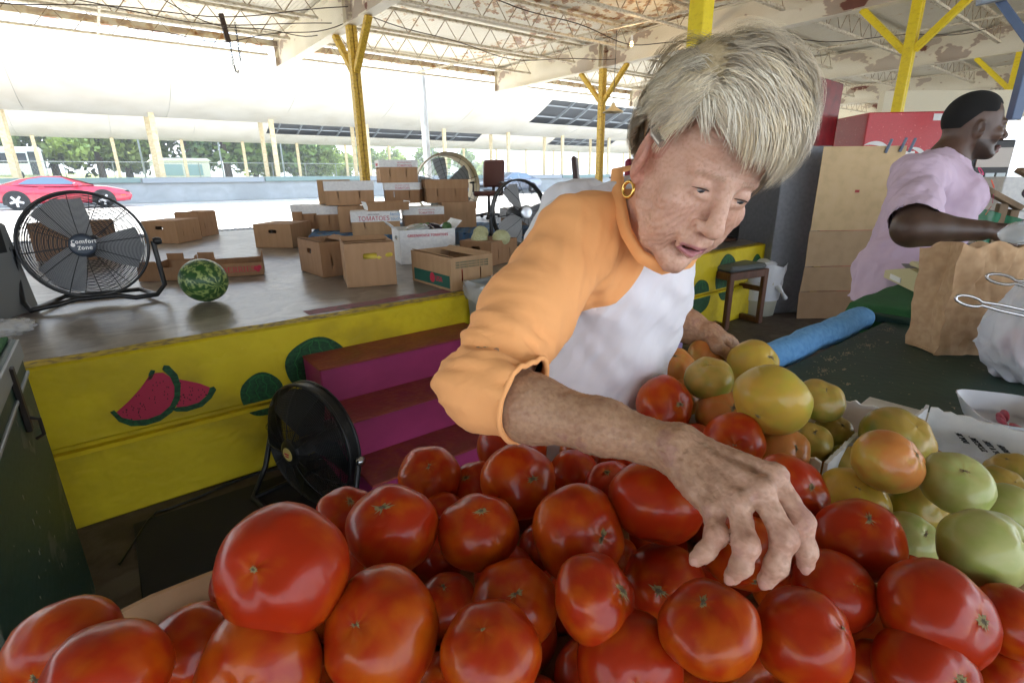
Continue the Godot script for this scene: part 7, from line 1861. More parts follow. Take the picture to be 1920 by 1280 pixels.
	for k in 4:
		b.cap(lw, lk[k], 0.02, 0.012, 0.014); b.cap(lk[k], lk[k].lerp(lt[k], 0.55) + Vector3(0, 0.006, 0), 0.0105, 0.0095, 0.005); b.cap(lk[k].lerp(lt[k], 0.55) + Vector3(0, 0.006, 0), lt[k], 0.0092, 0.0075, 0.004)
	b.chain([lw, Vector3(0.4205, 1.1672, -0.9960), Vector3(0.4422, 1.1544, -0.9919), Vector3(0.4607, 1.1463, -0.9946)], [0.018, 0.013, 0.011, 0.009], 0.008)
	var rs := Vector3(0.1079, 1.4043, -0.8247); var ls := Vector3(0.2943, 1.3753, -1.0305)
	a.cap(Vector3(0.2340, 1.4215, -0.8669), rs, 0.055, 0.05, 0.03); a.cap(rs, elbow, 0.05, 0.042, 0.03); a.cap(Vector3(0.2340, 1.4215, -0.8669), ls, 0.055, 0.05, 0.03); a.cap(ls, le, 0.048, 0.04, 0.03)
	for src in [a, b]:
		for q in src.P:
			var e: Array = q.duplicate(); e[3] = inv * q[3]
			if e[0] == 0:
				e[4] = inv.basis * q[4]; e[5] = q[5] / 0.95; e[6] = q[6] / 0.95; e[7] = maxf((e[4] as Vector3).length_squared(), 1e-9)
			else: e[5] = (q[5] as Basis) * HX.basis
			h.P.append(e)
	var ax := (wrist - elbow).normalized()
	var bl := Vector3.ONE * 9.0; var bh := -bl
	for q in h.P:
		for e in 2:
			var p: Vector3 = q[3] if e == 0 or q[0] == 1 else q[3] + q[4]
			bl = Vector3(minf(bl.x, p.x), minf(bl.y, p.y), minf(bl.z, p.z)); bh = Vector3(maxf(bh.x, p.x), maxf(bh.y, p.y), maxf(bh.z, p.z))
	var r := h.net(bl - Vector3.ONE * 0.1, bh + Vector3.ONE * 0.1, 0.0025)
	var vs: PackedVector3Array = r[0]; var ns: PackedVector3Array = r[1]
	var lines := FastNoiseLite.new(); lines.seed = 9; lines.frequency = 1.0; lines.fractal_octaves = 3
	for j in vs.size():   # creases: forehead, crow's feet, mouth, slack neck
		var p := vs[j]; var d := 0.0
		if p.length() > 0.22:   # arms: loose crepey skin, folds across the wrist
			var pw := HX * p; var sa := (pw - elbow).dot(ax)
			d = lines.get_noise_3d(pw.x * 120, pw.y * 120, pw.z * 120) * lerpf(0.0012, 0.0005, smoothstep(0.24, 0.32, sa)) + lines.get_noise_3d(sa * 300.0, pw.y * 60, pw.z * 60) * lerpf(0.0012, 0.0006, smoothstep(0.26, 0.34, sa)) * clampf((sa - 0.02) / 0.15, 0.25, 1.0)
			vs[j] = p + ns[j] * d
			continue
		if p.z > 0.04 and p.y > 0.02: d -= 0.0008 * pow(0.5 + 0.5 * sin(p.y * 900.0 + 3.0 * lines.get_noise_2d(p.x * 40, p.y * 30)), 3.0)
		var ec := Vector3(signf(p.x) * 0.05, -0.002, 0.066)
		if p.distance_to(ec) < 0.03: d -= 0.0009 * pow(0.5 + 0.5 * sin(atan2(p.y - ec.y, absf(p.x) - 0.036) * 11.0 + lines.get_noise_2d(p.y * 60, 0)), 3.0)
		if p.y < -0.02 and p.z > 0.01 and absf(p.x) > 0.022: d -= 0.0011 * pow(0.5 + 0.5 * sin(absf(p.x) * 620.0 + p.y * 330.0 + 4.0 * lines.get_noise_3d(p.x * 40, p.y * 40, p.z * 20)), 3.0)
		if p.y < -0.055 and p.y > -0.1 and absf(p.x) < 0.026: d -= 0.0004 * (0.5 + 0.5 * sin(p.x * 1500.0))
		if p.y < -0.1: d += 0.0022 * lines.get_noise_3d(p.x * 70, p.y * 22, p.z * 70)
		vs[j] = p + ns[j] * d
	r[0] = vs; r[1] = SDF.normals(vs, r[2])
	var arm_col := func(p: Vector3, n: Vector3) -> Color:
		var s := clampf((p - elbow).dot(ax) / 0.3, 0, 1.3)
		var c := Color(0.50, 0.31, 0.195).lerp(Color(0.64, 0.41, 0.31), smoothstep(0.7, 1.15, s))
		c = c.lerp(Color(0.36, 0.2, 0.125), clampf(soft.get_noise_3dv(p * 3.0) * 1.5 - 0.1, 0, 0.55))
		c = c.lerp(Color(0.35, 0.19, 0.12), clampf(absf(spot.get_noise_3d(p.x * 1.6 + p.y, p.y * 1.6 - p.x, p.z * 1.6)) * 2.0 - 0.25, 0, 0.45))
		if spot.get_noise_3dv(p * 0.45 + Vector3.ONE) > 0.45: c = c.lerp(Color(0.36, 0.17, 0.16), 0.4)
		for k in 4:
			c = c.lerp(Color(0.62, 0.31, 0.25), clampf(1.0 - p.distance_to(pip[k]) / 0.02, 0, 1) * 0.5)
			c = c.lerp(Color(0.62, 0.34, 0.27), clampf(1.0 - p.distance_to(tip[k]) / 0.018, 0, 1) * 0.6)
		return c
	var k0 := body.v.size()
	add_net(body, r, func(p: Vector3, n: Vector3) -> Color:
		if p.length() > 0.22: return arm_col.call(HX * p, n)
		var c := Color(0.74, 0.47, 0.36)
		c = c.lerp(Color(0.66, 0.38, 0.27), clampf(soft.get_noise_3dv(p) * 1.0 + 0.15, 0, 0.45))
		var ck := Vector3(absf(p.x) - 0.042, p.y + 0.035, p.z - 0.065).length()
		c = c.lerp(Color(0.66, 0.33, 0.24), clampf(1.0 - ck / 0.035, 0, 1) * 0.55)
		c = c.lerp(Color(0.68, 0.34, 0.25), clampf(1.0 - Vector3(p.x, p.y + 0.044, p.z - 0.107).length() / 0.018, 0, 1) * 0.5)
		if absf(p.x) > 0.068: c = c.lerp(Color(0.56, 0.2, 0.15), 0.5)
		var lip := minf(absf(p.y + 0.0745 + absf(p.x) * 0.12), absf(p.y + 0.0852 - absf(p.x) * 0.16))
		if p.z > 0.082 and absf(p.x) < 0.0215 and lip < 0.0052: c = c.lerp(Color(0.52, 0.2, 0.24), clampf((0.0056 - lip) / 0.002, 0, 1) * 0.85)
		if p.z > 0.07 and absf(p.y + 0.0795) < 0.0032 and absf(p.x) < 0.021 and p.z < 0.0905: c = Color(0.16, 0.05, 0.045)
		var brow := absf(p.y - 0.0185 + maxf(0.0, absf(p.x) - 0.03) * 0.35)
		if p.z > 0.06 and absf(p.x) > 0.012 and absf(p.x) < 0.047 and brow < 0.004: c = c.lerp(Color(0.32, 0.2, 0.12), 0.45 * (0.6 + 0.4 * sin(p.x * 2400.0 + p.y * 900.0)))
		return c)
	for j in range(k0, body.v.size()): body.v[j] = HX * body.v[j]; body.n[j] = (HX.basis * body.n[j]).normalized()
	var bo := obj("body", body.mesh(), skin, t); bo.position = -base
	# nails
	var nail := mat(rgb(198, 150, 134), 0.35)
	for k in 4:
		var d: Vector3 = (tip[k] - dip[k]).normalized(); var out: Vector3 = (Vector3(0, 0, 0) - (tip[k] - Vector3(0, 1.5, 0))).normalized(); out = (out - d * out.dot(d)).normalized()
		var m := MB.new(); m.ell(tip[k] + out * fr[k][3] * 0.64 + d * 0.001, Vector3(fr[k][3] * 0.62, fr[k][3] * 0.4, fr[k][3] * 0.85), Basis(out.cross(d), out, d).orthonormalized(), 12, 8)
		var no := obj("fingernail", m.mesh(), nail, t); no.position = -base
	# ---- shirt: one loose surface, split at the raglan seams
	var sh := SDF.new()
	var hem := elbow + ax * 0.062
	sh.ell(Vector3(0.2057, 1.3505, -0.8968), Vector3(0.135, 0.1, 0.09), 0.06, Basis(Vector3.UP, 0.5) * Basis(Vector3.RIGHT, 0.35))
	sh.ell(Vector3(0.1902, 1.2361, -0.9234), Vector3(0.14, 0.14, 0.1), 0.07, Basis(Vector3.UP, 0.45) * Basis(Vector3.RIGHT, 0.3))
	sh.ell(Vector3(0.1546, 1.0818, -0.9164), Vector3(0.145, 0.16, 0.115), 0.07, Basis(Vector3.UP, 0.4))
	sh.ell(Vector3(0.1364, 0.9101, -0.9144), Vector3(0.16, 0.15, 0.125), 0.07, Basis(Vector3.UP, 0.4))
	sh.ell(Vector3(0.1326, 1.3945, -1.0156), Vector3(0.095, 0.105, 0.085), 0.06); sh.ell(Vector3(0.1114, 1.2668, -1.0171), Vector3(0.1, 0.15, 0.1), 0.06)
	sh.cap(Vector3(0.2109, 1.4416, -0.8942), rs, 0.06, 0.066, 0.05); sh.cap(Vector3(0.2342, 1.4400, -0.9147), ls, 0.055, 0.06, 0.05)
	var mid := Vector3(0.0190, 1.3176, -0.6923)
	sh.chain([rs, mid, elbow], [0.068, 0.06, 0.05], 0.03)
	sh.cap(elbow, elbow + ax * 0.1, 0.05, 0.0475, 0.02)
	sh.cap(ls, Vector3(0.3302, 1.2397, -1.1239), 0.06, 0.05, 0.04); sh.cap(Vector3(0.3302, 1.2397, -1.1239), le, 0.05, 0.045, 0.02)
	r = sh.net(Vector3(0.0409, 1.1376, -0.9342) - Vector3(0.42, 0.42, 0.3), Vector3(0.0409, 1.1376, -0.9342) + Vector3(0.52, 0.62, 0.52), 0.0065)
	vs = r[0]; ns = r[1]
	var fold := FastNoiseLite.new(); fold.seed = 41; fold.frequency = 1.0; fold.fractal_octaves = 2
	var arm1 := (elbow - rs).normalized(); var la := (elbow - rs).length()
	var side := arm1.cross(Vector3(0, 0, 1)).normalized(); var side2 := arm1.cross(side)
	var f := PackedFloat32Array(); f.resize(vs.size())
	var rag := SDF.new(); rag.cap(Vector3(0.1888, 1.4590, -0.8105), Vector3(0.1156, 1.4014, -0.7608), 0.038, 0.1, 0.05); rag.chain([Vector3(0.1156, 1.4014, -0.7608), Vector3(0.0571, 1.3530, -0.7087), mid, elbow, hem + ax * 0.1], [0.1, 0.1, 0.14, 0.2, 0.2], 0.03)
	rag.cap(Vector3(0.2951, 1.4368, -0.9556), ls, 0.045, 0.1, 0.03); rag.chain([ls, Vector3(0.3302, 1.2397, -1.1239), le], [0.1, 0.1, 0.12], 0.03)
	for j in vs.size():
		var p := vs[j]; var fv := rag.eval(rag.P, p)
		var g := Vector3(rag.eval(rag.P, p + Vector3(0.002, 0, 0)) - fv, rag.eval(rag.P, p + Vector3(0, 0.002, 0)) - fv, rag.eval(rag.P, p + Vector3(0, 0, 0.002)) - fv) / 0.002
		if absf(fv) < 0.0042:
			var gt := g - ns[j] * g.dot(ns[j])
			if gt.length() > 0.2:
				p -= gt * (fv / gt.length_squared()); fv = 0.0
		f[j] = fv
		var s := (p - rs).dot(arm1) / la
		var d := 0.0
		if fv <= 0.0 and s > -0.3:
			var el := exp(-pow((s - 0.95) / 0.28, 2.0)); var ap := exp(-pow((s - 0.2) / 0.3, 2.0))
			var qa := (p - rs).dot(arm1); var qb := (p - rs).dot(side); var qc := (p - rs).dot(side2)
			d += (0.013 * el + 0.003) * fold.get_noise_3d(qa * 17.0 + qb * 9.0, qb * 7.0 - qa * 4.0, qc * 8.0)
			d += 0.0075 * el * fold.get_noise_3d(qa * 48.0 - qb * 20.0 + qc * 12.0, qb * 9.0, qc * 9.0)
			d += 0.009 * ap * fold.get_noise_3d(qa * 12.0 + qb * 22.0, qb * 8.0, qc * 16.0)
		else:
			d += 0.012 * fold.get_noise_3d(p.x * 9 + p.y * 6, p.y * 7, p.z * 9) + 0.006 * fold.get_noise_3d(p.x * 22 - p.y * 16, p.y * 6 + p.x * 6, p.z * 16)
		vs[j] = p + ns[j] * d
	ns = SDF.normals(vs, r[2])
	# cut the sleeve open at its hem and the neck hole
	var keep := PackedInt32Array(); var nkc := Vector3(0.2382, 1.4387, -0.8671); var nkd := (HX.origin - nkc).normalized()
	var ix: PackedInt32Array = r[2]
	var fore := func(p: Vector3) -> bool:   # on the forearm's part of the sleeve
		var s1 := clampf((p - rs).dot(arm1), 0.0, la * 0.93); var s2 := maxf((p - elbow).dot(ax), 0.0)
		return p.distance_to(elbow + ax * s2) < p.distance_to(rs + arm1 * s1)
	for j in vs.size():   # snap the hem
		var e := (vs[j] - hem).dot(ax)
		if absf(e) < 0.0045 and (vs[j] - hem).length() < 0.075 and fore.call(vs[j]): vs[j] -= ax * e
	for j in range(0, ix.size(), 3):
		var c := (vs[ix[j]] + vs[ix[j + 1]] + vs[ix[j + 2]]) / 3.0
		if (c - hem).dot(ax) > 0.0 and (c - hem - ax * 0.03).length() < 0.1 and fore.call(c): continue
		if c.y < 0.93: continue
		keep.append_array([ix[j], ix[j + 1], ix[j + 2]])
	r[0] = vs; r[1] = ns; r[2] = keep
	var weave := noise_img(140, 0.35, 256, 2); var wn := bump(weave, 1.5)
	var orange := mat(rgb(255, 182, 116), 0.85); orange.rim_enabled = true; orange.rim = 0.15; var white := mat(rgb(234, 232, 238), 0.85)
	for q in [orange, white]:
		q.normal_enabled = true; q.normal_texture = wn; q.normal_scale = 0.25; q.uv1_triplanar = true; q.uv1_scale = Vector3.ONE * 14.0
	var so := obj("shirt", sub_mesh(vs, ns, tri_split(r, f, false)).mesh(), white, t); so.position = -base
	var sl := obj("raglan_sleeve", sub_mesh(vs, ns, tri_split(r, f, true)).mesh(), orange, so)
	# turned hem and ribbed collar
	var m := MB.new(); var ring := []; var e1 := ax.cross(Vector3(0, 1, 0.3)).normalized(); var e2 := ax.cross(e1)
	for k in 40:
		var an := TAU * k / 40; var dd := e1 * cos(an) + e2 * sin(an)
		var best := hem + dd * 0.0485; var bd := 9.0
		for j in vs.size():
			if absf((vs[j] - hem).dot(ax)) < 0.003:
				var rv := vs[j] - hem; rv -= ax * rv.dot(ax)
				if rv.length() < 0.062 and rv.normalized().dot(dd) > 0.99 and absf(rv.length() - 0.0485) < bd: best = hem + dd * rv.length(); bd = absf(rv.length() - 0.0485)
		ring.append(best)
	m.tube(ring, 0.0038, 6, true); obj("hem", m.mesh(), orange, so)
	m = MB.new(); var cp := [Vector3(0.1761, 1.5121, -0.8746), Vector3(0.1663, 1.4698, -0.8035), Vector3(0.1672, 1.4289, -0.7485), Vector3(0.1808, 1.3984, -0.7147), Vector3(0.2112, 1.3818, -0.7053), Vector3(0.2635, 1.3855, -0.7453), Vector3(0.3092, 1.4111, -0.8321), Vector3(0.3234, 1.4571, -0.9096), Vector3(0.2924, 1.5013, -0.9551), Vector3(0.2339, 1.5211, -0.9352)]
	var curve := Curve3D.new()
	for k in cp.size() + 1:
		var p: Vector3 = cp[k % cp.size()]; var tg: Vector3 = (cp[(k + 1) % cp.size()] - cp[(k + cp.size() - 1) % cp.size()]) / 6.0
		curve.add_point(p, -tg, tg)
	var pts := []; var g0 := []; var g1 := []
	for k in 60: pts.append(curve.sample_baked(curve.get_baked_length() * k / 60.0))
	var cc := Vector3.ZERO
	for p in pts: cc += p / 60.0
	var rows := [[], [], [], [], []]
	for k in 61:
		var p: Vector3 = pts[k % 60]; var o := (p - cc).normalized()
		var up := nkd
		for q in 5: rows[q].append(p + up * [-0.014, -0.008, 0.0, 0.006, 0.004][q] + o * [0.012, 0.0095, 0.0045, -0.002, -0.009][q])
	m.sheet(rows); obj("collar", m.mesh(), orange, so)
	# trousers down to the floor
	var tr := SDF.new()
	for s in [-1.0, 1.0]:
		var hp := base + Vector3(s * 0.09, 0.92, 0); tr.chain([hp, base + Vector3(s * 0.1, 0.5, 0.03), base + Vector3(s * 0.1, 0.06, 0)], [0.1, 0.07, 0.055], 0.03); tr.cap(base + Vector3(s * 0.1, 0.045, 0), base + Vector3(s * 0.12, 0.04, 0.14), 0.045, 0.038, 0.02)
	r = tr.net(base + Vector3(-0.3, -0.01, -0.2), base + Vector3(0.3, 1.06, 0.25), 0.02)
	m = MB.new(); add_net(m, r, func(p: Vector3, n: Vector3) -> Color: return Color(0.05, 0.06, 0.09)); var tro := obj("trousers", m.mesh(), vcol(0.9), t); tro.position = -base
	# ---- eyes
	for s in [-1.0, 1.0]:
		m = MB.new(); var gaze := Vector3(0.12, -0.52, 0.85).normalized()
		var c := Vector3(s * 0.031, -0.001, 0.0745)
		for k in 17:
			for q in 25:
				var th2 := PI * k / 16; var an := TAU * q / 24; var d := Vector3(sin(th2) * cos(an), cos(th2), sin(th2) * sin(an))
				var dt := d.dot(gaze); m.col = Color(0.55, 0.5, 0.46)
				if dt > 0.9: m.col = Color(0.09, 0.12, 0.15)
				if dt > 0.975: m.col = Color(0.01, 0.01, 0.01)
				m.vert(HX * (c + d * 0.0128), HX.basis * d)
		for k in 16:
			for q in 24:
				var i0 := k * 25 + q; m.i.append_array([i0, i0 + 25, i0 + 26, i0, i0 + 26, i0 + 1])
		var eo := obj("eye", m.mesh(), vcol(0.08), t); eo.position = -base
		m = MB.new(); var lp := []
		for k in 9:
			var x := -0.0125 + 0.025 * k / 8.0; lp.append(HX * (c + Vector3(x * 1.1, 0.0002 - x * x * 18.0, sqrt(maxf(0.0, 0.0145 * 0.0145 - x * x * 0.95)) + 0.0001)))
		m.tube(lp, [0.0003, 0.0006, 0.0009, 0.001, 0.001, 0.001, 0.0009, 0.0006, 0.0003], 5); var lo2 := obj("eyelash", m.mesh(), mat(rgb(84, 60, 48), 0.7), t); lo2.position = -base
	build_hair(t, base)
	# earring and hair clip
	var gold := mat(rgb(222, 178, 96), 0.2, 1.0)
	m = MB.new(); ring = []
	for k in 24: ring.append(HX * (Vector3(-0.0785, -0.058, 0.001) + Vector3(0.003 * cos(TAU * k / 24), 0.0105 * sin(TAU * k / 24), 0.0105 * cos(TAU * k / 24))))
	m.tube(ring, 0.0023, 8, true); var er := obj("earring", m.mesh(), gold, t); er.position = -base
	m = MB.new(); m.tube([HX * Vector3(-0.089, 0.031, 0.0), HX * Vector3(-0.09, 0.027, 0.018), HX * Vector3(-0.085, 0.022, 0.038)], [0.0025, 0.0062, 0.005], 10); er = obj("hair_clip", m.mesh(), mat(rgb(176, 168, 160), 0.3, 0.7), t); er.position = -base

# polar hairline (radians from the crown axis) by azimuth, 0 = forehead
func hairline(a: float) -> float:
	var x := absf(wrapf(a, -PI, PI))
	if x < 0.75: return lerpf(0.98, 1.02, x / 0.75)
	if x < 1.25: return lerpf(1.02, 1.42, (x - 0.75) / 0.5)
	if x < 1.75: return lerpf(1.42, 1.5, (x - 1.25) / 0.5)
	return lerpf(1.5, 2.25, clampf((x - 1.75) / 0.7, 0, 1))

func build_hair(t: Node3D, base: Vector3) -> void:
	var q := RandomNumberGenerator.new(); q.seed = 99
	var ce := Vector3(0, 0.035, -0.008); var R := Vector3(0.077, 0.097, 0.095)
	var dir := func(a: float, p: float) -> Vector3: return Vector3(sin(p) * sin(a), cos(p), sin(p) * cos(a))
	# under-volume
	var m := MB.new(); var g := []
	for k in 21:
		var row := []
		for s in 49:
			var a := TAU * s / 48.0; var p := hairline(a) * 1.02 * k / 20.0
			var d: Vector3 = dir.call(a, p); var thick := 0.012 * (1.0 - pow(k / 20.0, 4.0)) + 0.014 * clampf(d.y, 0, 1) * (1.0 - pow(k / 20.0, 3.0)) + 0.001
			row.append(HX * (ce + d * R + d * thick))
		g.append(row)
	m.sheet(g)
	var under := grainy(ramp(noise_img(150, 0.08, 256, 3), [0.3, 0.7], [rgb(184, 164, 128), rgb(212, 194, 156)]), 9.0, 0.8)
	var ho := obj("hair", m.mesh(), under, t); ho.position = -base
	# locks of strands: a side part on her right, combed over the crown to her left and down into a fringe
	m = MB.new(); m.xf = HX
	var tones := [Color(0.84, 0.73, 0.53), Color(0.9, 0.79, 0.58), Color(0.72, 0.62, 0.46), Color(0.86, 0.72, 0.48), Color(0.62, 0.53, 0.4), Color(0.94, 0.87, 0.71), Color(0.78, 0.68, 0.52)]
	for k in 700:
		var a := q.randf() * TAU; var p := hairline(a) * sqrt(q.randf())
		if k % 4 == 0: a = q.randf_range(-1.0, 1.0); p = hairline(a) * q.randf_range(0.55, 1.0)
		if k % 7 == 0: a = q.randf_range(-0.95, -0.1); p = hairline(a) * q.randf_range(0.72, 0.98)
		var d0: Vector3 = dir.call(a, p); var along: Vector3
		var right := d0.x < -0.55 - 0.25 * clampf(d0.y - 0.5, 0, 1) and d0.z < 0.5
		if right: along = Vector3(-0.25, -1.0, -0.75 + 0.9 * clampf(d0.z, 0, 1))
		elif d0.z < -0.25: along = Vector3(0.25 * signf(d0.x + 0.2), -0.8, -0.75)
		elif d0.x > 0.45: along = Vector3(0.3, -1.0, 0.25)
		else: along = Vector3(0.95 - 0.5 * clampf(-d0.x - 0.15, 0, 1) * clampf(d0.z * 2.0, 0, 1), -0.35 - 0.9 * clampf(d0.z - 0.3, 0, 1), 0.5)
		var length := q.randf_range(0.65, 1.15); var lift := q.randf_range(0.016, 0.035) * (0.4 + 0.75 * clampf(d0.y + 0.2, 0, 1)) + 0.004
		if d0.z > 0.35 and not right: length = clampf(q.randf_range(1.34, 1.66) - p, 0.3, 1.0); lift *= 0.85
		if right:
			length = q.randf_range(0.4, 0.75); lift = q.randf_range(0.008, 0.022)
			if d0.z > -0.3 and d0.z < 0.36: length = clampf(1.6 - p, 0.15, 0.7)
		if d0.x > 0.45: length = q.randf_range(0.4, 0.7); lift *= 0.8
		if d0.z < -0.25 and d0.y < 0.1: lift = q.randf_range(0.006, 0.018); length *= 0.55
		along += Vector3(q.randfn(), q.randfn(), q.randfn()) * 0.14
		along = (along - d0 * along.dot(d0)).normalized()
		var tone: Color = tones[q.randi() % 7]
		var bend := q.randfn() * 0.2
		for s in 34:
			var jd := d0 + Vector3(q.randfn(), q.randfn(), q.randfn()) * 0.045; jd = jd.normalized()
			var al := (along + Vector3(q.randfn(), q.randfn(), q.randfn()) * 0.035); al = (al - jd * al.dot(jd)).normalized()
			var ln := length * q.randf_range(0.82, 1.06); var lf := lift * q.randf_range(0.8, 1.12)
			if s == 0 and k % 3 == 0: ln *= 1.1; lf *= 1.12
			var c := tone * q.randf_range(0.92, 1.07); m.col = Color(c.r, c.g, c.b)
			var curl := bend + q.randfn() * 0.06
			var ids := []; var wd := q.randf_range(0.0004, 0.0008)
			for e in 10:
				var u: float = e / 9.0; var an := ln * u
				var dd := jd * cos(an) + (al + jd.cross(al) * curl * u).normalized() * sin(an)
				var hgt := 0.01 + lf * sin(minf(1.0, u * 1.3 + 0.12) * PI * 0.55) * (1.0 - 0.35 * u * u)
				hgt = maxf(hgt, 0.0165 + 0.014 * clampf(dd.y, 0, 1) + 0.004 * sin(s * 1.7)) if u > 0.12 and dd.y > 0.0 else hgt
				var pp := ce + dd * R + dd * hgt
				var tg := (-jd * sin(an) + al * cos(an)).normalized(); var sd := tg.cross(dd).normalized() * wd * (1.0 - 0.8 * u * u)
				ids.append(m.vert(pp - sd, (dd - sd.normalized() * 0.6).normalized())); m.vert(pp + sd, (dd + sd.normalized() * 0.6).normalized())
			for e in 9:
				var i0: int = ids[e]; m.i.append_array([i0, i0 + 2, i0 + 3, i0, i0 + 3, i0 + 1])
	var hm := vcol(0.4); hm.backlight = Color(0.3, 0.28, 0.24)
	var st := obj("strands", m.mesh(), hm, ho); st.set_meta("kind", "stuff")

# ---------------------------------------------------------------- the man behind the turf counter
func build_man() -> void:
	var base := Vector3(1.7330, 0.0, -2.2083)
	var t := thing("person", "man in a pale lilac T-shirt facing right behind the counter", "person", base)
	t.transform = Transform3D(Basis().scaled(Vector3.ONE * 1.18), Vector3(base.x * 1.18, -0.27, base.z * 1.18))
	var X := Transform3D(Basis(Vector3(0.32, 0.0, -0.95), Vector3(0.03, 1.0, 0.01), Vector3(0.95, -0.03, 0.32)).orthonormalized(), Vector3(1.9030, 1.6803, -2.2603))
	var h := SDF.new()
	h.ell(Vector3(0, 0.03, -0.01), Vector3(0.077, 0.098, 0.098), 0.02); h.ell(Vector3(0, -0.035, 0.03), Vector3(0.065, 0.082, 0.062), 0.03)
	h.ell(Vector3(0, -0.105, 0.07), Vector3(0.03, 0.02, 0.025), 0.02)
	h.cap(Vector3(-0.04, 0.016, 0.082), Vector3(0.04, 0.016, 0.082), 0.011, 0.011, 0.015)
	h.cap(Vector3(0, 0.0, 0.093), Vector3(0, -0.033, 0.112), 0.009, 0.013, 0.01)
	h.cap(Vector3(-0.014, -0.077, 0.097), Vector3(0.014, -0.077, 0.097), 0.0095, 0.0095, 0.006); h.cap(Vector3(-0.012, -0.091, 0.093), Vector3(0.012, -0.091, 0.093), 0.0105, 0.0105, 0.006)
	h.ell(Vector3(0, -0.084, 0.108), Vector3(0.024, 0.0022, 0.014), 0.002, Basis(), 1)
	for s in [-1.0, 1.0]:
		h.ell(Vector3(s * 0.017, -0.042, 0.097), Vector3(0.011, 0.0095, 0.012), 0.007)
		h.ell(Vector3(s * 0.033, 0.0, 0.104), Vector3(0.016, 0.009, 0.014), 0.012, Basis(), 1); h.ell(Vector3(s * 0.033, -0.002, 0.082), Vector3(0.014, 0.011, 0.012), 0.005)
		h.ell(Vector3(s * 0.033, -0.003, 0.097), Vector3(0.012, 0.003, 0.006), 0.003, Basis(), 1)
		h.ell(Vector3(s * 0.046, -0.03, 0.062), Vector3(0.022, 0.02, 0.022), 0.02); h.cap(Vector3(s * 0.056, -0.055, 0.0), Vector3(s * 0.03, -0.1, 0.055), 0.016, 0.016, 0.03)
		h.ell(Vector3(s * 0.08, -0.012, -0.008), Vector3(0.009, 0.032, 0.019), 0.008, Basis(Vector3.UP, s * 0.4)); h.ell(Vector3(s * 0.088, -0.006, -0.005), Vector3(0.006, 0.019, 0.01), 0.004, Basis(Vector3.UP, s * 0.4), 1)
	var inv := X.affine_inverse()
	h.cap(Vector3(0, -0.05, -0.025), inv * Vector3(1.8266, 1.5222, -2.2836), 0.066, 0.085, 0.03)
	# near arm and hand, far hand
	var sh := Vector3(1.5935, 1.4818, -2.0924); var el := Vector3(1.4133, 1.3178, -1.8306); var wr := Vector3(1.6014, 1.3142, -1.7665)
	var a := SDF.new()
	a.chain([sh, el], [0.066, 0.062], 0.02); a.chain([el, el.lerp(wr, 0.3), wr], [0.06, 0.053, 0.032], 0.025)
	for k in 4:
		var k1 := wr + Vector3(0.075, 0.012 - k * 0.006, 0.03 - 0.02 * k); var k2 := k1 + Vector3(0.036, -0.006 - 0.003 * k, 0.004); var k3 := k2 + Vector3(0.016, -0.022, 0.004)
		a.cap(wr, k1, 0.026, 0.0135, 0.012); a.cap(k1, k2, 0.012, 0.0105, 0.005); a.cap(k2, k3, 0.0105, 0.0085, 0.004)
	a.chain([wr + Vector3(0.02, -0.005, 0.02), wr + Vector3(0.055, -0.035, 0.035), wr + Vector3(0.09, -0.045, 0.035)], [0.018, 0.013, 0.01], 0.008)
	a.cap(Vector3(1.8263, 1.5006, -2.2768), sh, 0.08, 0.06, 0.03)
	for q in a.P:
		var e: Array = q.duplicate(); e[3] = inv * q[3]; e[4] = inv.basis * q[4]; h.P.append(e)
	var r := h.net(Vector3(-0.8, -0.7, -0.5), Vector3(0.45, 0.14, 0.6), 0.005)
	var body := MB.new(); var soft := FastNoiseLite.new(); soft.seed = 16; soft.frequency = 12.0; soft.fractal_octaves = 3
	var beard := FastNoiseLite.new(); beard.seed = 18; beard.frequency = 140.0
	add_net(body, r, func(p: Vector3, n: Vector3) -> Color:
		if p.length() > 0.2: return Color(0.1, 0.055, 0.037).lerp(Color(0.07, 0.038, 0.026), clampf(soft.get_noise_3dv(p) + 0.4, 0, 1))
		var c := Color(0.11, 0.058, 0.038).lerp(Color(0.075, 0.04, 0.028), clampf(soft.get_noise_3dv(p) + 0.4, 0, 1))
		if p.y < -0.05 and p.y > -0.135 and p.z > -0.005 and not (p.z > 0.09 and p.y > -0.1 and absf(p.x) < 0.025): c = c.lerp(Color(0.012, 0.01, 0.01), 0.55 + 0.3 * beard.get_noise_3dv(p))
		if p.z > 0.088 and p.y < -0.07 and p.y > -0.102 and absf(p.x) < 0.026: c = Color(0.16, 0.07, 0.06)
		if p.z > 0.07 and absf(p.y - 0.019) < 0.005 and absf(p.x) > 0.014 and absf(p.x) < 0.05: c = Color(0.012, 0.01, 0.01)
		return c)
	for j in body.v.size(): body.v[j] = X * body.v[j]; body.n[j] = X.basis * body.n[j]
	var skin := vcol(0.42); skin.metallic_specular = 0.5
	var o := obj("body", body.mesh(), skin, t); o.position = -base
	# close-cropped hair
	var m := MB.new(); var g := []
	for k in 15:
		var row := []
		for s in 41:
			var an := TAU * s / 40.0; var x := absf(wrapf(an, -PI, PI)); var lim := 1.0 if x < 0.8 else (1.35 if x < 1.6 else 1.95)
			if x >= 0.8 and x < 1.0: lim = lerpf(1.0, 1.35, (x - 0.8) / 0.2)
			if x >= 1.6: lim = lerpf(1.35, 1.95, clampf((x - 1.6) / 0.6, 0, 1))
			var p := lim * k / 14.0; var d := Vector3(sin(p) * sin(an), cos(p), sin(p) * cos(an))
			row.append(X * (Vector3(0, 0.03, -0.01) + d * (Vector3(0.077, 0.098, 0.098) + Vector3.ONE * (0.009 - 0.006 * pow(k / 14.0, 4.0)))))
		g.append(row)
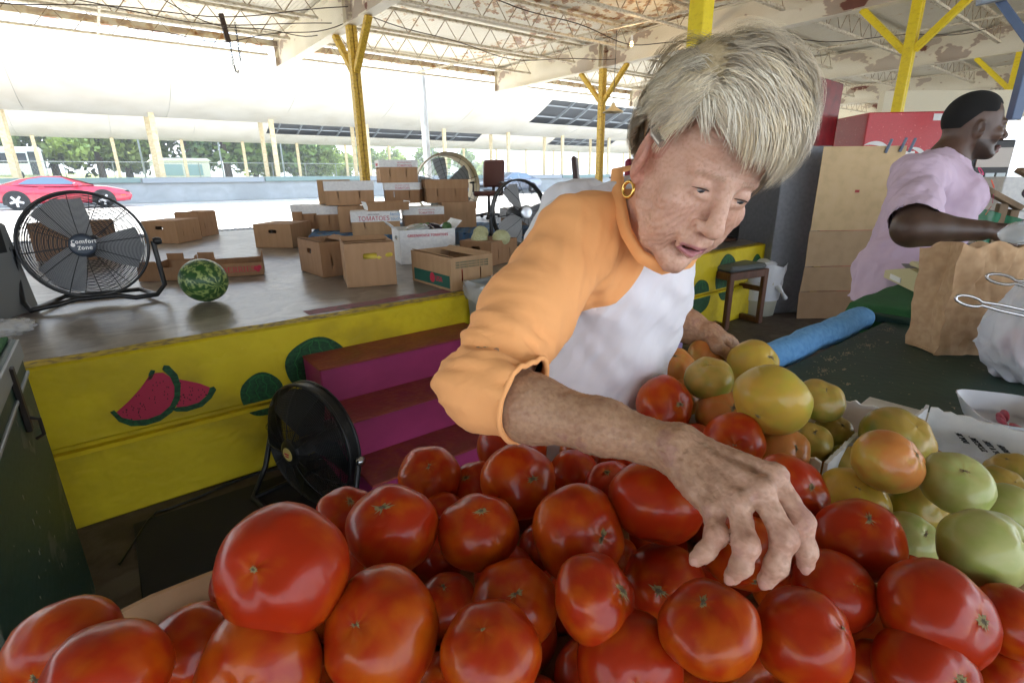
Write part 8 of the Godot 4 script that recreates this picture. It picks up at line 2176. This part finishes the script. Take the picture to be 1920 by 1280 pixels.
	m.sheet(g); var hm := grainy(ramp(MT.fine, [0.3, 0.7], [rgb(12, 11, 11), rgb(30, 28, 27)]), 14.0, 0.9, MT.fine_n, 0.8); o = obj("hair", m.mesh(), hm, t); o.position = -base
	for s in [-1.0, 1.0]:
		m = MB.new(); m.ell(X * Vector3(s * 0.033, -0.002, 0.0815), Vector3.ONE * 0.0118, Basis(), 14, 10); o = obj("eye", m.mesh(), mat(rgb(150, 140, 130), 0.1), t); o.position = -base
		m = MB.new(); m.ell(X * Vector3(s * 0.034, -0.003, 0.0895), Vector3(0.0055, 0.0055, 0.0055), Basis(), 10, 8); o = obj("iris", m.mesh(), mat(rgb(16, 10, 8), 0.1), t); o.position = -base
	# T-shirt
	var ts := SDF.new()
	ts.ell(Vector3(1.8205, 1.3984, -2.2758), Vector3(0.13, 0.135, 0.2), 0.08, Basis(Vector3.UP, 0.1)); ts.ell(Vector3(1.7499, 1.2509, -2.2290), Vector3(0.145, 0.17, 0.19), 0.08); ts.ell(Vector3(1.6744, 1.0772, -2.1739), Vector3(0.17, 0.17, 0.2), 0.08)
	ts.ell(Vector3(1.6035, 0.9034, -2.1188), Vector3(0.18, 0.13, 0.19), 0.06)
	ts.cap(Vector3(1.8348, 1.5071, -2.2893), sh, 0.09, 0.085, 0.06); ts.chain([sh, el + Vector3(0, 0.01, 0)], [0.085, 0.078], 0.04); ts.cap(Vector3(1.8348, 1.5071, -2.2893), Vector3(1.9410, 1.4896, -2.4936), 0.085, 0.08, 0.05)
	r = ts.net(Vector3(1.7336, 1.2292, -2.2221) - Vector3(0.42, 0.4, 0.36), Vector3(1.7336, 1.2292, -2.2221) + Vector3(0.42, 0.5, 0.42), 0.0105)
	var vs: PackedVector3Array = r[0]; var ns: PackedVector3Array = r[1]; var fold := FastNoiseLite.new(); fold.seed = 51; fold.fractal_octaves = 3; fold.frequency = 1.0
	for j in vs.size():
		var p := vs[j]; vs[j] = p + ns[j] * (0.018 * fold.get_noise_3d(p.x * 6 + p.y * 3, p.y * 4, p.z * 7) + 0.009 * fold.get_noise_3d(p.x * 16, p.y * 7 + p.x * 6, p.z * 16))
	var keep := PackedInt32Array(); var ix: PackedInt32Array = r[2]; var cut := el + (sh - el) * 0.08; var ad := (el - sh).normalized()
	for j in vs.size():
		var e := (vs[j] - cut).dot(ad)
		if absf(e) < 0.007 and (vs[j] - cut).length() < 0.13: vs[j] -= ad * e
		var hy := vs[j].y - (0.985)
		if absf(hy) < 0.007: vs[j].y -= hy
	ns = SDF.normals(vs, ix)
	for j in range(0, ix.size(), 3):
		var c := (vs[ix[j]] + vs[ix[j + 1]] + vs[ix[j + 2]]) / 3.0
		if (c - cut).dot(ad) > 0.0 and (c - cut).length() < 0.15: continue
		if c.y < 0.985: continue
		keep.append_array([ix[j], ix[j + 1], ix[j + 2]])
	var lilac := mat(rgb(212, 188, 208), 0.9); lilac.normal_enabled = true; lilac.normal_texture = MT.fine_n; lilac.normal_scale = 0.2; lilac.uv1_triplanar = true; lilac.uv1_scale = Vector3.ONE * 8.0
	var so := obj("t_shirt", sub_mesh(vs, ns, keep).mesh(), lilac, t); so.position = -base
	# print on the chest, seen edge-on
	var lets := ["I", "L", "L", "B", "O"]
	for k in 5:
		var yy := 1.30 + k * 0.052; var far := -10.0; var at := Vector3.ZERO; var an := Vector3.ZERO
		for j in vs.size():
			if absf(vs[j].y - yy) < 0.008 and absf(vs[j].z - (Vector3(1.7501, 1.4498, -2.1138).z)) < 0.02 and vs[j].x > far: far = vs[j].x; at = vs[j]; an = ns[j]
		if far > -9.0:
			var zz := (an + Vector3(0, 0, 0.3)).normalized(); var xx := Vector3.UP.cross(zz).normalized()
			var le := text(lets[k], 0.035, mat(rgb(206, 60, 110), 0.8) if k % 2 == 0 else mat(rgb(214, 90, 60), 0.8), so, Transform3D(Basis(xx, zz.cross(xx), zz), at + an * 0.004 + Vector3(-0.012, 0, 0.03)))
	# trousers
	var tr := SDF.new()
	for s in [-1.0, 1.0]:
		tr.chain([base + Vector3(0, 1.0, s * 0.09), base + Vector3(0.02, 0.6, s * 0.1), base + Vector3(-0.02, 0.3, s * 0.1)], [0.12, 0.085, 0.065], 0.04); tr.cap(base + Vector3(-0.02, 0.28, s * 0.1), base + Vector3(0.15, 0.272, s * 0.11), 0.05, 0.042, 0.02)
	r = tr.net(base + Vector3(-0.3, 0.2, -0.3), base + Vector3(0.3, 1.16, 0.3), 0.025)
	m = MB.new(); add_net(m, r, func(p: Vector3, n: Vector3) -> Color: return Color(0.02, 0.022, 0.025)); o = obj("trousers", m.mesh(), vcol(0.9), t); o.position = -base
